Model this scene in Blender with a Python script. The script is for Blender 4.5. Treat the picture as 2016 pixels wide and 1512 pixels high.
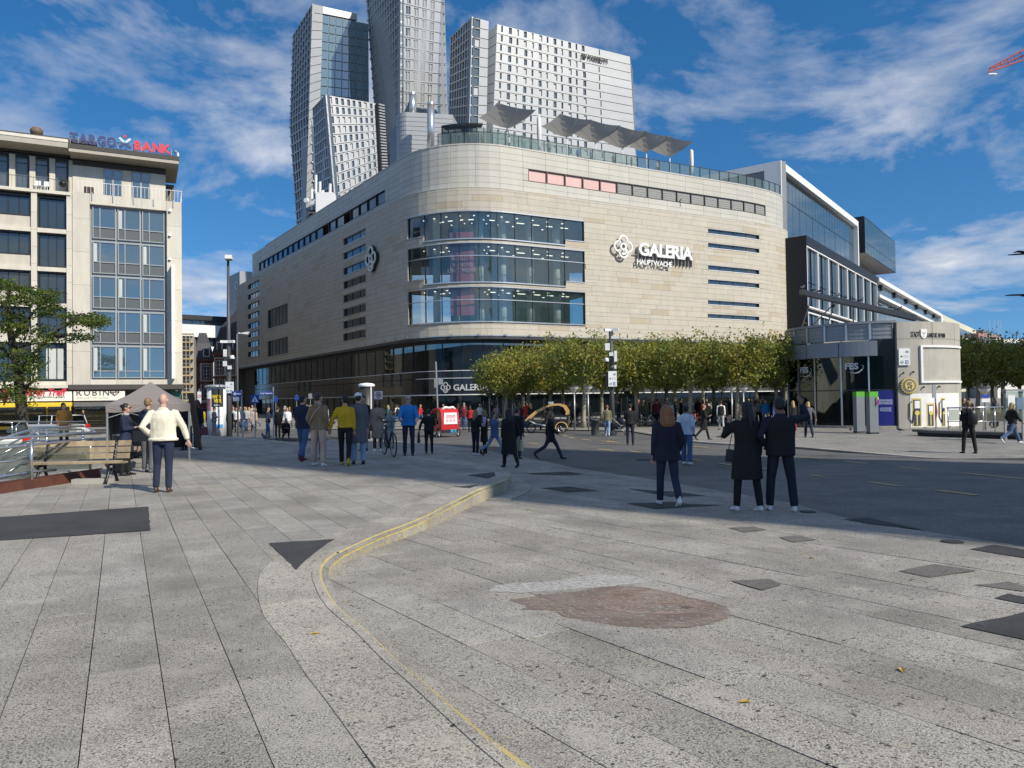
import bpy, bmesh, math, random
from mathutils import Vector, Matrix
R = random.Random(7)
rad = math.radians
SC = bpy.context.scene
for _o in list(bpy.data.objects): bpy.data.objects.remove(_o)
COL = SC.collection
# ---------------------------------------------------------------- camera
EYE, PITCH, ROLL, FPX = 1.62, rad(1.1), 0.014, 1456.0
FW = Vector((0, math.cos(PITCH), math.sin(PITCH)))
_r0, _u0 = Vector((1, 0, 0)), Vector((0, -math.sin(PITCH), math.cos(PITCH)))
RT = _r0 * math.cos(ROLL) - _u0 * math.sin(ROLL)
UP = _r0 * math.sin(ROLL) + _u0 * math.cos(ROLL)
CAMP = Vector((0, 0, EYE))
cd = bpy.data.cameras.new('camera'); cam = bpy.data.objects.new('camera', cd); COL.objects.link(cam)
cd.sensor_width = 36; cd.lens = 26; cd.clip_end = 3000; cd.clip_start = .05
cam.matrix_world = Matrix(((RT.x, UP.x, -FW.x, 0), (RT.y, UP.y, -FW.y, 0), (RT.z, UP.z, -FW.z, EYE), (0, 0, 0, 1)))
SC.camera = cam
# ---------------------------------------------------------------- light
SUNAZ = Vector((.76, -.65, 0)).normalized(); SUNEL = rad(37)
TOSUN = Vector((SUNAZ.x * math.cos(SUNEL), SUNAZ.y * math.cos(SUNEL), math.sin(SUNEL)))
sl = bpy.data.lights.new('sun', 'SUN'); sun = bpy.data.objects.new('sun', sl); COL.objects.link(sun)
sl.energy = 4.9; sl.angle = rad(.7); sl.color = (1, .925, .79)
sun.rotation_euler = TOSUN.to_track_quat('Z', 'Y').to_euler()
W = bpy.data.worlds.new('World'); SC.world = W; W.use_nodes = True
wn = W.node_tree.nodes; wl = W.node_tree.links; wn.clear()
def WN(t, **k):
 n = wn.new(t)
 for a, b in k.items(): setattr(n, a, b)
 return n
_out = WN('ShaderNodeOutputWorld'); _bg = WN('ShaderNodeBackground'); _sky = WN('ShaderNodeTexSky')
_sky.sky_type = 'NISHITA'; _sky.sun_disc = False; _sky.sun_elevation = SUNEL
_sky.sun_rotation = math.atan2(SUNAZ.x, SUNAZ.y); _sky.altitude = 100; _sky.air_density = 1.0; _sky.dust_density = .25; _sky.ozone_density = 1.6
_bg.inputs[1].default_value = .108
_tc = WN('ShaderNodeTexCoord'); _sep = WN('ShaderNodeSeparateXYZ'); wl.new(_tc.outputs['Generated'], _sep.inputs[0])
_mz = WN('ShaderNodeMath', operation='MAXIMUM'); wl.new(_sep.outputs[2], _mz.inputs[0]); _mz.inputs[1].default_value = 0.0
_az = WN('ShaderNodeMath', operation='ADD'); wl.new(_mz.outputs[0], _az.inputs[0]); _az.inputs[1].default_value = .16
_dv = []
for i in (0, 1):
 d = WN('ShaderNodeMath', operation='DIVIDE'); wl.new(_sep.outputs[i], d.inputs[0]); wl.new(_az.outputs[0], d.inputs[1]); _dv.append(d)
_cx = WN('ShaderNodeCombineXYZ'); wl.new(_dv[0].outputs[0], _cx.inputs[0]); wl.new(_dv[1].outputs[0], _cx.inputs[1]); _cx.inputs[2].default_value = 3.7
_n1 = WN('ShaderNodeTexNoise'); _n1.inputs['Scale'].default_value = 1.55; _n1.inputs['Detail'].default_value = 9; _n1.inputs['Roughness'].default_value = .6; _n1.inputs['Distortion'].default_value = .25
wl.new(_cx.outputs[0], _n1.inputs['Vector'])
_cr = WN('ShaderNodeValToRGB'); wl.new(_n1.outputs[0], _cr.inputs[0])
_e = _cr.color_ramp.elements; _e[0].position = .465; _e[0].color = (0, 0, 0, 1); _e[1].position = .70; _e[1].color = (.9, .9, .9, 1)
_e2 = _cr.color_ramp.elements.new(.56); _e2.color = (.40, .40, .40, 1)
_n2 = WN('ShaderNodeTexNoise'); _n2.inputs['Scale'].default_value = 4.0; _n2.inputs['Detail'].default_value = 5; wl.new(_cx.outputs[0], _n2.inputs['Vector'])
_cc = WN('ShaderNodeValToRGB'); wl.new(_n2.outputs[0], _cc.inputs[0])
_cc.color_ramp.elements[0].position = .35; _cc.color_ramp.elements[0].color = (4.9, 5.3, 6.2, 1)
_cc.color_ramp.elements[1].position = .65; _cc.color_ramp.elements[1].color = (8.2, 8.2, 8.4, 1)
_hs = WN('ShaderNodeHueSaturation'); _hs.inputs['Saturation'].default_value = 1.38; _hs.inputs['Value'].default_value = 1.3; wl.new(_sky.outputs[0], _hs.inputs['Color'])
_lift = WN('ShaderNodeVectorMath', operation='ADD'); wl.new(_tc.outputs['Generated'], _lift.inputs[0]); _lift.inputs[1].default_value = (0, 0, .16)
_nrm = WN('ShaderNodeVectorMath', operation='NORMALIZE'); wl.new(_lift.outputs[0], _nrm.inputs[0]); wl.new(_nrm.outputs[0], _sky.inputs[0])
_mx = WN('ShaderNodeMix', data_type='RGBA'); wl.new(_cr.outputs[0], _mx.inputs[0]); wl.new(_hs.outputs[0], _mx.inputs[6]); wl.new(_cc.outputs[0], _mx.inputs[7])
wl.new(_mx.outputs[2], _bg.inputs[0]); wl.new(_bg.outputs[0], _out.inputs[0])
vs = SC.view_settings; vs.view_transform = 'Standard'; vs.look = 'None'; vs.exposure = 0.0; vs.gamma = 1; vs.use_curve_mapping = False
SC.cycles.max_bounces = 7; SC.cycles.transparent_max_bounces = 10; SC.cycles.caustics_reflective = False; SC.cycles.caustics_refractive = False
SC.cycles.use_denoising = True; SC.cycles.sample_clamp_indirect = 6
# ---------------------------------------------------------------- pixel helpers (2016 x 1512 photograph)
def ray(px, py): return FW + RT * ((px - 1008) / FPX) + UP * ((756 - py) / FPX)
def at(px, py, Y):
 d = ray(px, py); return CAMP + d * (Y / d.y)
def at_z(px, py, z):
 d = ray(px, py); return CAMP + d * ((z - EYE) / d.z)
ROADZ = -.5
def z_low(y): return -min(max(.0205 * (y - 2.5), 0), .5)
def ground_low(px, py):
 z = -.3
 for _ in range(25):
  p = at_z(px, py, z); z = z_low(p.y)
 return at_z(px, py, z)
# ---------------------------------------------------------------- materials
MATS = {}
def lin(c):
 if isinstance(c, str):
  c = [int(c[i:i + 2], 16) / 255 for i in (0, 2, 4)]
  c = [x / 12.92 if x <= .04045 else ((x + .055) / 1.055) ** 2.4 for x in c]
 return (c[0], c[1], c[2], 1)
def nd(nt, t, **k):
 n = nt.nodes.new(t)
 for a, b in k.items(): setattr(n, a, b)
 return n
def mat(name, col, rough=.7, metal=0, spec=.5, var=.12, scale=3.0, bump=0, bscale=40, tint=False, emit=0, coat=0, detail=4, streak=0, col2=None):
 """principled material with fine noise variation in colour and relief"""
 if name in MATS: return MATS[name]
 m = bpy.data.materials.new(name); m.use_nodes = True; nt = m.node_tree
 b = nt.nodes['Principled BSDF']; c = lin(col)
 b.inputs['Roughness'].default_value = rough; b.inputs['Metallic'].default_value = metal
 b.inputs['Specular IOR Level'].default_value = spec; b.inputs['Coat Weight'].default_value = coat
 tc = nd(nt, 'ShaderNodeTexCoord'); out = None
 if var or col2:
  n = nd(nt, 'ShaderNodeTexNoise'); n.inputs['Scale'].default_value = scale; n.inputs['Detail'].default_value = detail; n.inputs['Roughness'].default_value = .65
  src = tc.outputs['Object']
  if streak:
   mp = nd(nt, 'ShaderNodeMapping'); mp.inputs['Scale'].default_value = (1, 1, streak); nt.links.new(src, mp.inputs[0]); src = mp.outputs[0]
  nt.links.new(src, n.inputs['Vector'])
  cr = nd(nt, 'ShaderNodeValToRGB'); nt.links.new(n.outputs[0], cr.inputs[0])
  c2 = lin(col2) if col2 else tuple(min(1, x * (1 + var)) for x in c[:3]) + (1,)
  c1 = c if col2 else tuple(x * (1 - var) for x in c[:3]) + (1,)
  cr.color_ramp.elements[0].position = .32; cr.color_ramp.elements[0].color = c1
  cr.color_ramp.elements[1].position = .68; cr.color_ramp.elements[1].color = c2
  out = cr.outputs[0]
 if tint:
  a = nd(nt, 'ShaderNodeAttribute', attribute_name='tint'); mx = nd(nt, 'ShaderNodeMix', data_type='RGBA', blend_type='MULTIPLY'); mx.inputs[0].default_value = 1
  if out: nt.links.new(out, mx.inputs[6])
  else: mx.inputs[6].default_value = c
  nt.links.new(a.outputs['Color'], mx.inputs[7]); out = mx.outputs[2]
 if tint: m['tinted'] = 1
 if out: nt.links.new(out, b.inputs['Base Color'])
 else: b.inputs['Base Color'].default_value = c
 if bump:
  n2 = nd(nt, 'ShaderNodeTexNoise'); n2.inputs['Scale'].default_value = bscale; n2.inputs['Detail'].default_value = 3; nt.links.new(tc.outputs['Object'], n2.inputs['Vector'])
  bp = nd(nt, 'ShaderNodeBump'); bp.inputs['Strength'].default_value = bump; bp.inputs['Distance'].default_value = .02
  nt.links.new(n2.outputs[0], bp.inputs['Height']); nt.links.new(bp.outputs[0], b.inputs['Normal'])
 if emit:
  b.inputs['Emission Color'].default_value = c; b.inputs['Emission Strength'].default_value = emit
 MATS[name] = m; return m
def glass(name, col=(.02, .03, .035), see=0.0, ior=1.9, rough=.02, wav=.0):
 """architectural glazing: a dark mirror-like pane, partly see-through where see > 0"""
 if name in MATS: return MATS[name]
 m = bpy.data.materials.new(name); m.use_nodes = True; nt = m.node_tree; nt.nodes.clear()
 o = nd(nt, 'ShaderNodeOutputMaterial'); g = nd(nt, 'ShaderNodeBsdfGlossy'); g.inputs['Roughness'].default_value = rough; g.inputs['Color'].default_value = (.86, .95, 1, 1)
 d = nd(nt, 'ShaderNodeBsdfDiffuse'); d.inputs[0].default_value = lin(col)
 fr = nd(nt, 'ShaderNodeFresnel'); fr.inputs[0].default_value = ior
 inner = d.outputs[0]
 if see:
  t = nd(nt, 'ShaderNodeBsdfTransparent'); t.inputs[0].default_value = (.80, .9, .88, 1); mi = nd(nt, 'ShaderNodeMixShader'); mi.inputs[0].default_value = see
  nt.links.new(d.outputs[0], mi.inputs[1]); nt.links.new(t.outputs[0], mi.inputs[2]); inner = mi.outputs[0]
 mx = nd(nt, 'ShaderNodeMixShader'); nt.links.new(fr.outputs[0], mx.inputs[0]); nt.links.new(inner, mx.inputs[1]); nt.links.new(g.outputs[0], mx.inputs[2])
 if wav:
  tc = nd(nt, 'ShaderNodeTexCoord'); n = nd(nt, 'ShaderNodeTexNoise'); n.inputs['Scale'].default_value = .7; nt.links.new(tc.outputs['Object'], n.inputs['Vector'])
  bp = nd(nt, 'ShaderNodeBump'); bp.inputs['Strength'].default_value = wav; bp.inputs['Distance'].default_value = .05
  nt.links.new(n.outputs[0], bp.inputs['Height']); nt.links.new(bp.outputs[0], g.inputs['Normal']); nt.links.new(bp.outputs[0], fr.inputs['Normal'])
 if see:
  ge = nd(nt, 'ShaderNodeNewGeometry'); tb = nd(nt, 'ShaderNodeBsdfTransparent'); mb_ = nd(nt, 'ShaderNodeMixShader'); nt.links.new(ge.outputs['Backfacing'], mb_.inputs[0]); nt.links.new(mx.outputs[0], mb_.inputs[1]); nt.links.new(tb.outputs[0], mb_.inputs[2]); mx = mb_
 nt.links.new(mx.outputs[0], o.inputs[0]); MATS[name] = m; return m
# ---------------------------------------------------------------- mesh builder
LOC = {}
class MB:
 def __init__(s): s.v = []; s.f = []; s.m = []; s.t = []
 def add(s, vs, fs, mi=0, tint=None):
  o = len(s.v); s.v += [tuple(p) for p in vs]
  for f in fs: s.f.append(tuple(i + o for i in f)); s.m.append(mi); s.t.append(tint)
  return s
 def par(s, o, a, b, c, mi=0, tint=None):
  o, a, b, c = Vector(o), Vector(a), Vector(b), Vector(c)
  vs = [o, o + a, o + a + b, o + b, o + c, o + a + c, o + a + b + c, o + b + c]
  if a.cross(b).dot(c) < 0: fs = [(0, 1, 2, 3), (4, 7, 6, 5), (0, 4, 5, 1), (1, 5, 6, 2), (2, 6, 7, 3), (3, 7, 4, 0)]
  else: fs = [(3, 2, 1, 0), (5, 6, 7, 4), (1, 5, 4, 0), (2, 6, 5, 1), (3, 7, 6, 2), (0, 4, 7, 3)]
  return s.add(vs, fs, mi, tint)
 def box(s, x0, x1, y0, y1, z0, z1, mi=0): return s.par((x0, y0, z0), (x1 - x0, 0, 0), (0, y1 - y0, 0), (0, 0, z1 - z0), mi)
 def cbox(s, c, sx, sy, sz, rz=0, mi=0):
  cs, sn = math.cos(rz), math.sin(rz); a = Vector((cs * sx, sn * sx, 0)); b = Vector((-sn * sy, cs * sy, 0)); u = Vector((0, 0, sz))
  return s.par(Vector(c) - a / 2 - b / 2 - u / 2, a, b, u, mi)
 def ring(s, c, ax, ay, n): return [c + ax * math.cos(2 * math.pi * i / n) + ay * math.sin(2 * math.pi * i / n) for i in range(n)]
 def cyl(s, p0, p1, r0, r1=None, n=12, mi=0, caps=True):
  return s.tube([p0, p1], [r0, r0 if r1 is None else r1], n, mi, caps)
 def tube(s, pts, r, n=8, mi=0, caps=True, hint=None):
  pts = [Vector(p) for p in pts]; k = len(pts)
  rs = r if isinstance(r, (list, tuple)) else [r] * k
  rows = []; h = Vector(hint) if hint else None
  for i, p in enumerate(pts):
   d = (pts[min(i + 1, k - 1)] - pts[max(i - 1, 0)])
   d = d.normalized() if d.length > 1e-9 else Vector((0, 0, 1))
   if h is None: h = Vector((1, 0, 0)) if abs(d.x) < .8 else Vector((0, 1, 0))
   a = (h - d * h.dot(d)).normalized(); b = d.cross(a); h = a
   q = rs[i]; q = q if isinstance(q, (list, tuple)) else (q, q)
   rows.append(s.ring(p, a * q[0], b * q[1], n))
  vs = [v for row in rows for v in row]; fs = []
  for i in range(k - 1):
   for j in range(n):
    j2 = (j + 1) % n; fs.append((i * n + j, i * n + j2, (i + 1) * n + j2, (i + 1) * n + j))
  if caps: fs += [tuple(range(n - 1, -1, -1)), tuple(range((k - 1) * n, k * n))]
  return s.add(vs, fs, mi)
 def lathe(s, c, prof, n=20, mi=0, a0=0, a1=2 * math.pi):
  full = abs(a1 - a0 - 2 * math.pi) < 1e-6; m = n if full else n + 1; c = Vector(c)
  vs = [c + Vector((r * math.cos(a0 + (a1 - a0) * j / n), r * math.sin(a0 + (a1 - a0) * j / n), z)) for r, z in prof for j in range(m)]
  fs = []
  for i in range(len(prof) - 1):
   for j in range(n):
    j2 = (j + 1) % m; fs.append((i * m + j, i * m + j2, (i + 1) * m + j2, (i + 1) * m + j))
  return s.add(vs, fs, mi)
 def ball(s, c, rx, ry=None, rz=None, n=10, mi=0, rot=None):
  ry = rx if ry is None else ry; rz = rx if rz is None else rz; c = Vector(c); vs = []; h = max(n // 2, 3)
  for i in range(1, h):
   t = math.pi * i / h
   for j in range(n):
    v = Vector((rx * math.sin(t) * math.cos(2 * math.pi * j / n), ry * math.sin(t) * math.sin(2 * math.pi * j / n), rz * math.cos(t)))
    vs.append(c + (rot @ v if rot else v))
  fs = [(i * n + j, (i + 1) * n + j, (i + 1) * n + (j + 1) % n, i * n + (j + 1) % n) for i in range(h - 2) for j in range(n)]
  t = Vector((0, 0, rz)); vs += [c + (rot @ t if rot else t), c - (rot @ t if rot else t)]; k = len(vs)
  fs += [(k - 2, j, (j + 1) % n) for j in range(n)] + [(k - 1, (h - 2) * n + (j + 1) % n, (h - 2) * n + j) for j in range(n)]
  return s.add(vs, fs, mi)
 def prism(s, poly, off, mi=0, tint=None):
  """poly: list of 3d points counter-clockwise seen against off; extruded by off"""
  off = Vector(off); k = len(poly); vs = [Vector(p) for p in poly] + [Vector(p) + off for p in poly]
  nn = sum(((vs[i].cross(vs[(i + 1) % k])) for i in range(k)), Vector())
  idx = list(range(k))
  if nn.dot(off) < 0: idx.reverse()
  fs = [tuple(reversed(idx)), tuple(i + k for i in idx)] + [(idx[i], idx[(i + 1) % k], idx[(i + 1) % k] + k, idx[i] + k) for i in range(k)]
  return s.add(vs, fs, mi, tint)
 def mesh(s, name, mats, o=(0, 0, 0), smooth=False):
  me = bpy.data.meshes.new(name); ox, oy, oz = o
  me.from_pydata([(x - ox, y - oy, z - oz) for x, y, z in s.v], [], s.f)
  for m in (mats if isinstance(mats, (list, tuple)) else [mats]): me.materials.append(m)
  if any(s.m): me.polygons.foreach_set('material_index', s.m)
  if smooth: me.polygons.foreach_set('use_smooth', [True] * len(s.f))
  if any(t is not None for t in s.t) or any(m.get('tinted') for m in me.materials):
   at_ = me.color_attributes.new('tint', 'FLOAT_COLOR', 'CORNER'); buf = []
   for f, t in zip(s.f, s.t):
    c = (1, 1, 1) if t is None else ((t, t, t) if isinstance(t, float) else t)
    buf += [c[0], c[1], c[2], 1] * len(f)
   at_.data.foreach_set('color', buf)
  return me
 def build(s, name, mats, parent=None, smooth=False, loc=None):
  if parent is not None: o = LOC[parent.name]
  else: o = tuple(loc) if loc is not None else (0, 0, 0)
  ob = bpy.data.objects.new(name, s.mesh(name, mats, o, smooth)); COL.objects.link(ob)
  if parent is not None: ob.parent = parent
  else: ob.location = o
  LOC[ob.name] = o; return ob
def tag(o, label=None, cat=None, group=None, kind=None):
 for k, v in (('label', label), ('category', cat), ('group', group), ('kind', kind)):
  if v: o[k] = v
 return o
def thing(name, label, cat, loc=(0, 0, 0), group=None, rz=0):
 o = bpy.data.objects.new(name, None); COL.objects.link(o); o.location = loc; o.rotation_euler = (0, 0, rz); o.empty_display_size = .3
 LOC[o.name] = tuple(loc) if not rz else (0, 0, 0)
 return tag(o, label, cat, group)
def proto(name):
 """thing built around its own origin, to be placed and copied later"""
 o = bpy.data.objects.new(name, None); COL.objects.link(o); LOC[o.name] = (0, 0, 0); return o
def kids(o): return [c for c in bpy.data.objects if c.parent == o]
def copy_tree(o, parent=None, ch=None):
 c = o.copy(); COL.objects.link(c); LOC[c.name] = LOC.get(o.name, (0, 0, 0))
 if parent is not None: c.parent = parent
 for k in (ch if ch is not None else o.children): copy_tree(k, c)
 return c
def place(o, loc, rz=0, sc=1, label=None, cat=None, group=None):
 o.location = loc; o.rotation_euler = (0, 0, rz); o.scale = (sc,) * 3 if not isinstance(sc, tuple) else sc
 return tag(o, label, cat, group)
# ---------------------------------------------------------------- facade frame, tilted patch, lettering
class FC:
 """vertical wall plane through two plan points; a runs along it, d is outward (towards the camera side)"""
 def __init__(s, p0, p1):
  s.o = Vector((p0[0], p0[1], 0)); e = Vector((p1[0] - p0[0], p1[1] - p0[1], 0)); s.len = e.length; s.u = e.normalized()
  s.n = Vector((s.u.y, -s.u.x, 0))
 def pt(s, a, z, d=0): return s.o + s.u * a + s.n * d + Vector((0, 0, z))
 def px(s, x, y, d=0):
  r = ray(x, y); o = s.o + s.n * d; t = (o - CAMP).dot(s.n) / r.dot(s.n); p = CAMP + r * t
  return (p - o).dot(s.u), p.z
 def box(s, mb, a0, a1, z0, z1, d0, d1, mi=0, tint=None):
  return mb.par(s.pt(a0, z0, d0), s.u * (a1 - a0), s.n * (d1 - d0), (0, 0, z1 - z0), mi, tint)
 def fr(s): return s.o, s.u, Vector((0, 0, 1)), s.n
def frame(F, mb, a0, a1, z0, z1, w, d0, d1, mi=0, bottom=True):
 F.box(mb, a0, a1, z1 - w, z1, d0, d1, mi)
 if bottom: F.box(mb, a0, a1, z0, z0 + w, d0, d1, mi)
 zb = z0 + w if bottom else z0
 F.box(mb, a0, a0 + w, zb, z1 - w, d0, d1, mi); F.box(mb, a1 - w, a1, zb, z1 - w, d0, d1, mi)
class Patch:
 def __init__(s, tl, tr, br, bl):
  s.c = [Vector(p) for p in (tl, tr, br, bl)]; s.n = (s.c[1] - s.c[0]).cross(s.c[3] - s.c[0]).normalized() * -1
  if s.n.dot(CAMP - s.c[0]) < 0 and False: s.n = -s.n
 def pt(s, a, b, d=0):
  t = s.c[0].lerp(s.c[1], a); q = s.c[3].lerp(s.c[2], a); return t.lerp(q, b) + s.n * d
 def slab(s, mb, a0, a1, b0, b1, d0, d1, mi=0, tint=None, skew=0):
  return mb.prism([s.pt(a0, b0, d0), s.pt(a1, b0, d0), s.pt(a1 + skew, b1, d0), s.pt(a0 + skew, b1, d0)], s.n * (d1 - d0), mi, tint)
_TXT = {}
def text_geo(txt, bold=0.0, ext=.08, res=3, shear=0, space=1.0):
 k = (txt, bold, ext, res, shear, space)
 if k in _TXT: return _TXT[k]
 c = bpy.data.curves.new('t', 'FONT'); c.body = txt; c.size = 1; c.extrude = ext / 2; c.offset = bold; c.resolution_u = res; c.shear = shear; c.space_character = space
 o = bpy.data.objects.new('t', c)
 me = o.to_mesh()
 g = ([v.co.copy() for v in me.vertices], [tuple(p.vertices) for p in me.polygons])
 bpy.data.objects.remove(o); bpy.data.curves.remove(c); _TXT[k] = g; return g
def text_on(mb, txt, O, U, V, N, width=None, height=None, bold=0.0, ext=.08, mi=0, shear=0, space=1.0, center=False):
 """lettering fitted into a width x height rectangle whose lower-left corner is O"""
 vs, fs = text_geo(txt, bold, ext, 3, shear, space)
 if not vs: return
 x0 = min(v.x for v in vs); x1 = max(v.x for v in vs); y0 = min(v.y for v in vs); y1 = max(v.y for v in vs)
 if height is None: k = width / (x1 - x0); sx = sy = k
 else:
  sy = height / (y1 - y0); sx = width / (x1 - x0) if width else sy
 O = Vector(O)
 if center: O = O - U * ((x1 - x0) * sx / 2) - V * ((y1 - y0) * sy / 2)
 mb.add([O + U * ((v.x - x0) * sx) + V * ((v.y - y0) * sy) + N * (v.z * sy) for v in vs], fs, mi)
def arc_pts(c, r, a0, a1, n): return [(c[0] + r * math.cos(a0 + (a1 - a0) * i / n), c[1] + r * math.sin(a0 + (a1 - a0) * i / n)) for i in range(n + 1)]
def flat_ring(mb, O, U, V, N, pts, w, t, mi=0, closed=False):
 """ribbon of width w and thickness t along 2d points in the U,V plane"""
 k = len(pts); L = []; Rr = []
 for i in range(k):
  p, q = (pts[(i - 1) % k], pts[(i + 1) % k]) if closed else (pts[max(i - 1, 0)], pts[min(i + 1, k - 1)])
  dx, dy = q[0] - p[0], q[1] - p[1]; l = math.hypot(dx, dy) or 1
  nx, ny = -dy / l, dx / l; L.append((pts[i][0] + nx * w / 2, pts[i][1] + ny * w / 2)); Rr.append((pts[i][0] - nx * w / 2, pts[i][1] - ny * w / 2))
 f = lambda p, d: Vector(O) + U * p[0] + V * p[1] + N * d
 for i in range(k if closed else k - 1):
  j = (i + 1) % k
  q = [f(Rr[i], 0), f(Rr[j], 0), f(L[j], 0), f(L[i], 0)]; mb.prism(q, N * t, mi)
def clip_poly(sub, a, b):
 """keep the part of 2d polygon sub left of the directed line a->b"""
 out = []; k = len(sub)
 f = lambda p: (b[0] - a[0]) * (p[1] - a[1]) - (b[1] - a[1]) * (p[0] - a[0])
 for i in range(k):
  p, q = sub[i], sub[(i + 1) % k]; fp, fq = f(p), f(q)
  if fp >= 0: out.append(p)
  if (fp >= 0) != (fq >= 0):
   t = fp / (fp - fq); out.append((p[0] + (q[0] - p[0]) * t, p[1] + (q[1] - p[1]) * t))
 return out
def inside(p, poly):
 c = False; k = len(poly)
 for i in range(k):
  a, b = poly[i], poly[i - 1]
  if (a[1] > p[1]) != (b[1] > p[1]) and p[0] < (b[0] - a[0]) * (p[1] - a[1]) / (b[1] - a[1]) + a[0]: c = not c
 return c
# ================================================================ ground
def m_slab(name, base, dark, light, tint=True, s=1.0, wear=None):
 """exposed-aggregate concrete: pale and dark chips in a grey matrix, slow dirt patches"""
 m = bpy.data.materials.new(name); m.use_nodes = True; nt = m.node_tree; b = nt.nodes['Principled BSDF']; b.inputs['Roughness'].default_value = .8; b.inputs['Specular IOR Level'].default_value = .3
 tc = nd(nt, 'ShaderNodeTexCoord'); cur = None
 def noise(sc, det, lo, hi, ro=.6):
  n = nd(nt, 'ShaderNodeTexNoise'); n.inputs['Scale'].default_value = sc; n.inputs['Detail'].default_value = det; n.inputs['Roughness'].default_value = ro; nt.links.new(tc.outputs['Object'], n.inputs['Vector'])
  r = nd(nt, 'ShaderNodeMapRange'); r.inputs[1].default_value = lo; r.inputs[2].default_value = hi; nt.links.new(n.outputs[0], r.inputs[0]); return r.outputs[0]
 def mixc(f, c, k=1.0, blend='MIX'):
  nonlocal cur
  x = nd(nt, 'ShaderNodeMix', data_type='RGBA', blend_type=blend)
  mm = nd(nt, 'ShaderNodeMath', operation='MULTIPLY'); nt.links.new(f, mm.inputs[0]); mm.inputs[1].default_value = k; nt.links.new(mm.outputs[0], x.inputs[0])
  if cur is None: x.inputs[6].default_value = lin(base)
  else: nt.links.new(cur, x.inputs[6])
  x.inputs[7].default_value = lin(c); cur = x.outputs[2]
 mixc(noise(1.1, 5, .38, .68), tuple(x * .70 for x in lin(base)[:3]), .8)
 mixc(noise(120 * s, 3, .52, .60), light, .9)
 mixc(noise(95 * s, 3, .53, .585), dark, .92)
 mixc(noise(34 * s, 4, .58, .64), dark, .6); mixc(noise(3.2, 5, .52, .7), tuple(x * 1.18 for x in lin(base)[:3]), .6)
 mixc(noise(17 * s, 2, .67, .69), (.025, .025, .028), .85)
 mixc(noise(.55, 4, .48, .7), tuple(x * .42 for x in lin(base)[:3]), .55); mixc(noise(6, 2, .74, .75), tuple(x * .3 for x in lin(base)[:3]), .6)
 if wear: mixc(noise(*wear[1:5]), wear[0], wear[5])
 if tint:
  a = nd(nt, 'ShaderNodeAttribute', attribute_name='tint'); x = nd(nt, 'ShaderNodeMix', data_type='RGBA', blend_type='MULTIPLY'); x.inputs[0].default_value = 1
  nt.links.new(cur, x.inputs[6]); nt.links.new(a.outputs['Color'], x.inputs[7]); cur = x.outputs[2]
 nt.links.new(cur, b.inputs['Base Color'])
 n2 = nd(nt, 'ShaderNodeTexNoise'); n2.inputs['Scale'].default_value = 110 * s; n2.inputs['Detail'].default_value = 2; nt.links.new(tc.outputs['Object'], n2.inputs['Vector'])
 bp = nd(nt, 'ShaderNodeBump'); bp.inputs['Strength'].default_value = .5; bp.inputs['Distance'].default_value = .004; nt.links.new(n2.outputs[0], bp.inputs['Height']); nt.links.new(bp.outputs[0], b.inputs['Normal'])
 m['tinted'] = int(tint); MATS[name] = m; return m
M_SLAB = m_slab('paving_slab', (.375, .352, .308), (.08, .072, .07), (.57, .545, .49))
M_BORD = m_slab('border_slab', (.425, .395, .335), (.12, .11, .095), (.58, .55, .49))
M_KERB = m_slab('kerb_yellow', (.40, .38, .33), (.14, .13, .11), (.5, .48, .44), True, 1, ((.45, .35, .12), 8, 8, .50, .62, .58))
M_KERB2 = m_slab('kerb_yellow_edge', (.46, .40, .27), (.2, .17, .1), (.55, .5, .36), True, 1, ((.52, .40, .10), 6, 8, .36, .54, .8))
M_JOINT = mat('joint_dirt', (.035, .033, .03), .95, var=.4, scale=8)
M_ASPH = m_slab('asphalt', (.135, .131, .125), (.045, .045, .045), (.24, .235, .23), False, .8)
M_ASPH2 = m_slab('asphalt_lighter', (.185, .177, .166), (.05, .05, .048), (.26, .25, .24), False, .8)
M_PATCH = m_slab('asphalt_patch', (.062, .062, .063), (.035, .035, .035), (.085, .085, .085), False, 1)
M_PALE = m_slab('pale_paving', (.30, .288, .262), (.10, .097, .09), (.42, .40, .37), False, .6)
M_YEL = mat('lane_paint_yellow', (.46, .34, .16), .75, var=.35, scale=9)
def crom(pts, step=.25):
 out = []; k = len(pts)
 for i in range(k - 1):
  p0, p1, p2, p3 = pts[max(i - 1, 0)], pts[i], pts[i + 1], pts[min(i + 2, k - 1)]
  n = max(1, int(math.dist(p1, p2) / step))
  for j in range(n):
   t = j / n
   out.append(tuple(.5 * (2 * p1[c] + (p2[c] - p0[c]) * t + (2 * p0[c] - 5 * p1[c] + 4 * p2[c] - p3[c]) * t * t + (3 * p1[c] - p0[c] - 3 * p2[c] + p3[c]) * t ** 3) for c in (0, 1)))
 out.append(tuple(pts[-1])); return out
KPX = [(1060, 1506), (993, 1455), (927, 1400), (851, 1335), (802, 1296), (737, 1236), (682, 1193), (657, 1157), (646, 1127), (655, 1105), (676, 1089), (715, 1070), (758, 1051), (829, 1024), (906, 985), (949, 964), (990, 949), (1006, 938), (1000, 928), (973, 916), (900, 906), (822, 898), (700, 885), (560, 869), (400, 857)]
KP = [(3.2, -1.2), (1.6, 1.4), (.55, 2.75)] + [tuple(at_z(x, y, 0).xy) for x, y in KPX] + [(-30, 47), (-60, 60)]
KERB = crom(KP, .22)
PLAZA = KERB + [(-60, -6), (3.2, -6)]
def ground(px, py):
 p = at_z(px, py, 0)
 if p.y > 0 and inside((p.x, p.y), PLAZA): return p
 return ground_low(px, py)
def gz(x, y): return 0.0 if inside((x, y), PLAZA) else z_low(y)
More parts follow.
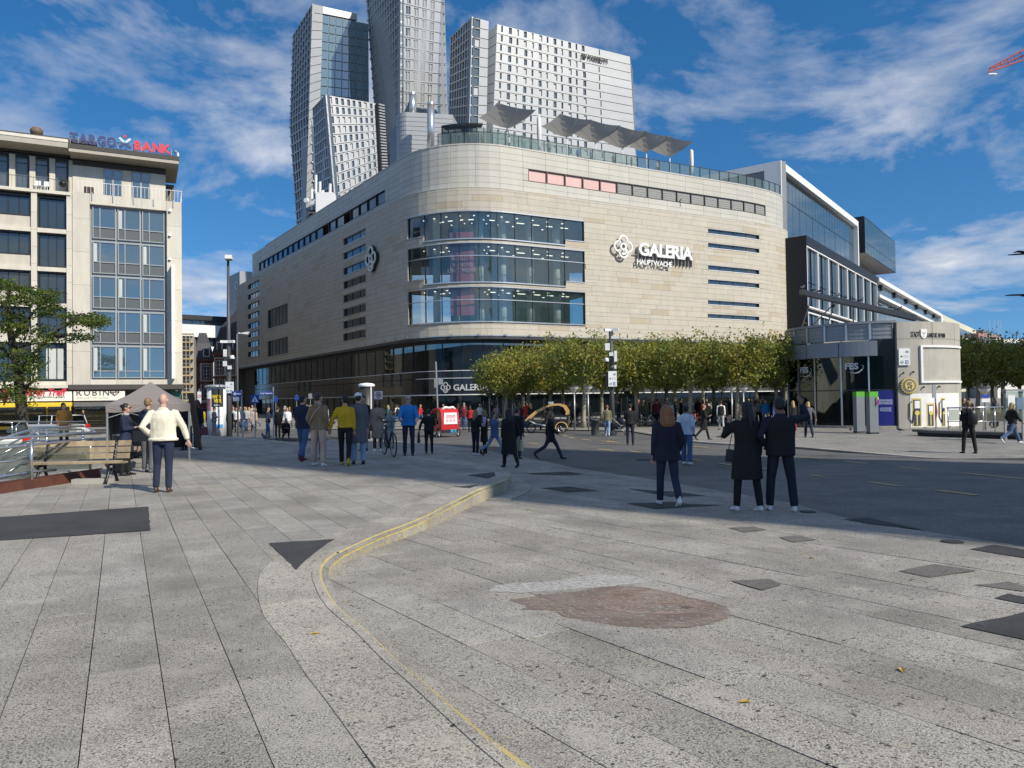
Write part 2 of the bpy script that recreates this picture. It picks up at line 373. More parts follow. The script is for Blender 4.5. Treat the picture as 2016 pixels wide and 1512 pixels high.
def sheet(name, poly, z, mt, kind='structure', dz=None, nsub=None):
 mb = MB(); zz = (lambda x, y: z) if dz is None else dz
 mb.add([(x, y, zz(x, y)) for x, y in poly], [tuple(range(len(poly)))])
 me = mb.build(name, mt)
 bm = bmesh.new(); bm.from_mesh(me.data); bmesh.ops.triangulate(bm, faces=bm.faces, ngon_method='EAR_CLIP')
 bmesh.ops.recalc_face_normals(bm, faces=bm.faces)
 for f in bm.faces:
  if f.normal.z < 0: f.normal_flip()
 bm.to_mesh(me.data); bm.free(); tag(me, kind=kind); return me
sheet('ground', [(-900, -300), (900, -300), (900, 1500), (-900, 1500)], -.62, M_ASPH)
# carriageway and lower square follow the falling ground: strips in depth
mb = MB(); ys = [-6, 2.5] + [2.5 + 24.39 * i / 8 for i in range(1, 9)] + [40, 70, 130, 260]
for a, b in zip(ys, ys[1:]):
 mb.add([(-140, a, z_low(a) - .03), (160, a, z_low(a) - .03), (160, b, z_low(b) - .03), (-140, b, z_low(b) - .03)], [(0, 1, 2, 3)])
tag(mb.build('lower_square_bed', M_JOINT), kind='structure')
def road_strips(name, poly, z0, mt):
 mb = MB(); yy = [-10] + [2.5 + 24.39 * i / 10 for i in range(11)] + [400]
 for a, b in zip(yy, yy[1:]):
  q = clip_poly(clip_poly(poly, (1e3, b), (-1e3, b)), (-1e3, a), (1e3, a)) if False else clip_poly(clip_poly(poly, (-1e3, a), (1e3, a)), (1e3, b), (-1e3, b))
  if len(q) > 2: mb.add([(x, y, z_low(y) + z0) for x, y in q], [tuple(range(len(q)))])
 ob = mb.build(name, mt); bm = bmesh.new(); bm.from_mesh(ob.data); bmesh.ops.triangulate(bm, faces=bm.faces, ngon_method='EAR_CLIP')
 for f in bm.faces:
  f.normal_update()
  if f.normal.z < 0: f.normal_flip()
 bm.to_mesh(ob.data); bm.free(); return tag(ob, kind='structure')
# slabbed squares
def slabs(region, ang, wid, len_, zf, org, vmax, keep, gap=.0065):
 u = Vector((math.cos(ang), math.sin(ang))); v = Vector((-u.y, u.x)); rr = random.Random(3); out = []
 us = [(p[0] - org[0]) * u.x + (p[1] - org[1]) * u.y for p in region]; vs_ = [(p[0] - org[0]) * v.x + (p[1] - org[1]) * v.y for p in region]
 for j in range(int(min(vs_) / wid) - 1, int(max(vs_) / wid) + 1):
  off = rr.uniform(0, len_); a = min(us) - off
  while a < max(us):
   b = a + len_ * rr.choice([.8, 1, 1, 1.25]); c = (a + b) / 2
   cx = org[0] + u.x * c + v.x * (j + .5) * wid; cy = org[1] + u.y * c + v.y * (j + .5) * wid
   if keep(cx, cy):
    g = gap * rr.uniform(.6, 1.3); q = [(a + .0028, j * wid + g / 2), (b - .0028, j * wid + g / 2), (b - .0028, (j + 1) * wid - g / 2), (a + .0028, (j + 1) * wid - g / 2)]
    q = [(org[0] + u.x * s + v.x * t, org[1] + u.y * s + v.y * t) for s, t in q]
    poly = region
    for i in range(4):
     poly = clip_poly(poly, q[i], q[(i + 1) % 4])
     if len(poly) < 3: break
    if len(poly) >= 3:
     pp = [poly[0]]
     for p in poly[1:]:
      if math.dist(p, pp[-1]) > .006: pp.append(p)
     ch_ = True
     while ch_ and len(pp) > 3:
      ch_ = False
      for i in range(len(pp)):
       p, q2, r2 = pp[i - 1], pp[i], pp[(i + 1) % len(pp)]; d1 = (q2[0] - p[0], q2[1] - p[1]); d2 = (r2[0] - q2[0], r2[1] - q2[1]); l1 = math.hypot(*d1); l2 = math.hypot(*d2)
       if l1 * l2 < 1e-9 or (d1[0] * d2[0] + d1[1] * d2[1] < 0 and abs(d1[0] * d2[1] - d1[1] * d2[0]) < .01 * l1 * l2): pp.pop(i); ch_ = True; break
     ar = abs(sum(pp[i][0] * pp[i - 1][1] - pp[i - 1][0] * pp[i][1] for i in range(len(pp)))) / 2
     if len(pp) >= 3 and ar > .004: out.append((cx, cy, pp))
   a = b
 return out
def lay(name, pieces, parent, mt, zf, nmax):
 pieces.sort(key=lambda s: math.hypot(s[0], s[1])); rr = random.Random(11); rest = MB()
 for i, (cx, cy, pp) in enumerate(pieces):
  dz = rr.uniform(-.0025, .0025); tt = rr.uniform(.86, 1.07); t = (tt * rr.uniform(.99, 1.015), tt, tt * rr.uniform(.97, 1.02))
  top = [(x, y, zf(x, y) + dz) for x, y in pp]
  mb = MB() if i < nmax else rest
  k = len(top); bot = [(x, y, z - .022) for x, y, z in top]
  a2 = sum(pp[q - 1][0] * pp[q][1] - pp[q][0] * pp[q - 1][1] for q in range(k)); idx = list(range(k)) if a2 > 0 else list(range(k - 1, -1, -1))
  mb.add(top + bot, [tuple(idx)] + [(idx[q], idx[q] + k, idx[(q + 1) % k] + k, idx[(q + 1) % k]) for q in range(k)], 0, t)
  if i < nmax: mb.build(name, mt, parent)
 if rest.f: tag(rest.build(name + '_field', mt, parent), kind='stuff')
infr = lambda x, y: y > 1.5 and abs(x) < .75 * y + 1.2
up = sheet('upper_square', PLAZA, -.018, M_JOINT)
lay('slab', slabs(PLAZA, math.atan2(.884, -.468), .385, 1.9, None, (-1.02, 3.2), 0, lambda x, y: infr(x, y) and y < 40), up, M_SLAB, lambda x, y: 0.0, 300)
ROADN = [tuple(ground_low(x, y).xy) for x, y in [(700, 862), (831, 872), (934, 883), (1027, 899), (1138, 922), (1330, 951), (1557, 990), (1693, 1027), (2016, 1076), (2300, 1125)]]
LOWP = [p for p in KERB if p[1] > -1 and p[0] > -14][::-1]
LOWR = LOWP[::-1] + [ROADN[0]] + ROADN[1:] + [(12, 2), (12, -4), (3.2, -4)]
low = road_strips('lower_square', LOWR, -.022, M_JOINT)
lay('slab', slabs(LOWR, math.atan2(.822, -.569), .40, 1.25, None, (0.6, 3.0), 0, lambda x, y: infr(x, y) and y < 40), low, M_SLAB, lambda x, y: z_low(y), 300)
# road surface and far pavement
ROADF = [tuple(at_z(x, y, ROADZ).xy) for x, y in [(2300, 921), (2016, 915), (1826, 905), (1568, 883), (1362, 871), (1240, 850), (1090, 847), (900, 846), (500, 846), (300, 846)]]
road_strips('road', ROADN + [(40, 4), (90, 15)] + ROADF + [(-60, 62), (-40, 44)], -.012, M_ASPH)
LB = [tuple(at_z(x, y, ROADZ).xy) for x, y in [(1290, 948), (1500, 938), (1700, 912), (1900, 908), (2300, 930)]]
road_strips('road_lighter_lane', [tuple(ground_low(x, y + 1).xy) for x, y in [(1210, 938), (1400, 966), (1557, 992), (1693, 1029), (2016, 1078), (2300, 1127)]] + [LB[4], LB[3], LB[2], LB[1], LB[0]], -.006, M_ASPH2)
sheet('far_pavement', [(-60, 66)] + [p for p in ROADF[::-1]] + [(160, 30), (160, 240), (-60, 240)], ROADZ + .05, M_PALE)
kb = MB()
fk = crom(ROADF, .6)
for a, b in zip(fk, fk[1:]):
 if abs(a[0] - b[0]) + abs(a[1] - b[1]) < .05: continue
 d = Vector((b[0] - a[0], b[1] - a[1])).normalized(); n = Vector((d.y, -d.x))
 kb.prism([(a[0], a[1], ROADZ - .05), (b[0], b[1], ROADZ - .05), (b[0] + n.x * .3, b[1] + n.y * .3, ROADZ - .05), (a[0] + n.x * .3, a[1] + n.y * .3, ROADZ - .05)], (0, 0, .115))
tag(kb.build('pavement_kerb', M_BORD), kind='structure')
# lane dashes
lm = thing('lane_markings', 'dashed yellow lane lines painted on the grey road', 'road marking'); lm['kind'] = 'structure'
for x0, y0, x1, y1 in [(1108, 857, 1117, 859), (1120, 861, 1131, 863), (1144, 864.5, 1163, 867), (1183, 868, 1209, 870.4), (1041, 872, 1060, 874.5), (1024, 857, 1040, 855), (1361, 878.6, 1394, 881.4), (1362, 904, 1383, 907), (1415, 912, 1444, 916), (1577, 900, 1619, 903.8), (1500, 922, 1516, 924.5), (1594, 935, 1622, 938.5), (1712, 949, 1772, 957), (1843, 965, 1924, 975), (1769, 919, 1816, 924.5), (1895, 931, 2024, 944), (1662, 908, 1708, 913), (1240, 888, 1262, 891), (1178, 884, 1208, 887), (1195, 868, 1220, 871)]:
 a, b = ground_low(x0, y0), ground_low(x1, y1); d = (b - a).normalized(); n = Vector((-d.y, d.x, 0)) * .075
 MB().add([a - n, b - n, b + n, a + n], [(0, 1, 2, 3)]).build('lane_dash', M_YEL, lm).location.z += .004
# asphalt repair patches
def rough(q, j, rr=random.Random(8)):
 out = []
 for i, p in enumerate(q):
  r = q[(i + 1) % len(q)]; n = max(1, int((r - p).length / .14))
  for k in range(n): out.append(p.lerp(r, k / n) + (Vector((rr.uniform(-j, j), rr.uniform(-j, j), 0)) if k else Vector()))
 return out
def patch(pts, mt, up_, lab):
 q = [at_z(x, y, 0) if up_ else ground_low(x, y) for x, y in pts]
 q = rough(q, .011); mb = MB(); vs_ = [(p.x, p.y, p.z + .0065) for p in q]; mb.add(vs_, [tuple(range(len(vs_)))])
 o = mb.build('repair_patch', mt); bm = bmesh.new(); bm.from_mesh(o.data); bmesh.ops.triangulate(bm, faces=bm.faces)
 for f in bm.faces:
  f.normal_update()
  if f.normal.z < 0: f.normal_flip()
 bm.to_mesh(o.data); bm.free(); tag(o, kind='structure')
c7 = lambda L: [(960 + x / 1.909, 880 + y / 1.909) for x, y in L]
patch([(-60, 1023), (292, 998), (296, 1045), (-60, 1069)], M_PATCH, True, '')
patch([(530, 1070), (660, 1062), (628, 1083), (600, 1106), (583, 1124)], M_PATCH, True, '')
patch([(920, 936), (973, 930), (975, 938), (960, 943)], M_PATCH, True, '')
patch([(888, 959), (945, 955), (925, 962)], M_PATCH, True, '')
for L in ([(145, 100), (300, 93), (362, 103), (300, 106), (170, 104)], [(200, 155), (310, 149), (425, 167), (300, 170)], [(525, 157), (640, 166), (700, 168), (822, 184), (690, 188)], [(522, 213), (690, 207), (750, 215), (880, 219), (630, 234)], [(1337, 272), (1425, 267), (1645, 313), (1430, 290)], [(1812, 385), (1905, 369), (2060, 395), (2060, 425)], [(1778, 676), (2060, 615), (2060, 735)], [(1906, 570), (1955, 553), (2060, 575), (2060, 600)]):
 patch(c7(L), M_PATCH, False, '')
M_OLD = m_slab('worn_repair', (.17, .155, .14), (.07, .065, .06), (.26, .25, .23), False)
for L in ([(905, 305), (1000, 300), (1050, 312), (965, 322)], [(1095, 340), (1170, 334), (1240, 350), (1150, 360)], [(1545, 468), (1680, 442), (1840, 466), (1660, 492)], [(915, 505), (1060, 497), (1105, 520), (1030, 540)], [(1830, 520), (1960, 508), (2016, 525), (2016, 545)]):
 patch(c7(L), M_OLD, False, '')
# faded chalk portrait on the slabs
def m_chalk(name, c0, c1, c2, lo=.62, hi=.48):
 m = bpy.data.materials.new(name); m.use_nodes = True; nt = m.node_tree; b = nt.nodes['Principled BSDF']; b.inputs['Roughness'].default_value = .9; b.inputs['Specular IOR Level'].default_value = .1
 tc = nd(nt, 'ShaderNodeTexCoord'); mp = nd(nt, 'ShaderNodeMapping'); mp.inputs['Rotation'].default_value = (0, 0, .5); mp.inputs['Scale'].default_value = (.9, 2.6, 1); nt.links.new(tc.outputs['Object'], mp.inputs[0])
 n = nd(nt, 'ShaderNodeTexNoise'); n.inputs['Scale'].default_value = 1.6; n.inputs['Detail'].default_value = 6; n.inputs['Distortion'].default_value = 1.0; nt.links.new(mp.outputs[0], n.inputs['Vector'])
 cr = nd(nt, 'ShaderNodeValToRGB'); nt.links.new(n.outputs[0], cr.inputs[0]); e = cr.color_ramp.elements
 e[0].position = .3; e[0].color = (*c0, 1); e[1].position = .72; e[1].color = (*c2, 1); x = e.new(.5); x.color = (*c1, 1)
 n2 = nd(nt, 'ShaderNodeTexNoise'); n2.inputs['Scale'].default_value = 24; n2.inputs['Detail'].default_value = 6; n2.inputs['Roughness'].default_value = .75; nt.links.new(tc.outputs['Object'], n2.inputs['Vector'])
 mr = nd(nt, 'ShaderNodeMapRange'); mr.inputs[1].default_value = lo; mr.inputs[2].default_value = hi; mr.inputs[4].default_value = .85; nt.links.new(n2.outputs[0], mr.inputs[0])
 tr = nd(nt, 'ShaderNodeBsdfTransparent'); mx = nd(nt, 'ShaderNodeMixShader'); nt.links.new(mr.outputs[0], mx.inputs[0]); nt.links.new(tr.outputs[0], mx.inputs[1]); nt.links.new(b.outputs[0], mx.inputs[2])
 nt.links.new(cr.outputs[0], b.inputs['Base Color']); nt.links.new(mx.outputs[0], nt.nodes['Material Output'].inputs[0]); return m
def decal(name, L, mt, parent=None, dz=.005):
 q = rough([ground_low(x, y) for x, y in L], .03); mb = MB()
 mb.add([p + Vector((0, 0, dz)) for p in q], [tuple(range(len(q)))]); o = mb.build(name, mt, parent)
 bm = bmesh.new(); bm.from_mesh(o.data); bmesh.ops.triangulate(bm, faces=bm.faces)
 for f in bm.faces:
  f.normal_update()
  if f.normal.z < 0: f.normal_flip()
 bm.to_mesh(o.data); bm.free(); return o
ch = thing('chalk_drawing', 'faded brown chalk portrait drawn on the grey paving slabs', 'street art', ground_low(1220, 1195))
MCH = m_chalk('chalk_brown', (.19, .14, .115), (.25, .19, .16), (.33, .27, .235), .64, .42)
decal('background_wash', c7([(80, 575), (190, 560), (330, 545), (420, 528), (520, 522), (600, 530), (700, 550), (820, 578), (890, 598), (917, 622), (905, 645), (850, 665), (760, 680), (640, 683), (500, 676), (380, 657), (290, 640), (255, 618), (200, 612), (120, 614), (150, 600)]), MCH, ch, .0045)
decal('face_wash', c7([(390, 575), (450, 540), (540, 530), (640, 545), (760, 575), (840, 598), (800, 622), (700, 632), (560, 628), (450, 612), (405, 595)]), m_chalk('chalk_skin', (.27, .20, .165), (.34, .27, .23), (.42, .36, .32), .66, .45), ch, .0055)
for L, c in (([(580, 606), (640, 598), (720, 600), (780, 610), (720, 617), (640, 616)], 'chalk_pale'), ([(715, 603), (745, 600), (775, 606), (745, 612)], 'chalk_dark'), ([(450, 560), (500, 552), (560, 556), (520, 566)], 'chalk_rose')):
 k_ = {'chalk_pale': (.34, .31, .28), 'chalk_dark': (.12, .11, .11), 'chalk_rose': (.28, .19, .15)}[c]; decal('chalk_stroke', c7(L), m_chalk(c, k_, k_, k_, .6, .42), ch, .0065)
decal('chalk_smear', c7([(0, 545), (30, 522), (250, 505), (420, 480), (600, 490), (640, 502), (500, 520), (330, 535), (130, 550)]), m_chalk('chalk_white', (.46, .45, .43), (.5, .49, .47), (.54, .53, .51), .68, .45), ch, .0035)
# curved border stones and worn yellow kerb
def offset_line(pts, d):
 out = []
 for i, p in enumerate(pts):
  a, b = pts[max(i - 1, 0)], pts[min(i + 1, len(pts) - 1)]; dx, dy = b[0] - a[0], b[1] - a[1]; l = math.hypot(dx, dy) or 1
  out.append((p[0] - dy / l * d, p[1] + dx / l * d))
 return out
KV = [p for p in KERB if p[0] > -20 and p[1] > .6]
in1, in2 = offset_line(KV, .15), offset_line(KV, .62)
ks = thing('kerb', 'curving step kerb with worn yellow paint edging the upper square', 'kerb', (0, 8, 0)); ks['kind'] = 'structure'
seg = 5; rr = random.Random(5)
for i in range(0, len(KV) - seg, seg):
 k0, k1 = i, i + seg
 t = rr.uniform(.9, 1.08)
 if KV[i][1] < 26:
  mb = MB()
  for j in range(k0, k1):
   f0, f1 = (.012 if j == k0 else 0), (.012 if j == k1 - 1 else 0)
   P = lambda L, q, f: (L[q][0] + (L[q + 1][0] - L[q][0]) * f, L[q][1] + (L[q + 1][1] - L[q][1]) * f)
   o0, o1, n0, n1 = P(KV, j, f0), P(KV, j, 1 - f1), P(in1, j, f0), P(in1, j, 1 - f1)
   zb0, zb1 = z_low(o0[1]) - .03, z_low(o1[1]) - .03; h = .012
   kf = .35 if o0[1] > 7.6 else .55; c0 = (o0[0] * (1 - kf) + n0[0] * kf, o0[1] * (1 - kf) + n0[1] * kf); c1 = (o1[0] * (1 - kf) + n1[0] * kf, o1[1] * (1 - kf) + n1[1] * kf)
   vs_ = [(*o0, zb0), (*o1, zb1), (*o1, max(h - .055, z_low(o1[1]) + .004)), (*o0, max(h - .055, z_low(o0[1]) + .004)), (*c0, h), (*c1, h), (*n1, h), (*n0, h), (*n0, -.02), (*n1, -.02)]
   fs_ = [(3, 2, 1, 0), (4, 5, 2, 3), (7, 6, 5, 4), (8, 9, 6, 7)]
   if j == k0: fs_.append((0, 8, 7, 4, 3))
   if j == k1 - 1: fs_.append((2, 5, 6, 9, 1))
   mb.add(vs_, fs_[:1], 1, t); mb.add(vs_, fs_[1:2], 2, t); mb.add(vs_, fs_[2:], 0, t)
  mb.build('kerb_stone', [M_BORD, M_KERB, M_KERB2], ks)
 mb = MB(); z = .006
 for j in range(k0, k1):
  f0, f1 = (.012 if j == k0 else 0), (.012 if j == k1 - 1 else 0)
  P = lambda L, q, f: (L[q][0] + (L[q + 1][0] - L[q][0]) * f, L[q][1] + (L[q + 1][1] - L[q][1]) * f)
  a, b, c, d = P(in1, j, f0), P(in1, j, 1 - f1), P(in2, j, 1 - f1), P(in2, j, f0)
  if KV[j][1] >= 26: a, b = P(KV, j, f0), P(KV, j, 1 - f1)
  mb.prism([(*a, -.03), (*b, -.03), (*c, -.03), (*d, -.03)], (0, 0, .03 + z), 0, rr.uniform(.92, 1.06) if j == k0 else t)
 mb.build('border_stone', M_BORD, ks)
# pale step below the far bend of the kerb
mb = MB(); bend = [p for p in KERB if 13.2 < p[1] < 18.6 and p[0] > -1.2]; ob_ = offset_line(bend, -.42)
for j in range(len(bend) - 1):
 q = [bend[j], bend[j + 1], ob_[j + 1], ob_[j]]; mb.prism([(x, y, z_low(y) - .05) for x, y in q], (0, 0, .075))
mb.build('step_stone', M_BORD, ks)
# wall under the far edge of the upper square
mb = MB()
for a, b in zip(KERB, KERB[1:]):
 if a[1] > 17: mb.add([(*a, -.62), (*b, -.62), (*b, -.002), (*a, -.002)], [(3, 2, 1, 0)])
mb.build('edge_face', M_BORD, ks)
# yellow leaves and litter on the slabs
leaf = [(1470, 988), (1560, 1322), (1775, 1322), (1470, 1385), (310, 952), (1040, 1005), (1890, 1250)]
for x, y, lab in ((1875, 1067, 'small round manhole cover in the slabs at the right'), (1590, 1008, 'dark drain cover just right of the couple'), (1270, 905, 'round manhole cover in the road behind the blonde woman')):
 q = ground_low(x, y); mc = thing('manhole_cover', lab, 'manhole cover', q); m_ = MB(); m_.cyl(q - Vector((0, 0, .02)), q + Vector((0, 0, .007)), .3 if x == 1270 else .12, n=24); m_.build('frame', M_JOINT, mc); m_ = MB(); m_.cyl(q, q + Vector((0, 0, .011)), .26 if x == 1270 else .1, n=24); m_.build('lid', M_PATCH, mc)
# ================================================================ department store with rounded corner
class Path:
 def __init__(s, pts):
  s.p = [Vector((x, y)) for x, y in pts]; s.s = [0]
  for a, b in zip(s.p, s.p[1:]): s.s.append(s.s[-1] + (b - a).length)
  s.nn = []
  for i in range(len(s.p)):
   d = (s.p[min(i + 1, len(s.p) - 1)] - s.p[max(i - 1, 0)]).normalized(); s.nn.append(Vector((d.y, -d.x)))
  s.L = s.s[-1]
 def q(s, t):
  t = min(max(t, 0), s.L)
  for i in range(len(s.p) - 1):
   if t <= s.s[i + 1] + 1e-9: break
  f = (t - s.s[i]) / (s.s[i + 1] - s.s[i]); return i, f
 def pt(s, t, z, d=0):
  i, f = s.q(t); p = s.p[i].lerp(s.p[i + 1], f) + s.nn[i].lerp(s.nn[i + 1], f) * d; return Vector((p.x, p.y, z))
 def nrm(s, t):
  i, f = s.q(t); n = s.nn[i].lerp(s.nn[i + 1], f).normalized(); return Vector((n.x, n.y, 0))
 def px(s, x, y, d=0):
  r = ray(x, y); best = None
  for i in range(len(s.p) - 1):
   a = s.p[i] + s.nn[i] * d; b = s.p[i + 1] + s.nn[i + 1] * d; e = b - a; den = r.x * e.y - r.y * e.x
   if abs(den) < 1e-9: continue
   t = (a.x * e.y - a.y * e.x) / den; u = (a.x * r.y - a.y * r.x) / den
   if t > 0 and -1e-6 <= u <= 1 + 1e-6 and (best is None or t < best[0]): best = (t, s.s[i] + u * (s.s[i + 1] - s.s[i]))
  if best is None: return None
  return best[1], EYE + r.z * best[0]
 def cuts(s, a, b): return [a] + [t for t in s.s if a + .15 < t < b - .15] + [b]
 def box(s, mb, a, b, z0, z1, d0, d1, mi=0, tint=None):
  c = s.cuts(a, b); k = len(c); vs = []
  for t in c: vs += [s.pt(t, z0, d0), s.pt(t, z0, d1), s.pt(t, z1, d1), s.pt(t, z1, d0)]
  fs = [(0, 1, 2, 3), (4 * k - 1, 4 * k - 2, 4 * k - 3, 4 * k - 4)]
  for i in range(k - 1):
   o = 4 * i
   for j in range(4): fs.append((o + j, o + 4 + j, o + 4 + (j + 1) % 4, o + (j + 1) % 4))
  if d1 < d0: fs = [f[::-1] for f in fs]
  return mb.add(vs, fs, mi, tint)
_c = Vector((-6.93, 69.8)); _dl = Vector((.557, -.83)).normalized(); _df = Vector((.885, .465)).normalized(); _T = 8.1
_pts = [tuple(Vector((-10.8, 75.6)) - _dl * 69.6)]
_a = _c - _dl * _T; _b = _c + _df * _T; _nl = Vector((_dl.y, -_dl.x)); _Rr = _T / math.tan(.5 * math.acos(-_dl.dot(_df)) if False else (math.pi - (math.pi - math.acos(_dl.dot(_df)))) / 2)
_ctr = _a - _nl * _Rr
_a0 = math.atan2((_a - _ctr).y, (_a - _ctr).x); _a1 = math.atan2((_b - _ctr).y, (_b - _ctr).x)
for i in range(13):
 t = _a0 + (_a1 - _a0) * i / 12; _pts.append((_ctr.x + _Rr * math.cos(t), _ctr.y + _Rr * math.sin(t)))
_pts += [(28.2, 88.2), (30.6, 89.7), (33.0, 91.5), (34.8, 93.2), (35.6, 94.4), (35.9, 96.0), (36.6, 112)]
GP = Path(_pts); SA, SB = GP.s[1], GP.s[13]; SE = GP.s[18]
M_STONE = mat('cream_stone', (.50, .465, .392), .8, var=.05, scale=1.6, tint=True, bump=.08, bscale=14, streak=.35)
M_STJ = mat('stone_joint', (.16, .14, .11), .9, var=.1)
M_METP = mat('pale_metal_panel', (.49, .475, .43), .55, metal=.0, var=.06, scale=.8, tint=True, streak=.3)
M_BLK = mat('black_glass_fascia', (.012, .014, .018), .12, var=.1, spec=.6)
M_GRNM = mat('dark_green_metal', (.062, .072, .07), .35, var=.08)
M_SIL = mat('brushed_silver', (.62, .62, .61), .3, metal=.8, var=.05)
M_DARKF = mat('dark_frame', (.02, .022, .026), .4, var=.1)
M_WHT = mat('white_paint', (.78, .78, .77), .5, var=.03)
M_GLC = glass('corner_glazing', (.03, .075, .08), .7, 2.1, .015, .12)
M_GLD = glass('dark_glazing', (.006, .009, .010), .25, 1.45, .02, .05)
M_GLB = glass('blue_pane', (.03, .045, .06), 0, 1.9, .02, .05)
M_SHUT = mat('grey_shutter', (.30, .30, .29), .6, var=.1, scale=6)
M_PINK = mat('pink_blind', (.66, .43, .40), .6, var=.06, scale=.6)
M_LAMP = mat('interior_lamp', (1, .93, .8), .5, var=0, emit=2.2)
store = thing('department_store', 'large cream stone department store with rounded glazed corner and flat roof', 'building', (-7, 70, ROADZ))
def sub_rect(r, holes):
 out = [r]
 for h in holes:
  nx = []
  for a0, a1, b0, b1 in out:
   if h[0] >= a1 - 1e-6 or h[1] <= a0 + 1e-6 or h[2] >= b1 - 1e-6 or h[3] <= b0 + 1e-6: nx.append((a0, a1, b0, b1)); continue
   if h[2] > b0: nx.append((a0, a1, b0, h[2]))
   if h[3] < b1: nx.append((a0, a1, h[3], b1))
   c0, c1 = max(b0, h[2]), min(b1, h[3])
   if h[0] > a0: nx.append((a0, h[0], c0, c1))
   if h[1] < a1: nx.append((h[1], a1, c0, c1))
  out = nx
 return [q for q in out if q[1] - q[0] > .04 and q[3] - q[2] > .03]
ZS0, ZS1, ZT = 7.85, 22.45, 26.9
wl_, wr_ = GP.px(803, 520)[0], GP.px(1151, 520)[0]
rows = [(17.45, 20.15), (13.15, 17.0), (9.25, 12.65)]
holes = []
for i, (z0, z1) in enumerate(rows):
 holes.append((wl_, wr_, z0 + (.55 if i < 2 else 0), z1)); bay = 2.35
 if i < 2: holes.append((wl_ + bay, wr_ - bay, z0, z0 + .55))
slots = []
for ys, x0, x1, nn in (([(463, 486), (492, 514), (519, 544), (549, 571), (577, 598), (604, 625), (632, 649), (659, 673)], 676, 720, 3), ([(561, 573), (581, 593), (601, 612), (620, 631), (639, 650), (658, 667), (677, 686), (696, 705)], 488, 511, 4)):
 for ya, yb in ys:
  s0, za = GP.px(x0, yb - 1); s1, zb = GP.px(x1, ya + 1); s0b, zt = GP.px(x0, yb - 10); slots.append((s0, s1, za, za + .95 if x0 > 600 else za + 1.0, nn))
for y0, y1 in ((449, 459), (477, 487), (521, 531), (549, 559), (590, 599), (617, 626)):
 s0, z1 = GP.px(1394, y0); s1, z0 = GP.px(1495, y1 + 14); zc = GP.px(1394, y1)[1]; slots.append((s0, s1, zc, z1, 4))
for y0, y1 in ((611, 648), (672, 703)):
 s0, z0 = GP.px(527, y1); z1 = GP.px(527, y0)[1]; s1 = GP.px(567, 650)[0]; slots.append((s0, s1, z0, z1, 6))
holes += [q[:4] for q in slots]
wallr = sub_rect((0, GP.L, ZS0, ZS1), holes); mb = MB()
for a, b, c, d in wallr: GP.box(mb, a, b, c, d, -.5, -.06)
mb.build('backing_wall', M_STJ, store)
# individual stone panels in broken courses
rr = random.Random(21); plist = []; z = ZS0 + .03; hs = [.62, .44, .62, .62, .44, .62, .5]; i = 0
while z < ZS1 - .1:
 h = min(hs[i % 7], ZS1 - z); a = -rr.uniform(0, 3)
 while a < SE + .4:
  b = a + rr.choice([1.5, 2.4, 2.7, 2.7, 3.1, 3.6]);
  for q in sub_rect((max(a, 0), min(b, SE + .5), z, z + h), holes):
   if q[1] - q[0] < .15: continue
   t = rr.uniform(.955, 1.035); c = (t, t * rr.uniform(.99, 1.0), t * rr.uniform(.97, 1.0))
   if rr.random() < .06: c = (t * .93, t * .87, t * .78)
   plist.append((q, c))
  a = b
 z += h; i += 1
plist.sort(key=lambda p: 0 if (SA + 3 < p[0][0] < SE) else 1); rest = MB()
for k, ((a, b, c, d), t) in enumerate(plist):
 m_ = MB() if k < 300 else rest
 GP.box(m_, a + .009, b - .009, c + .009, d - .009, -.06, rr.uniform(-.003, .004), 0, t)
 if k < 300: m_.build('stone_panel', M_STONE, store)
tag(rest.build('stone_panel_field', M_STONE, store), kind='stuff')
# slot windows and the two large side windows
for s0, s1, z0, z1, n in slots:
 w = MB(); GP.box(w, s0, s1, z0 - .07, z0, -.45, .05, 0); GP.box(w, s0, s1, z1 - .04, z1, -.45, -.02, 0); o = w.build('window', M_WHT if s0 > SB else M_SIL, store)
 for k in range(n):
  a, b = s0 + (s1 - s0) * k / n, s0 + (s1 - s0) * (k + 1) / n
  m_ = MB(); GP.box(m_, a + .04, b - .04, z0, z1 - .04, -.34, -.28); m_.build('pane', M_GLB, o)
 for k in range(n + 1): m_ = MB(); a = s0 + (s1 - s0) * k / n; GP.box(m_, max(a - .04, s0), min(a + .04, s1), z0, z1 - .04, -.36, -.24); m_.build('mullion', M_DARKF, o)
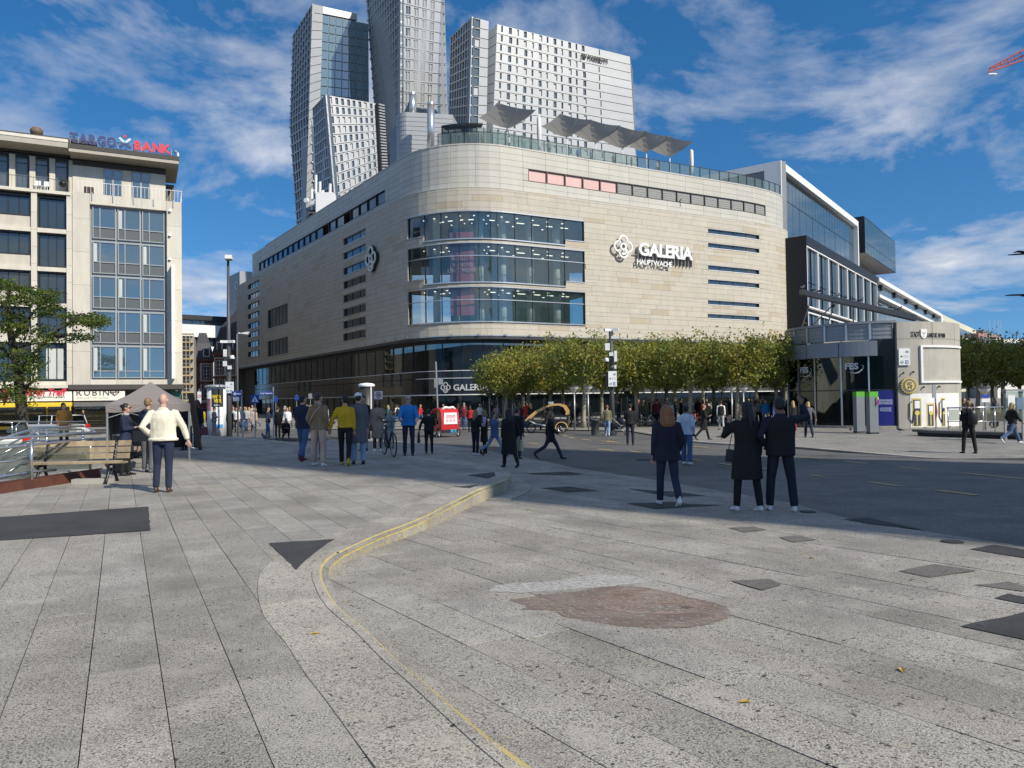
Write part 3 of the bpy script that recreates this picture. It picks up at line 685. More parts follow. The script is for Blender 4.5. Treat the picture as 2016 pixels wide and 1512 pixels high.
# rounded corner glazing
nb = 10
for i, (z0, z1) in enumerate(rows):
 m_ = MB()
 GP.box(m_, wl_, wr_, z1 - .05, z1 + .05, -.42, .03); GP.box(m_, wl_ + (bay if i < 2 else 0), wr_ - (bay if i < 2 else 0), z0 - .12, z0, -.45, .12)
 if i < 2:
  GP.box(m_, wl_, wl_ + bay, z0 + .45, z0 + .55, -.42, .06); GP.box(m_, wr_ - bay, wr_, z0 + .45, z0 + .55, -.42, .06)
 o = m_.build('window', M_SIL, store)
 eds = [wl_] + [wl_ + bay + (wr_ - wl_ - 2 * bay) * k / (nb - 2) for k in range(nb - 1)] + [wr_]
 for k in range(nb):
  a, b = eds[k], eds[k + 1]; zb = z0 + .55 if (i < 2 and k in (0, nb - 1)) else z0
  mu = MB(); GP.box(mu, a - .03, a + .03, zb, z1, -.3, -.14); mu.build('mullion', M_DARKF, o)
  zm = [zb, z1] if i == 0 else [zb, z1 - 1.25, z1]
  for q0, q1 in zip(zm, zm[1:]):
   p_ = MB(); GP.box(p_, a + .035, b - .035, q0 + .02, q1 - .02, -.24, -.2); p_.build('pane', M_GLC, o)
 mu = MB(); GP.box(mu, wr_ - .06, wr_, z0 + (.55 if i < 2 else 0), z1, -.3, -.14)
 mu.build('mullion', M_DARKF, o)
 if i: m_ = MB(); GP.box(m_, wl_, wr_, z1 - 1.29, z1 - 1.21, -.18, -.1); m_.build('transom', M_SIL, o)
M_INT = mat('interior_wall', (.5, .52, .5), .8, var=.15, scale=.6); M_COLN = mat('white_column', (.72, .73, .71), .6, var=.03)
m_ = MB(); GP.box(m_, wl_ - 2, wr_ + 2, ZS0, 21, -6.4, -6.2); m_.build('interior_wall', M_INT, store)
m_ = MB()
for z0, z1 in ((20.15, 20.6), (17.0, 17.44), (12.66, 13.14), (8.7, 9.24)): GP.box(m_, wl_ - 2, wr_ + 2, z0, z1, -6.2, -.5)
m_.build('floor_slab', mat('interior_floor', (.42, .42, .40), .6, var=.1), store)
for zz in rows:
 for k in range(6):
  s_ = wl_ + 2 + (wr_ - wl_ - 4) * k / 5; p = GP.pt(s_, zz[0], -2.4); m_ = MB(); m_.cyl(p, (p.x, p.y, zz[1]), .38, n=14); m_.build('column', M_COLN, store, True)
for zz in rows:
 m_ = MB()
 for k in range(11):
  for d in (-1.9, -3.6, -5.2):
   s_ = wl_ + 1 + (wr_ - wl_ - 2) * k / 10 + .7 * math.sin(d); GP.box(m_, s_, s_ + (.9 if d == -3.6 else .22), zz[1] - .06, zz[1] - .01, d, d + .12)
 m_.build('ceiling_lamps', M_LAMP, store)
# hanging banner behind the corner glass
sb0, sb1 = GP.px(882, 520)[0], GP.px(936, 520)[0]
m_ = MB(); GP.box(m_, sb0, sb1, 9.9, 18.2, -.62, -.58); bn = m_.build('banner', mat('rose_banner', (.55, .16, .22), .6, var=.08), store)
m_ = MB(); sm = (sb0 + sb1) / 2; n_ = GP.nrm(sm); u_ = Vector((-n_.y, n_.x, 0)); w_ = sb1 - sb0
for k, tx in enumerate(('BEAUTY', 'WÄSCHE', 'UND MEHR')): text_on(m_, tx, GP.pt(sm, 15.6 - .62 * k, -.5), u_, Vector((0, 0, 1)), n_, height=.42, bold=.02, ext=.02, center=True)
m_.build('lettering', mat('banner_print', (.70, .45, .48), .6, var=0), bn)
# glazed base under the overhang
D0 = -1.3; SG0 = GP.px(487, 735)[0]
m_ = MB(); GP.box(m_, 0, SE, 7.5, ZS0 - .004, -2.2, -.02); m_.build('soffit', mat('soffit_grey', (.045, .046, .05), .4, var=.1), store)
m_ = MB(); GP.box(m_, 0, SE, ZS0 - .06, ZS0 + .03, -.06, .03); m_.build('edge_trim', M_SIL, store)
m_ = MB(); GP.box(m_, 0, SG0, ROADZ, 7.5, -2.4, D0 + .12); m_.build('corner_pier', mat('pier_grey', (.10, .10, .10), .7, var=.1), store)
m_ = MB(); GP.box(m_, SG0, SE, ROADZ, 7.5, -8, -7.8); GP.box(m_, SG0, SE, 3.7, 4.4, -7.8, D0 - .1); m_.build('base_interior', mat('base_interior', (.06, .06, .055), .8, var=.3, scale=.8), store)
sgw = GP.px(985, 765)[0]; n = int((SE - SG0) / 2.45); ed = [SG0 + (SE - SG0) * k / n for k in range(n + 1)]; mu = MB()
for k in range(n):
 a, b = ed[k] + .03, ed[k + 1] - .03
 m_ = MB(); GP.box(m_, a, b, 4.5, 7.2, D0, D0 + .04); m_.build('glass_pane', M_GLD, store)
 m_ = MB(); GP.box(m_, a, b, 3.74, 4.42, D0, D0 + .08); m_.build('fascia_panel', M_BLK, store)
 m_ = MB(); GP.box(m_, a, b, 2.1, 3.68, D0, D0 + .10); m_.build('fascia_panel', M_BLK if a < sgw else M_GRNM, store)
 m_ = MB(); GP.box(m_, a, b, ROADZ + .1, 1.98, D0 - .5, D0 - .46); m_.build('shop_window', M_GLD, store)
 mu = MB(); GP.box(mu, ed[k] - .03, ed[k] + .03, 4.5, 7.2, D0 - .1, D0 + .09); mu.build('mullion', M_DARKF, store); mu = MB(); GP.box(mu, ed[k] - .04, ed[k] + .04, ROADZ, 1.98, D0 - .56, D0 - .40); mu.build('mullion', M_DARKF, store)
mu = MB(); GP.box(mu, SG0, SE, 7.2, 7.5, D0 - .1, D0 + .1); mu.build('head_rail', M_DARKF, store)
m_ = MB(); GP.box(m_, SG0, SE, 2.0, 2.085, D0 - .5, D0 + .22); GP.box(m_, SG0, SE, 4.43, 4.49, D0 - .1, D0 + .14); GP.box(m_, GP.px(800, 748)[0], GP.px(1100, 745)[0], 3.685, 3.735, D0 - .1, D0 + .16); m_.build('metal_strip', M_WHT, store)
# upper setback storey in pale metal panels
DU = -.55; su0 = GP.px(497, 530, DU)[0]
px0, px1, px2 = GP.px(1040, 335, DU)[0], GP.px(1215, 355, DU)[0], GP.px(1507, 410, DU)[0]
wz0, wz1 = 23.75, 25.05; lw0, lw1 = GP.px(510, 525, DU)[0], GP.px(758, 395, DU)[0]; lz0, lz1 = 23.35, 24.75
uh = [(px0, px2, wz0, wz1), (lw0, lw1, lz0, lz1)]
m_ = MB()
for a, b, c, d in sub_rect((su0, GP.L, ZS1, ZT), uh): GP.box(m_, a, b, c, d, DU - .4, DU - .05)
m_.build('upper_backing', M_STJ, store)
m_ = MB(); GP.box(m_, 0, SE + .5, ZS1, ZS1 + .06, DU - 1.2, .02); m_.build('ledge', M_METP, store)
for k in range(7):
 z0 = ZS1 + .08 + (ZT - ZS1 - .08) * k / 7; z1 = ZS1 + .08 + (ZT - ZS1 - .08) * (k + 1) / 7; a = su0
 while a < SE + .4:
  b = min(a + 2.66, SE + .45)
  for q in sub_rect((a, b, z0, z1), uh):
   t = rr.uniform(.93, 1.04); m_ = MB(); GP.box(m_, q[0] + .012, q[1] - .012, q[2] + .012, q[3] - .012, DU - .05, DU, 0, (t, t, t * rr.uniform(.96, 1)))
   m_.build('metal_panel', M_METP, store)
  a = b
n1, n2 = 5, 11
for k in range(n1 + n2):
 if k < n1: a, b = px0 + (px1 - px0) * k / n1, px0 + (px1 - px0) * (k + 1) / n1
 else: a, b = px1 + (px2 - px1) * (k - n1) / n2, px1 + (px2 - px1) * (k - n1 + 1) / n2
 m_ = MB(); GP.box(m_, a, b, wz0, wz0 + .07, DU - .3, DU + .02); GP.box(m_, a, b, wz1 - .07, wz1, DU - .3, DU + .02); GP.box(m_, a, a + .07, wz0 + .07, wz1 - .07, DU - .3, DU + .01); GP.box(m_, b - .05, b, wz0 + .07, wz1 - .07, DU - .3, DU + .01)
 o = m_.build('window', mat('brown_frame', (.09, .055, .045), .5, var=.1) if k < n1 else M_DARKF, store)
 if k < n1: m_ = MB(); GP.box(m_, a + .07, b - .05, wz0 + .07, wz1 - .07, DU - .2, DU - .16); m_.build('blind', M_PINK, o)
 else:
  m_ = MB()
  for j in range(9): z0 = wz0 + .07 + (wz1 - wz0 - .14) * j / 9; GP.box(m_, a + .07, b - .05, z0 + .01, z0 + .12, DU - .2, DU - .1 - .03 * (j % 2))
  m_.build('shutter', M_SHUT, o)
n1 = 20
for k in range(n1):
 if k in (12, 15): continue
 a, b = lw0 + (lw1 - lw0) * k / n1, lw0 + (lw1 - lw0) * (k + 1) / n1
 m_ = MB(); GP.box(m_, a, b, lz0, lz0 + .07, DU - .3, DU + .02); GP.box(m_, a, b, lz1 - .07, lz1, DU - .3, DU + .02); GP.box(m_, a, a + .09, lz0 + .07, lz1 - .07, DU - .3, DU + .01)
 o = m_.build('window', M_DARKF, store); m_ = MB(); GP.box(m_, a + .09, b, lz0 + .07, lz1 - .07, DU - .2, DU - .16); m_.build('pane', M_GLB, o)
# roof deck and side wall
m_ = MB(); top = [GP.pt(t, ZT - .02, DU - .1) for t in [su0] + [x for x in GP.s if x > su0]]
m_.add(top + [Vector((20, 150, ZT - .02)), Vector((-30, 150, ZT - .02))], [tuple(range(len(top) + 2))][:1]); m_.f = [tuple(f) for f in m_.f]; m_.build('roof', mat('roof_grey', (.25, .25, .24), .9, var=.1), store)
m_ = MB(); GP.box(m_, su0 + 8, SE + .5, ZT, ZT + .14, DU - .5, DU + .04); m_.build('roof_edge', M_METP, store)
for a, b in (((-58, 145), (-49.6, 133.4)),):
 pass
m_ = MB(); p0 = GP.pt(0, 0, 0)
m_.add([(p0.x, p0.y, ROADZ), (p0.x + 25, p0.y + 17, ROADZ), (p0.x + 25, p0.y + 17, ZS1), (p0.x, p0.y, ZS1)], [(3, 2, 1, 0)]); m_.build('side_wall', M_STJ, store)
m_ = MB(); q0 = GP.pt(su0, 0, DU); m_.add([(q0.x, q0.y, ZS1), (q0.x + 16, q0.y + 11, ZS1), (q0.x + 16, q0.y + 11, ZT), (q0.x, q0.y, ZT)], [(3, 2, 1, 0)]); m_.build('upper_side_wall', M_METP, store)
m_ = MB(); GP.box(m_, su0 + 12, SA + 2, ZT, ZT + .75, DU - 3.4, DU - 2.8); GP.box(m_, 3, 13, ZS1, ZS1 + 3.2, -12, -6); GP.box(m_, su0 + 1, su0 + 10, ZT, ZT + 1.6, -9, -5); m_.build('roof_upstand', M_WHT, store)
# small spotlights along the overhang
for k in range(26):
 s_ = SA - 12 + k * 2.7
 if s_ > SE - 1: break
 m_ = MB(); p = GP.pt(s_, ZS0 + .12, .22); m_.cbox(p, .34, .16, .1, rz=math.atan2(GP.nrm(s_).x, -GP.nrm(s_).y)); p2 = GP.pt(s_, ZS0 + .1, -.02); m_.tube([p2, p], .02, 6); m_.build('spotlight', M_SIL, store)
m_ = MB(); s_, z_ = GP.px(1339, 400, DU); p = GP.pt(s_, z_, DU); m_.tube([p - Vector((0, 0, .4)), p + Vector((0, 0, .35)), p + GP.nrm(s_) * .25 + Vector((0, 0, .45))], .05, 6); m_.build('wall_camera', M_DARKF, store)
# ---------------------------------------------------------------- signs on the store
def emblem(mb, O, U, V, N, r, w, t, mi=0):
 for k in range(4):
  a = math.pi / 2 * k; c = (r * .52 * math.cos(a), r * .52 * math.sin(a)); flat_ring(mb, O, U, V, N, arc_pts(c, r * .44, a - 2.2, a + 2.2, 16), w, t, mi)
 flat_ring(mb, O, U, V, N, arc_pts((0, 0), r * .27, 0, 2 * math.pi - .01, 18), w, t * 1.01, mi)
 flat_ring(mb, O, U, V, N, [(r * .27, r * .1), (r * .27, -r * .42), (r * .2, -r * .6), (0, -r * .68), (-r * .2, -r * .6)], w, t * 1.02, mi)
def rowtext(mbs, txt, s0, s1, z, h, d, ext, bold):
 """each letter follows the curved wall"""
 ws_ = []
 for c in txt: v_ = text_geo(c, bold, .08)[0]; ws_.append(max(q.x for q in v_) - min(q.x for q in v_))
 hc = max(q.y for q in text_geo('A', bold, .08)[0]); k_ = h / hc; gp_ = ((s1 - s0) - sum(ws_) * k_) / (len(txt) - 1); pos = s0
 for i, ch_ in enumerate(txt):
  s_ = pos + ws_[i] * k_ / 2; pos += ws_[i] * k_ + gp_; N = GP.nrm(s_); U = Vector((-N.y, N.x, 0)); mb = MB()
  text_on(mb, ch_, GP.pt(s_, z + h / 2, d), U, Vector((0, 0, 1)), N, width=ws_[i] * k_, height=h * (.78 if ch_ in 'aer' else 1), bold=bold, ext=ext, center=True); mbs.append(mb)
ss0, zz0 = GP.px(1252, 508); ss1, _z = GP.px(1358, 510); hh = GP.px(1252, 482)[1] - zz0; zz0 = (zz0 + GP.px(1358, 511)[1]) / 2
sg = thing('wall_sign', 'white raised flower emblem and GALERIA HAUPTWACHE letters on the sunlit front', 'sign', GP.pt(ss0, zz0, .3))
L = []; rowtext(L, 'GALERIA', ss0, ss1, zz0, hh, .45, .12, .035)
for mb in L: mb.build('letter', M_WHT, sg)
t0, tz = GP.px(1249, 521); t1 = GP.px(1318, 521)[0]; L = []; rowtext(L, 'HAUPTWACHE', t0, t1, zz0 - .95, .55, .45, .1, .02)
for mb in L: mb.build('small_letter', M_WHT, sg)
es, ez = GP.px(1222, 487); N = GP.nrm(es); U = Vector((-N.y, N.x, 0)); mb = MB(); emblem(mb, GP.pt(es, ez, .42), U, Vector((0, 0, 1)), N, 1.22, .20, .12); mb.build('emblem', M_WHT, sg)
mb = MB(); GP.box(mb, ss0 - .6, ss1, zz0 + .1, zz0 + .18, .12, .2); GP.box(mb, t0, t1, zz0 - .55, zz0 - .49, .12, .2)
for k in range(16): s_ = ss0 + (ss1 - ss0) * k / 15; GP.box(mb, s_, s_ + .05, zz0 - .7, zz0 + .9, .02, .36)
mb.build('mounting_rail', mat('rail_grey', (.3, .3, .3), .5, var=.05), sg)
es, ez = GP.px(737, 510); N = GP.nrm(es); U = Vector((-N.y, N.x, 0))
sg2 = thing('wall_sign', 'grey flower emblem alone on the shaded side wall of the store', 'sign', GP.pt(es, ez, .3))
mb = MB(); emblem(mb, GP.pt(es, ez, .42), U, Vector((0, 0, 1)), N, 1.36, .24, .1); mb.build('emblem', M_WHT, sg2)
mb = MB(); emblem(mb, GP.pt(es, ez, .1), U, Vector((0, 0, 1)), N, 1.36, .34, .28); mb.build('backing', M_DARKF, sg2)
es0, ez0 = GP.px(894, 769, D0 + .1); es1 = GP.px(960, 769, D0 + .1)[0]
sg3 = thing('shop_sign', 'grey GALERIA lettering with emblem on black fascia above the corner entrance', 'sign', GP.pt(es0, ez0, D0 + .3))
L = []; rowtext(L, 'GALERIA', es0, es1, ez0, .62, D0 + .2, .06, .02)
M_LGR = mat('letter_grey', (.55, .56, .57), .5, var=.03)
for mb in L: mb.build('letter', M_LGR, sg3)
e_, _ = GP.px(878, 764, D0 + .1); N = GP.nrm(e_); mb = MB(); emblem(mb, GP.pt(e_, ez0 + .32, D0 + .17), Vector((-N.y, N.x, 0)), Vector((0, 0, 1)), N, .52, .085, .05); mb.build('emblem', M_LGR, sg3)
# louvre grilles on the dark base
for x0, x1, y0, y1 in ((588, 610, 753, 772), (754, 789, 737, 762)):
 a, zt_ = GP.px(x0, y0, D0 + .1); b, zb_ = GP.px(x1, y1, D0 + .1); zb_ = GP.px(x0, y1, D0 + .1)[1]; m_ = MB()
 for j in range(2):
  c0, c1 = a + (b - a) * j / 2, a + (b - a) * (j + 1) / 2
  for k in range(8): z0 = zb_ + (zt_ - zb_) * k / 8; GP.box(m_, c0 + .06, c1 - .06, z0 + .02, z0 + .07, D0 + .1, D0 + .16)
  GP.box(m_, c0, c0 + .05, zb_, zt_, D0 + .1, D0 + .19); GP.box(m_, c1 - .05, c1, zb_, zt_, D0 + .1, D0 + .19)
 m_.build('louvre_grille', mat('grille_grey', (.09, .10, .105), .5, var=.1), store)
# pink panel sign (left blank bars) and second entrance lettering behind the trees
s0_, z0_ = GP.px(1430, 757, D0 + .12); s1_ = GP.px(1478, 757, D0 + .12)[0]
sg4 = thing('shop_sign', 'white galeria lettering on the dark fascia half hidden by plane trees', 'sign', GP.pt(s0_, z0_, D0 + .3))
L = []; rowtext(L, 'galeria', s0_, s1_, z0_ - .1, .8, D0 + .22, .08, .03)
for mb in L: mb.build('letter', M_WHT, sg4)
# ---------------------------------------------------------------- roof terrace
tr_ = thing('terrace_railing', 'glass panel railing with dark posts along the roof terrace edge', 'railing', GP.pt(SB, ZT, DU))
r0 = GP.px(862, 300, DU)[0]; a = r0; pr = MB(); M_RG = glass('railing_glass', (.16, .21, .19), .5, 1.5)
ZR = ZT + .16
while a < SE - .5:
 b = min(a + 1.5, SE - .4); m_ = MB(); GP.box(m_, a + .03, b - .03, ZR + .08, ZR + 1.12, DU - .12, DU - .10); m_.build('glass_panel', M_RG, tr_)
 m_ = MB(); GP.box(m_, a - .03, a + .03, ZR - .16, ZR + 1.15, DU - .09, DU - .02); m_.build('post', M_DARKF, tr_); a = b
m_ = MB(); GP.box(m_, r0, SE - .4, ZR + 1.15, ZR + 1.2, DU - .14, DU - .06); m_.build('handrail', M_DARKF, tr_)
# tall wind screen at the corner of the terrace
ws = thing('wind_screen', 'curved dark glass wind screen sheltering the corner of the roof terrace', 'glass screen', GP.pt(SB, ZT, -3))
a0_, a1_ = GP.px(870, 270, -2.2)[0], GP.px(1060, 280, -2.2)[0]; k_ = 13
for k in range(k_):
 a, b = a0_ + (a1_ - a0_) * k / k_, a0_ + (a1_ - a0_) * (k + 1) / k_; m_ = MB(); GP.box(m_, a + .04, b - .04, ZR, ZR + 2.45 - .05 * k, -2.25, -2.2); m_.build('glass_panel', M_RG if k > 4 else M_GLD, ws)
 m_ = MB(); GP.box(m_, a - .04, a + .04, ZR, ZR + 2.5 - .05 * k, -2.3, -2.16); m_.build('post', M_DARKF, ws)
m_ = MB(); GP.box(m_, a0_, a0_ + (a1_ - a0_) * .45, ZR + 2.45, ZR + 2.6, -3.2, -2.1); m_.build('canopy', M_DARKF, ws)
# glazed terrace pavilion behind
pv = thing('terrace_pavilion', 'long glazed pavilion with dark frame behind the roof terrace umbrellas', 'pavilion', GP.pt(SB + 12, ZT, -8))
a0_, a1_ = SB + 6, SE - 4; k_ = 14
for k in range(k_):
 a, b = a0_ + (a1_ - a0_) * k / k_, a0_ + (a1_ - a0_) * (k + 1) / k_
 if b > SE: break
 m_ = MB(); GP.box(m_, a + .05, b - .05, ZT, ZT + 2.1, -7.05, -7); m_.build('glass_panel', M_RG, pv); m_ = MB(); GP.box(m_, a - .05, a + .05, ZT, ZT + 2.15, -7.1, -6.95); m_.build('post', M_WHT, pv)
m_ = MB(); GP.box(m_, a0_, a1_, ZT + 2.15, ZT + 2.4, -9, -6.6); m_.build('roof', M_WHT, pv)
def m_canvas():
 m = mat('grey_canvas', (.36, .355, .34), .85, var=.05); nt = m.node_tree; b = nt.nodes['Principled BSDF']; t = nd(nt, 'ShaderNodeBsdfTranslucent'); t.inputs[0].default_value = (.5, .48, .45, 1); x = nd(nt, 'ShaderNodeMixShader'); x.inputs[0].default_value = .32
 nt.links.new(b.outputs[0], x.inputs[1]); nt.links.new(t.outputs[0], x.inputs[2]); nt.links.new(x.outputs[0], nt.nodes['Material Output'].inputs[0]); return m
M_UMB = m_canvas(); M_STEM = mat('white_mast', (.68, .68, .67), .5, var=.03)
def funnel(px, pyt, pyc, w, lab):
 s_, zt_ = GP.px(px, pyt, -3.5); zc_ = GP.px(px, pyc, -3.5)[1]; p = GP.pt(s_, ZR, -3.5); N = GP.nrm(s_); U = Vector((-N.y, N.x, 0))
 t = thing('terrace_umbrella', lab, 'umbrella', p, 'funnel umbrellas on the roof terrace'); m_ = MB(); n_ = 8; vs_ = []
 for i in range(n_ + 1):
  for j in range(n_ + 1):
   x, y = i / n_ * 2 - 1, j / n_ * 2 - 1; e = max(abs(x), abs(y)); r_ = math.hypot(x, y) / 1.42
   h = zc_ + (zt_ - zc_) * (e ** 1.25 * .72 + r_ ** 1.6 * .28); vs_.append(p + (U * x + N * y) * w / 2 + Vector((0, 0, h - p.z)))
 m_.add(vs_, [(i * (n_ + 1) + j, (i + 1) * (n_ + 1) + j, (i + 1) * (n_ + 1) + j + 1, i * (n_ + 1) + j + 1) for i in range(n_) for j in range(n_)]); m_.build('canopy', M_UMB, t)
 m_ = MB(); m_.cyl(p, p + Vector((0, 0, zc_ - p.z + .1)), .07); m_.build('mast', M_STEM, t, True)
 m_ = MB()
 for x, y in ((1, 1), (1, -1), (-1, 1), (-1, -1), (1, 0), (-1, 0), (0, 1), (0, -1)): m_.tube([p + Vector((0, 0, zc_ - p.z)), p + (U * x + N * y) * w / 2 * .98 + Vector((0, 0, (zt_ if x * y else zc_ + (zt_ - zc_) * .76) - p.z - .03))], .025, 5)
 m_.build('ribs', M_STEM, t)
for x, yt, yc, w, lab in ((998, 224, 252, 4.5, 'grey funnel umbrella standing alone nearest the terrace corner'), (1115, 242, 270, 4.1, 'grey funnel umbrella, second from the terrace corner'), (1172, 253, 281, 4.1, 'grey funnel umbrella, third from the terrace corner'), (1225, 264, 292, 4.1, 'grey funnel umbrella, fourth from the terrace corner'), (1272, 273, 300, 4.0, 'grey funnel umbrella, fifth from the terrace corner'), (1318, 283, 308, 4.0, 'grey funnel umbrella at the far right end of the terrace')): funnel(x, yt, yc, w, lab)
for x, y0, y1, lab in ((1061, 228, 283, 'closed pale umbrella between the open ones on the roof terrace'), (1361, 294, 334, 'closed pale umbrella at the far end of the roof terrace')):
 s_, zt_ = GP.px(x, y0, -2.5); p = GP.pt(s_, ZR, -2.5); t = thing('closed_umbrella', lab, 'umbrella', p); h = zt_ - p.z
 m_ = MB(); m_.tube([p + Vector((0, 0, .9)), p + Vector((0, 0, 1.3)), p + Vector((0, 0, h * .6)), p + Vector((0, 0, h * .95)), p + Vector((0, 0, h))], [.1, .2, .26, .24, .05], 9); m_.build('canopy', M_STEM, t, True); m_ = MB(); m_.cyl(p, p + Vector((0, 0, 1)), .05); m_.build('mast', M_STEM, t)
# rooftop plant room with rounded end, flues
pc = at(806, 280, 88); pl = thing('plant_room', 'ribbed grey rooftop plant room with rounded end', 'plant room', (pc.x, pc.y, ZT))
zt_ = at(806, 229, 88).z; M_RIB = mat('ribbed_grey_cladding', (.36, .365, .375), .45, metal=.3, var=.06, scale=1, streak=12); x0, x1 = at(781, 280, 88).x, at(846, 280, 88).x; r_ = (x1 - x0) * .34
m_ = MB(); o2 = Vector((x0 + r_, 88, 0)); pr_ = []
for i in range(9): a = math.pi - math.pi / 2 * i / 8 * 1.0; pr_.append((o2.x + r_ * math.cos(a), o2.y - r_ * math.sin(a)))
pr_ += [(x1 + 2.8, 88 - r_ * .25), (x1 + 4, 97), (x0, 97)]
m_.prism([(x, y, ZT - .5) for x, y in pr_], (0, 0, zt_ - ZT + .5)); m_.build('cladding', M_RIB, pl)
for k in range(16):
 m_ = MB(); z0 = ZT + (zt_ - ZT) * k / 16; sc_ = [(o2.x + (x - o2.x) * 1.0, y) for x, y in pr_[:10]]
 for a, b in zip(sc_, sc_[1:]): m_.par((a[0], a[1] - .04, z0), (b[0] - a[0], b[1] - a[1], 0), (0, .05, 0), (0, 0, .06))
 m_.build('rib', M_RIB, pl)
m_ = MB(); dk = at(765, 280, 90); m_.prism([(dk.x, 91, ZT - .5), (x0 - .02, 88, ZT - .5), (x0 - .02, 97, ZT - .5), (dk.x, 97, ZT - .5)], (0, 0, at(770, 248, 90).z - ZT)); m_.build('dark_side', M_GRNM, pl)
for x, y0, y1, D, w, lab in ((812, 183, 232, 90, .38, 'slim steel flue rising above the plant room'), (848, 203, 292, 84, .42, 'taller steel flue standing right of the plant room')):
 p, q = at(x, y1, D), at(x, y0, D); f_ = thing('flue', lab, 'chimney', p); m_ = MB(); m_.cyl(p, q, w, n=14); m_.build('pipe', M_SIL, f_, True); m_ = MB(); m_.cyl(q - Vector((0, 0, .25)), q + Vector((0, 0, .02)), w * 1.08, n=14); m_.build('collar', M_SIL, f_)
an = at(624, 415, 112); t = thing('antenna_mast', 'cluster of mobile phone antennas on the store roof edge', 'antenna', an)
for dx, y0, y1 in ((-10, 372, 415), (-2, 345, 418), (6, 358, 415), (12, 375, 410), (26, 362, 400)):
 p, q = at(624 + dx, y1, 112), at(624 + dx, y0, 112); m_ = MB(); m_.cyl(p, q, .09, n=6); m_.build('pole', M_SIL, t); m_ = MB(); m_.cyl(p.lerp(q, .5), q, .2, n=8); m_.build('antenna', M_WHT, t)
for dx, y in ((-20, 395), (10, 382), (-8, 400)): p = at(624 + dx, y, 111.6); m_ = MB(); m_.cyl(p, p + Vector((-.1, -.3, 0)), .4, .35, n=12); m_.build('dish', M_WHT, t)
m_ = MB(); p = at(642, 404, 112); m_.cbox(p, 2.6, 2, 3.4); m_.build('cabinet', M_WHT, t)
mb = MB(); p = at(607, 408, 112); mb.cbox(p + Vector((1, .3, -.6)), 2.2, 1, .3); mb.build('platform', M_DARKF, t)
# ladder-like pipes at the back edge of the upper storey
mb = MB()
for x in (498, 506): p, q = at(x, 543, 126), at(x + 8, 499, 126); mb.tube([p, q], .16, 6)
o = mb.build('vent_pipe', M_WHT, store)
# ================================================================ bank and shop building on the left
M_LIME = mat('pale_limestone', (.60, .565, .49), .8, var=.09, scale=1.2, streak=.25, tint=True, bump=.06, bscale=9)
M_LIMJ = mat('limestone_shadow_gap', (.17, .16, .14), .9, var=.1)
M_GFR = mat('grey_window_frame', (.30, .33, .35), .45, var=.04)
M_GSP = mat('grey_spandrel', (.10, .115, .12), .4, var=.05)
M_BROOF = mat('dark_roof_edge', (.06, .055, .05), .7, var=.1)
M_SOF = mat('eave_soffit', (.42, .39, .33), .85, var=.06)
M_CURT = mat('pale_curtain', (.52, .55, .53), .8, var=.12, scale=3, streak=.1)
TB = FC((-38.8, 65.0), (-30.9, 68.95)); tp = TB.px
bank = thing('office_building', 'pale limestone office block with large windows and a rooftop bank sign', 'building', TB.pt(0, ROADZ))
def bx(mt, name, a0, a1, z0, z1, d0, d1, par=None, tint=None):
 m_ = MB(); TB.box(m_, a0, a1, z0, z1, d0, d1, 0, tint); return m_.build(name, mt, par or bank)
aR = tp(358.5, 600)[0]; aM = tp(140, 500)[0]; aL = -19.0
zE = tp(250, 309, 1.5)[1] if False else tp(139, 296, 0)[1]
zTer = tp(200, 383)[1]; zB = tp(250, 757)[1]
# right section: limestone panels round a grey window field
wf = [tp(177, 401), tp(329, 747)]; fa0, fa1 = tp(177, 500)[0], tp(328.5, 500)[0]; fz1, fz0 = tp(250, 408)[1], tp(250, 747)[1]
zTl = tp(60, 372)[1]
bx(M_LIMJ, 'core_wall', aL, aM, zB, zTl - .1, -6, -.9); bx(M_LIMJ, 'core_wall', aM, fa0, zB, zTer - .1, -6, -.3); bx(M_LIMJ, 'core_wall', fa1, aR - .05, zB, zTer - .1, -6, -.3); bx(M_LIMJ, 'core_wall', fa0, fa1, zB, zTer - .1, -6, -1.2)
m_ = MB(); TB.box(m_, aL, aR - .4, ROADZ, zE - .5, -88, -6.01); m_.build('added_shade_wing', mat('shade_wing_dark', (.17, .165, .15), .8, var=.3, scale=.4), bank)  # unseen dark wing, added to dim the store's left wall and its reflections
rr = random.Random(31)
def stones(a0, a1, z0, z1, h, d0=-.3, d1=0.0, w=2.2):
 z = z0
 while z < z1 - .05:
  zt = min(z + h, z1); n = max(1, round((a1 - a0) / w))
  for k in range(n):
   t = rr.uniform(.93, 1.05); bx(M_LIME, 'stone_panel', a0 + (a1 - a0) * k / n + .008, a0 + (a1 - a0) * (k + 1) / n - .008, z + .008, zt - .008, d0, d1, None, (t, t, t * .99))
  z = zt
stones(aM + .1, fa0, zB, zTer, 2.95); stones(fa1, aR, zB, zTer, 2.95); stones(fa0, fa1, fz1, zTer, 1.2); stones(fa0, fa1, zB, fz0, 1.0)
bx(M_GFR, 'window_field', fa0, fa1, fz0, fz1, -.9, -.45)
rowy = [(405, 467), (466, 540), (540, 613), (615, 682), (690, 746)]; zr = [fz1 - (fz1 - fz0) * k / 5 for k in range(6)]; nc = 3
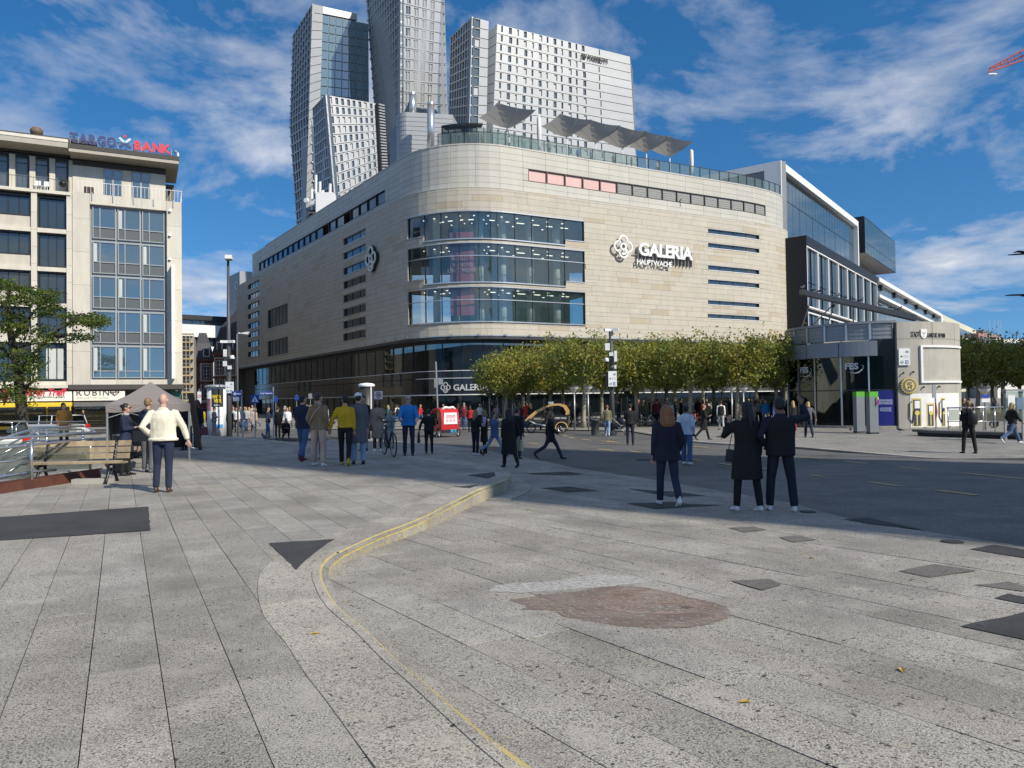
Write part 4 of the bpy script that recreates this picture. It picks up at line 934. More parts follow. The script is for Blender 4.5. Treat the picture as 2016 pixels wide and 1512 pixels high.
for r_ in range(5):
 for c_ in range(nc):
  a0, a1 = fa0 + .12 + (fa1 - fa0 - .24) * c_ / nc, fa0 + .12 + (fa1 - fa0 - .24) * (c_ + 1) / nc; z1, z0 = zr[r_] - .12, zr[r_ + 1] + .14
  m_ = MB(); frame(TB, m_, a0 + .07, a1 - .07, z0, z1, .08, -.45, -.27); w = m_.build('window', M_GFR, bank)
  am = a0 + (a1 - a0) * .33; zs = z0 + (z1 - z0) * (.36 if r_ < 4 else .22)
  for q in ((a0 + .15, am - .04, zs + .05, z1 - .08, 1), (am + .05, a1 - .15, zs + .05, z1 - .08, 1), (a0 + .15, am - .04, z0 + .08, zs - .04, r_ == 4), (am + .05, a1 - .15, z0 + .08, zs - .04, r_ == 4)):
   m_ = MB(); TB.box(m_, q[0], q[1], q[2], q[3], -.45, -.38); m_.build('pane' if q[4] else 'spandrel', glass('office_pane', (.05, .085, .105), 0, 2.6, .015, .1) if q[4] else M_GSP, w)
  m_ = MB(); TB.box(m_, am - .04, am + .04, z0 + .08, z1 - .08, -.45, -.29); m_.build('mullion', M_GFR, w); m_ = MB(); TB.box(m_, a0 + .15, a1 - .15, zs - .04, zs + .04, -.45, -.30); m_.build('transom', M_GFR, w)
  if (r_ * 3 + c_) % 2 or r_ == 4: m_ = MB(); TB.box(m_, a0 + .16, a0 + .42, zs + .06, z1 - .1, -.379, -.374); m_.build('curtain', M_CURT, w)
# white blade and wall spots on the right pier
ab = tp(337, 600)[0]; bx(M_WHT, 'blade_panel', ab, ab + .28, tp(337, 746)[1], tp(337, 523)[1], 0, .85)
for y in (416, 464, 511): a_, z_ = tp(335, y); m_ = MB(); m_.cyl(TB.pt(a_, z_, 0), TB.pt(a_, z_ + .05, .25), .1, .12, 10); m_.build('wall_spot', M_SIL, bank)
# top storey set back behind a terrace, broad eave
D2 = -1.1; zt2 = zE - .45
a2R = tp(326, 380, D2)[0]
dz1 = [tp(204, 332, D2), tp(241, 396, D2)], [tp(259, 338, D2), tp(296, 402, D2)]
bx(M_LIME, 'set_back_wall', aM + .05, a2R, zTer, zt2 - .5, D2 - .4, D2, None, (1, 1, 1)); bx(M_BROOF, 'shadow_band', aM + .05, a2R + .02, zt2 - .5, zt2, D2 - .4, D2 - .02)
for p, q in dz1:
 m_ = MB(); a0, a1, z1 = p[0], q[0], p[1]; frame(TB, m_, a0, a1, zTer, z1, .09, D2, D2 + .06); TB.box(m_, (a0 + a1) / 2 - .07, (a0 + a1) / 2 + .07, zTer + .09, z1 - .09, D2, D2 + .05); TB.box(m_, a0 + .09, (a0 + a1) / 2 - .07, z1 - .85, z1 - .78, D2, D2 + .045); TB.box(m_, (a0 + a1) / 2 + .07, a1 - .09, z1 - .85, z1 - .78, D2, D2 + .045); o = m_.build('terrace_door', M_GFR, bank)
 for e0, e1 in ((a0 + .09, (a0 + a1) / 2 - .07), ((a0 + a1) / 2 + .07, a1 - .09)):
  for f0, f1 in ((zTer + .09, z1 - .85), (z1 - .78, z1 - .09)): m_ = MB(); TB.box(m_, e0, e1, f0, f1, D2, D2 + .02); m_.build('pane', MATS['office_pane'], o)
bx(M_SOF, 'eave', aM - .1, tp(352, 320, .9)[0], zE - .35, zE - .05, -6, .9); bx(M_BROOF, 'roof_edge', aM - .12, tp(352, 320, .9)[0] + .05, zE - .05, zE + .35, -6, .95)
bx(M_SOF, 'eave', aL, aM - .15, zE - .1, zE + .35, -6, 1.0); bx(M_LIME, 'roof_edge', aL, aM - .14, zE + .36, zE + .62, -6, 1.05, None, (1.1, 1.1, 1.1)); bx(M_BROOF, 'roof_hood', aL, aM + 2, zE + .63, zE + 1.0, -6, .2)
rl = thing('balcony_railing', 'thin pale railing along the right terrace of the office block', 'railing', TB.pt(aM, zTer))
def rail(r, a0, a1, z, d, mt, h=1.0, st=.3):
 n = max(1, int((a1 - a0) / st)); m_ = MB(); TB.box(m_, a0, a1, z + h, z + h + .04, d - .04, d); m_.build('handrail', mt, r)
 for k in range(n + 1): m_ = MB(); a = a0 + (a1 - a0) * k / n; TB.box(m_, a - .012, a + .012, z, z + h, d - .03, d - .01); m_.build('baluster', mt, r)
rail(rl, aM + .6, aR, zTer, .05, M_WHT)
for k in range(5): a = aM + 1.6 + k * (aR - aM - 2) / 4.2; m_ = MB(); TB.box(m_, a, a + .06, zTer - .6, zTer + .1, .06, .12); m_.build('bracket', M_SIL, rl)
m_ = MB(); m_.tube([TB.pt(aR, zTer + 1.02, .03), TB.pt(aR, zTer + 1.02, -3)], .025, 6)
for k in range(8): m_.tube([TB.pt(aR, zTer, -k * .38), TB.pt(aR, zTer + 1.02, -k * .38)], .012, 5)
m_.build('return_rail', M_WHT, rl)
# left section: deep concrete grid with large dark windows
cols = [(tp(-62, 600)[0], tp(-8, 600)[0]) if False else None]
gx = [aL, tp(-75, 560)[0], tp(67, 560)[0], aM + .02]; colx = [(-78, 61), (73, 131)]
ZL = [tp(100, y)[1] for y in (384, 456, 532, 603, 672, 757)]
zTl = tp(60, 372)[1]
for (x0, x1) in colx:
 a0, a1 = tp(x0, 560)[0], tp(x1, 560)[0]
 for k in range(5):
  z1, z0 = ZL[k] - .1, ZL[k + 1] + .3; big = x0 > 0; zs = z0 if big or k > 3 else z0 + .95
  m_ = MB(); frame(TB, m_, a0, a1, zs, z1, .14, -.75, -.32); w = m_.build('window', M_DARKF, bank); n = 3 if big else 6
  for j in range(n):
   e0, e1 = a0 + .14 + (a1 - a0 - .28) * j / n, a0 + .14 + (a1 - a0 - .28) * (j + 1) / n; m_ = MB(); TB.box(m_, e0 + .03, e1 - .03, zs + .14, z1 - .14, -.62, -.58); m_.build('pane', glass('dark_office_pane', (.03, .04, .042), 0, 1.95, .02, .1), w)
   if j: m_ = MB(); TB.box(m_, e0 - .03, e0 + .03, zs + .14, z1 - .14, -.64, -.5); m_.build('mullion', M_DARKF, w)
  if big and k == 4: m_ = MB(); TB.box(m_, a0 + .6, a1 - .3, zs + .2, z1 - .5, -.575, -.57); m_.build('curtain', M_CURT, w)
  if zs > z0: bx(M_LIME, 'parapet_panel', a0, a1, z0, zs - .02, -.6, -.25, None, (.88, .86, .84))
for a0, a1 in ((tp(61, 560)[0], tp(73, 560)[0]), (tp(131, 560)[0], aM + .08), (aL, tp(-78, 560)[0])): stones(a0, a1, zB, zTl, 1.5, -.7, .0, 3)
for k in range(1, 6):
 for (x0, x1) in colx:
  a0, a1 = tp(x0, 560)[0], tp(x1, 560)[0]; bx(M_LIME, 'floor_beam', a0 + .01, a1 - .01, ZL[k] - .1, ZL[k] + .28, -.7, -.05, None, (1.02, 1.02, 1.0))
bx(M_LIME, 'terrace_edge', aL, aM - .02, zTl - .25, zTl + .02, -2.5, .12, None, (1.03, 1.03, 1.02))
zw0, zw1 = tp(60, 366, -1.4)[1], tp(60, 306, -1.4)[1]
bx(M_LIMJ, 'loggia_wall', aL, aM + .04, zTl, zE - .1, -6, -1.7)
for x0, x1 in ((-60, -22), (-14, 17), (25, 57), (65, 96), (103, 134)):
 a0, a1 = tp(x0, 340, -1.4)[0], tp(x1, 340, -1.4)[0]; m_ = MB(); frame(TB, m_, a0, a1, zTl, zw1, .13, -1.7, -1.42); w = m_.build('window', M_DARKF, bank)
 m_ = MB(); TB.box(m_, a0 + .13, a1 - .13, zTl + .13, zw1 - .13, -1.6, -1.56); m_.build('pane', glass('loggia_pane', (.10, .12, .13), 0, 1.9, .02, .05), w)
 m_ = MB(); TB.box(m_, a0 + .13, a1 - .13, zw1 - .75, zw1 - .7, -1.58, -1.5); m_.build('transom', M_DARKF, w)
 bx(M_LIME, 'loggia_pier', a1 + .06, a1 + .5, zTl, zE - .55, -1.68, -1.2, None, (.95, .95, .93))
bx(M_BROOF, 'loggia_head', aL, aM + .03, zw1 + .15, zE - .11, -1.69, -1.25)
rl2 = thing('balcony_railing', 'dark railing with glass along the left terrace of the office block', 'railing', TB.pt(aL + 8, zTl)); rail(rl2, aL, aM - .1, zTl + .02, .08, M_DARKF, 1.0, .38)
# things standing on the terraces
for x, y, c, lab in ((70, 372, M_WHT, 'left one of two white terrace chairs behind dark railing'), (87, 374, M_WHT, 'right one of two white terrace chairs behind dark railing')):
 p = TB.pt(tp(x, y, -.5)[0], zTl, -.5); t = thing('terrace_chair', lab, 'chair', p); m_ = MB(); m_.cbox(p + Vector((0, 0, .45)), .42, .42, .05, .4); m_.build('seat', c, t); m_ = MB(); m_.cbox(p + Vector((.1, .2, .72)), .42, .05, .45, .4); m_.build('backrest', c, t)
 for dx in (-.17, .17):
  for dy in (-.17, .17): m_ = MB(); m_.cbox(p + Vector((dx, dy, .215)), .04, .04, .43, .4); m_.build('leg', c, t)
p = TB.pt(tp(124, 368, -.5)[0], zTl, -.5); t = thing('barbecue', 'black kettle barbecue at the corner of the left terrace', 'barbecue', p); m_ = MB(); m_.ball(p + Vector((0, 0, .85)), .36, .36, .3, 12); m_.build('kettle', M_DARKF, t, True)
for k in range(3): m_ = MB(); m_.tube([p + Vector((.3 * math.cos(2.1 * k), .3 * math.sin(2.1 * k), 0)), p + Vector((.12 * math.cos(2.1 * k), .12 * math.sin(2.1 * k), .7))], .025, 6); m_.build('leg', M_DARKF, t)
p = TB.pt(tp(175, 380, -.4)[0], zTer, -.4); mb = MB(); mb.cbox(p + Vector((0, 0, .32)), .75, .4, .64, .45); t = mb.build('terrace_planter', mat('brown_planter', (.06, .04, .035), .7), None, loc=p); tag(t, 'small dark box standing on the right terrace by the railing', 'planter')
# roof sign
M_BLUE = mat('sign_blue', (.035, .05, .17), .45, var=.03); M_RED = mat('sign_red', (.62, .035, .06), .45, var=.03); M_LB = mat('sign_light_blue', (.50, .66, .78), .45, var=.03)
ds = .9; s0 = tp(137, 291, ds); s1 = tp(229, 300, ds); b0 = tp(264, 303, ds); b1 = tp(337, 312, ds)
sg = thing('roof_sign', 'blue and red TARGO BANK letters with crossed emblem standing on the roof edge', 'sign', TB.pt(s0[0], zE + .35, ds))
def rowlet(F, txt, a0, a1, z0, h, d, mt, par, ext=.14, bold=.045, nm='letter'):
 ws_ = []
 for c in txt:
  v_ = text_geo(c, bold, ext)[0]; ws_.append((min(q.x for q in v_), max(q.x for q in v_), max(q.y for q in v_) - min(q.y for q in v_)) if v_ else (0, .3, 1))
 k = h / max(w[2] for w in ws_); tot = sum(w[1] - w[0] for w in ws_); gp_ = ((a1 - a0) - tot * k) / max(1, len(txt) - 1)
 if gp_ < .03 * h: kx = ((a1 - a0) - .05 * h * (len(txt) - 1)) / tot; gp_ = .05 * h
 else: kx = k
 a = a0
 for c, w in zip(txt, ws_):
  wd = (w[1] - w[0]) * kx
  if c != ' ': m_ = MB(); text_on(m_, c, F.pt(a, z0, d), F.u, Vector((0, 0, 1)), F.n, width=wd, height=w[2] * k, bold=bold, ext=ext); m_.build(nm, mt, par)
  a += wd + gp_
zs_ = zE + .45; hl = tp(180, 276, ds)[1] - tp(180, 296, ds)[1]
rowlet(TB, 'TARGO', s0[0], s1[0], zs_, hl, ds, M_BLUE, sg); rowlet(TB, 'BANK', b0[0], b1[0], zs_, hl * .95, ds, M_RED, sg)
ac, zc_ = tp(246, 291, ds)[0], zs_ + hl * .55; r_ = hl * .62
for sx, sz, c in ((-1, 1, M_LB), (1, 1, M_LB), (-1, -1, M_BLUE), (1, -1, M_BLUE)):
 m_ = MB(); flat_ring(m_, TB.pt(ac, zc_, ds), TB.u, Vector((0, 0, 1)), TB.n, [(sx * .06 * r_, sz * .06 * r_), (sx * .8 * r_, sz * .75 * r_)], r_ * .36, .16); m_.build('emblem_bar', c, sg)
m_ = MB(); m_.cyl(TB.pt(ac, zc_ + r_ * 1.05, ds), TB.pt(ac, zc_ + r_ * 1.05, ds + .16), r_ * .24, n=14); m_.build('emblem_dot', M_RED, sg)
m_ = MB(); TB.box(m_, s0[0], b1[0], zs_ - .12, zs_ - .06, ds - .25, ds - .1); TB.box(m_, s0[0], b1[0], zs_ + hl * .6, zs_ + hl * .64, ds - .25, ds - .2)
for k in range(14): a = s0[0] + (b1[0] - s0[0]) * k / 13; TB.box(m_, a, a + .06, zE + .3, zs_ + hl * .6, ds - .3, ds - .25)
m_.build('support_frame', M_GFR, sg)
p = TB.pt(tp(350, 307, -.5)[0], zE + .3, -.5); mb = MB(); mb.tube([p, p + Vector((0, 0, .75)), p + Vector((-.25, 0, .95))], .16, 10); t = mb.build('roof_vent', M_SIL, None, loc=p); tag(t, 'bright steel vent pipe at the right roof corner of the bank', 'vent')
p = TB.pt(tp(72, 284, -1)[0], zE + .9, -1); mb = MB(); mb.lathe(p, [(.25, -.4), (.25, .35), (.45, .45), (.52, .8), (.36, 1.0), (.3, 1.05), (0, 1.1)], 12); t = mb.build('roof_vent', mat('rusty_cowl', (.16, .11, .08), .7, var=.3, scale=6), None, True, p); tag(t, 'rusty round cowl vent on the left roof of the office block', 'vent')
# shop storey
zsh0, zsh1 = tp(75, 790)[1], tp(75, 765)[1]
bx(M_LIMJ, 'shop_wall', aL, aR - 1, ROADZ, zB, -6, -1.6); bx(M_BROOF, 'canopy_band', aM - .2, aR + .1, zB - .45, zB, -1.5, .35); bx(M_LIME, 'cornice', aL, aM - .25, zB - .3, zB, -1.5, .25, None, (1, 1, 1)); bx(M_BROOF, 'cornice_shadow', aL, aR, zB - .55, zB - .46, -1.5, .1)
fs = thing('shop_sign', 'white sweet shop sign with red script and grey lettering', 'sign', TB.pt(-8, zsh0, .2)); a0, a1 = aL + 6, tp(142, 775)[0]
m_ = MB(); TB.box(m_, a0, a1, zsh0, zB - .6, -.2, .2); m_.build('panel', mat('sign_white', (.8, .78, .72), .5, var=.03), fs)
m_ = MB(); x0, z0 = tp(47, 780); x1 = tp(132, 780)[0]; text_on(m_, 'Bären Treff', TB.pt(x0, z0 + .02, .23), TB.u, Vector((0, 0, 1)), TB.n, width=x1 - x0, height=.62, bold=.03, ext=.05, shear=.25); m_.build('red_lettering', M_RED, fs)
m_ = MB(); x0, z0 = tp(50, 787); text_on(m_, 'Fruchtgummi-Laden', TB.pt(x0, z0 + .04, .23), TB.u, Vector((0, 0, 1)), TB.n, width=tp(128, 787)[0] - x0, height=.3, bold=.01, ext=.04); m_.build('grey_lettering', mat('print_grey', (.12, .12, .13), .6), fs)
bxc = TB.pt(tp(11, 779)[0], tp(11, 779)[1], .24); m_ = MB()
for dx, dz, q in ((0, .28, .17), (0, -.03, .24), (-.13, .44, .08), (.13, .44, .08), (-.2, .05, .1), (.2, .05, .1), (-.14, -.28, .12), (.14, -.28, .12)): m_.cyl(bxc + TB.u * dx + Vector((0, 0, dz)), bxc + TB.u * dx + Vector((0, 0, dz)) + TB.n * .05, q, n=12)
m_.build('red_shape', M_RED, fs)
aw = thing('awning', 'yellow awning over the sweet shop front', 'awning', TB.pt(-8, zsh0 - .5, .4)); a1y = tp(143, 797)[0]
m_ = MB(); z0 = tp(75, 801)[1]; m_.prism([TB.pt(aL + 6, zsh0 - .12, .2), TB.pt(aL + 6, zsh0 - .3, .95), TB.pt(aL + 6, z0, .95), TB.pt(aL + 6, z0, .9), TB.pt(aL + 6, zsh0 - .4, .2)], TB.u * (a1y - aL - 6)); m_.build('cloth', mat('yellow_cloth', (.75, .52, .03), .7, var=.06), aw)
M_YW = mat('yellow_frame', (.60, .40, .03), .5, var=.05); ys = ROADZ + .4
for k in range(7):
 a = a1y - .15 - k * 1.75; bx(M_YW, 'shop_frame', a - .12, a, ROADZ, zsh0 - .5, -.6, -.4)
 m_ = MB(); TB.box(m_, a - 1.75, a - .12, ROADZ + .3, zsh0 - .5, -.52, -.48); m_.build('shop_window', glass('shop_pane', (.03, .025, .015), .45, 1.55), bank)
bx(M_YW, 'shop_sill', a1y - 12.5, a1y, ROADZ, ROADZ + .3, -.6, -.35); bx(mat('shop_goods', (.30, .20, .07), .8, var=.8, scale=3), 'shop_display', a1y - 12, a1y - .3, ROADZ + .3, 1.4, -1.3, -1.0)
rs = thing('shop_sign', 'cream RUBIN jeweller sign with dark capitals and a diamond', 'sign', TB.pt(aM + 1, zsh0, .2)); r0, r1 = tp(145, 775)[0], tp(246, 775)[0]
m_ = MB(); TB.box(m_, r0, r1, zsh0, zB - .6, -.2, .2); m_.build('panel', mat('sign_cream', (.8, .77, .66), .5, var=.03), rs); M_PRT = mat('print_dark', (.03, .03, .03), .5)
rowlet(TB, 'RUBIN', tp(151, 779)[0], tp(215, 779)[0], tp(151, 779)[1], .52, .22, M_PRT, rs, .05, .0)
m_ = MB(); x0, z0 = tp(151, 785); text_on(m_, 'ANKAUF VON LUXUS', TB.pt(x0, z0, .22), TB.u, Vector((0, 0, 1)), TB.n, width=tp(214, 785)[0] - x0, height=.14, ext=.03); m_.build('small_lettering', mat('print_gold', (.5, .45, .33), .6), rs)
m_ = MB(); c_ = TB.pt(tp(226, 774)[0], tp(226, 774)[1], .22); U = TB.u; V = Vector((0, 0, 1))
for P_ in ([(-.38, .1), (.38, .1), (.24, .24), (-.24, .24), (-.38, .1)], [(-.38, .1), (0, -.22), (.38, .1)], [(-.15, .1), (0, -.22), (.15, .1), (.05, .24)]): flat_ring(m_, c_, U, V, TB.n, P_, .045, .04)
m_.build('diamond', M_PRT, rs)
bx(mat('shop_dark_blind', (.13, .13, .13), .7), 'shop_blind', r0, r1, tp(190, 800)[1], zsh0 - .1, -.3, .05); m_ = MB(); TB.box(m_, r0, aR - 1.2, ROADZ + .3, tp(190, 801)[1], -.52, -.48); m_.build('shop_window', MATS['shop_pane'], bank)
m_ = MB(); x0, z0 = tp(148, 805); text_on(m_, 'ANKAUF VON LUXUS', TB.pt(x0, z0 - .02, -.4), TB.u, Vector((0, 0, 1)), TB.n, width=tp(197, 805)[0] - x0, height=.16, ext=.03, bold=.02); m_.build('window_lettering', mat('print_gold2', (.6, .57, .45), .6), bank)
for k in range(3): bx(mat('shop_goods2', (.25, .27, .2), .8, var=.8, scale=4), 'shelf', r0 + .5, r0 + 4.5, .1 + k * .42, .16 + k * .42, -1.0, -.6)
bx(mat('teal_shopfront', (.02, .12, .10), .4), 'teal_panel', tp(335, 770)[0], aR - .1, .4, zB - .6, -1.5, -.5)
# ================================================================ houses at the end of the side street
M_RSAN = mat('red_sandstone', (.20, .085, .06), .85, var=.15, scale=2, bump=.1, bscale=8); M_SLATE = mat('slate_roof', (.045, .046, .055), .6, var=.2, scale=3); M_PLAS = mat('white_plaster', (.70, .68, .63), .85, var=.05)
def house(F, lab, z0, z1, zr, bays, a1, D=9):
 """sandstone mansion with mansard roof, plaster bays and small-paned windows"""
 t = thing('sandstone_mansion', lab, 'building', F.pt(a1 / 2, z0)); m_ = MB(); F.box(m_, 0, a1, z0, z1, -D, 0); m_.build('wall', M_RSAN, t)
 m_ = MB(); F.box(m_, -.3, a1 + .3, z1, z1 + .45, -D - .2, .45); m_.build('cornice', M_RSAN, t)
 m_ = MB(); zm = z1 + .45 + (zr - z1) * .55
 m_.add([F.pt(-.2, z1 + .45, .3), F.pt(a1 + .2, z1 + .45, .3), F.pt(a1 - .5, zm, -1.3), F.pt(.5, zm, -1.3), F.pt(-.2, z1 + .45, -D), F.pt(a1 + .2, z1 + .45, -D), F.pt(a1 - .5, zm, 1 - D), F.pt(.5, zm, 1 - D), F.pt(a1 * .3, zr, -D / 2), F.pt(a1 * .7, zr, -D / 2)], [(0, 1, 2, 3), (1, 5, 6, 2), (4, 0, 3, 7), (3, 2, 9, 8), (2, 6, 9), (7, 3, 8), (6, 7, 8, 9)]); roof = m_.build('roof', M_SLATE, t)
 for a in bays:
  for lo, hi in ((z1 - 3.3, z1 - .9), (z1 - 7.2, z1 - 4.4)):
   m_ = MB(); F.box(m_, a - 1.15, a + 1.15, lo - .8, hi + .55, 0, .06); m_.build('plaster_bay', M_PLAS, t)
   m_ = MB(); frame(F, m_, a - .85, a + .85, lo - .25, hi + .3, .22, .06, .16); w = m_.build('window', M_RSAN, t)
   m_ = MB(); F.box(m_, a - .62, a + .62, lo, hi, .06, .09); m_.build('pane', M_GLB, w)
   m_ = MB(); F.box(m_, a - .05, a + .05, lo, hi, .09, .13); [F.box(m_, a - .62, a + .62, lo + (hi - lo) * q, lo + (hi - lo) * q + .07, .09, .125) for q in (.0, .33, .62, .96)]; [F.box(m_, a + q, a + q + .07, lo, hi, .09, .122) for q in (-.62, .55)]; m_.build('glazing_bars', M_WHT, w)
  m_ = MB(); lo = z1 + .9; F.box(m_, a - .6, a + .6, lo, lo + 1.7, -1.2, .1); dm = m_.build('dormer', M_WHT, roof);
  m_ = MB(); F.box(m_, a - .42, a + .42, lo + .15, lo + 1.5, .1, .13); m_.build('pane', M_GLB, dm) if False else m_.build('dormer_pane', M_GLB, roof)
 m_ = MB(); F.box(m_, 0, a1, z1 - 4.3, z1 - 3.9, 0, .35); m_.build('balcony_ledge', M_RSAN, t)
 return t
F1 = FC(tuple(at(384, 700, 142).xy), tuple(at(420, 700, 143.5).xy)); F2 = FC(tuple(at(421, 700, 139).xy), tuple(at(520, 700, 137).xy))
za = at(400, 711, 142).z
house(F1, 'red sandstone mansion with slate mansard roof beside the scaffolding', ROADZ, za, at(400, 652, 142).z, [F1.len * .62], F1.len, 6)
house(F2, 'taller red sandstone mansion next to the department store corner', ROADZ, at(430, 700, 139).z, at(440, 606, 139).z, [F2.len * .12, F2.len * .34, F2.len * .6], F2.len, 6)
# white modern block behind with dark glass penthouse
F3 = FC(tuple(at(350, 660, 185).xy), tuple(at(452, 660, 193).xy)); wb = thing('white_office_block', 'white modern block with dark glass penthouse rising behind the mansions', 'building', F3.pt(4, ROADZ)); z1, z2, z3 = F3.px(400, 648)[1], F3.px(400, 655)[1], F3.px(400, 631)[1]
a0, a1 = 0, F3.len + 3; M_CW = mat('bright_white_wall', (.80, .80, .78), .6, var=.03)
for lo, hi, mt, nm, d in ((ROADZ, z2 - 3.5, M_CW, 'wall', 0), (z2 - 3.5, z2 - 1.2, M_DARKF, 'window_band', -.8), (z2 - 1.2, z1 + 1.0, M_CW, 'balcony_band', .6), (z1 + 1.0, z3 + .2, M_GLB, 'penthouse_glass', -2), (z3 + .2, z3 + 1.4, M_DARKF, 'penthouse_roof', -1)):
 m_ = MB(); F3.box(m_, a0, a1, lo, hi - .01, -12, d); m_.build(nm, mt, wb)
for k in range(6): m_ = MB(); a = a1 * (.25 + .13 * k); F3.box(m_, a, a + .12, z1 + 1.0, z3 + .2, -2, -1.9); m_.build('penthouse_mullion', M_DARKF, wb)
for k in range(4): m_ = MB(); a = a1 * (.35 + .15 * k); F3.box(m_, a, a + .9, z2 - 3.4, z2 - 1.3, -.8, -.7); m_.build('pane', M_GLB, wb)
sc_ = thing('scaffolding', 'steel scaffolding with yellow planks on the side street facade', 'scaffolding', at(368, 760, 100)); M_PLK = mat('scaffold_plank', (.50, .36, .12), .7, var=.1); M_TUB = mat('scaffold_tube', (.40, .40, .40), .5, metal=.5)
FS = FC(tuple(at(359, 700, 100).xy), tuple(at(381, 700, 100.5).xy))
for k in range(9):
 z = FS.px(368, 790 - k * 16.5)[1]; m_ = MB(); FS.box(m_, 0, FS.len, z, z + .12, -.9, .05); m_.build('plank', M_PLK, sc_); m_ = MB(); FS.box(m_, 0, FS.len, z + .55, z + .6, .02, .07); m_.build('guard_rail', M_TUB, sc_)
for k in range(4): m_ = MB(); a = FS.len * k / 3; FS.box(m_, a - .05, a + .05, ROADZ, FS.px(368, 655)[1], .0, .06); m_.build('upright', M_TUB, sc_)
m_ = MB(); FS.box(m_, -3, FS.len, ROADZ, FS.px(368, 660)[1], -9, -1); t = m_.build('grey_house', mat('grey_render', (.35, .33, .30), .9, var=.1), None, loc=FS.pt(0, ROADZ, -5)); tag(t, 'plain grey house front behind the scaffolding', 'building')
# grey slab beyond the store with a round sign
F4 = FC(tuple(at(451, 600, 190).xy), tuple(at(474, 600, 182).xy)); t = thing('grey_slab_tower', 'blank grey slab building with ring emblem beyond the store', 'building', F4.pt(2, ROADZ)); z1 = F4.px(460, 540)[1]
m_ = MB(); F4.box(m_, 0, F4.len, ROADZ, z1, -14, 0); m_.build('wall', mat('slab_grey', (.30, .32, .34), .6, var=.05), t)
F5 = FC(tuple(F4.pt(F4.len + .02, 0).xy), tuple((F4.pt(F4.len, 0) + Vector((6, 9, 0))).xy)); m_ = MB(); F5.box(m_, 0, F5.len, ROADZ, z1 - .05, -.5, 0); m_.build('side_wall', M_CW, t); a_, z_ = F4.px(467, 562); m_ = MB(); flat_ring(m_, F4.pt(a_, z_, .1), F4.u, Vector((0, 0, 1)), F4.n, arc_pts((0, 0), .9, 0, 6.2, 20), .25, .12); m_.build('ring_emblem', M_WHT, t)
# ================================================================ high-rise group behind the store
M_TW = mat('white_tower_panel', (.37, .38, .39), .38, metal=.1, var=.04, scale=.15, tint=True); M_TWS = mat('tower_joint', (.28, .29, .30), .6); M_TG = glass('tower_window', (.09, .115, .13), 0, 2.0, .02); M_TGG = glass('tower_glazing', (.12, .19, .21), 0, 2.7, .015, .03); M_TG2 = mat('tower_blind', (.42, .44, .45), .5, var=.05)
def ext(tl, tr, br, bl, k=.25):
 """lengthen a pixel patch below its visible foot"""
 f = lambda a, b: (b[0] + (b[0] - a[0]) * k, b[1] + (b[1] - a[1]) * k, b[2])
 return tl, tr, f(tr, br), f(tl, bl)
def patch_px(tl, tr, br, bl): return Patch(*[at(x, y, D) for x, y, D in (tl, tr, br, bl)])
def tower_face(par, P, rows, colsw, depth=.5, band=True, rng=None, wm=None, lo=.14, hi=.80, fade=0, maxb=1.0):
 """panelled face: bands per storey and separate window panes"""
 m_ = MB(); m_.prism([P.pt(0, 0, -1.2), P.pt(1, 0, -1.2), P.pt(1, 1, -1.2), P.pt(0, 1, -1.2)], P.n * .8); m_.build('face_backing', M_TWS, par); rng = rng or random.Random(1)
 for r in range(rows):
  b0, b1 = r / rows, (r + 1) / rows
  if b0 > maxb: continue
  t = rng.uniform(.95, 1.03); edges = [0]; wins = []
  for (c0, c1) in colsw:
   j = rng.uniform(-.004, .004) if fade else 0; wins.append((c0 + j, c1 + j))
  bb0, bb1 = b0 + (b1 - b0) * lo, b0 + (b1 - b0) * hi; g = .035 / rows
  m_ = MB(); P.slab(m_, 0, 1, b0 + g, bb0, -.4, 0, 0, (t, t, t)); m_.build('panel_band', M_TW, par)
  m_ = MB(); P.slab(m_, 0, 1, bb1, b1 - g, -.4, 0, 0, (t, t, t)); m_.build('panel_band', M_TW, par)
  c = 0
  for w0, w1 in wins + [(1, 1)]:
   if w0 - c > .004: m_ = MB(); P.slab(m_, c, w0, bb0, bb1, -.4, 0, 0, (t * rng.uniform(.96, 1.02),) * 3); m_.build('panel', M_TW, par)
   if w1 > w0: m_ = MB(); P.slab(m_, w0, w1, bb0, bb1, -.4, -.28); m_.build('window', wm or (M_TG2 if rng.random() < .4 else M_TG), par)
   c = w1
def fins(par, P, rows, n, maxb=1.0):
 """shaded side: storey bands and many slim fins over continuous glass"""
 m_ = MB(); m_.prism([P.pt(0, 0, -.9), P.pt(1, 0, -.9), P.pt(1, 1, -.9), P.pt(0, 1, -.9)], P.n * .5); m_.build('glass_field', M_TG, par)
 for r in range(rows + 1):
  b = r / rows
  if b > maxb: break
  m_ = MB(); P.slab(m_, 0, 1, max(0, b - .07 / rows), min(1, b + .09 / rows), -.4, .0, 0, (.95,) * 3); m_.build('floor_band', M_TW, par)
 for k in range(n):
  m_ = MB(); a = (k + .5) / n; P.slab(m_, a - .15 / n, a + .15 / n, 0, maxb, -.4, -.03, 0, (.9,) * 3); m_.build('fin', M_TW, par)
def core(par, top, bot):
 """solid leaning core behind the facade patches"""
 b0 = top[-1] + (top[0] - top[-1]) * .5 + V3((0, 26, 0)); top = list(top) + [b0]; bot = list(bot) + [V3((b0.x, b0.y, bot[0].z))]; ct = sum(top, V3()) / len(top); cb = sum(bot, V3()) / len(bot); n = len(top); m_ = MB()
 vs_ = [ct + (p - ct) * .93 - V3((0, 0, 1.5)) for p in top] + [cb + (p - cb) * .93 for p in bot]; m_.add(vs_, [tuple(range(n))] + [(i, i + n, (i + 1) % n + n, (i + 1) % n) for i in range(n)]); m_.build('core', M_TWS, par)
V3 = Vector
rg = random.Random(77)
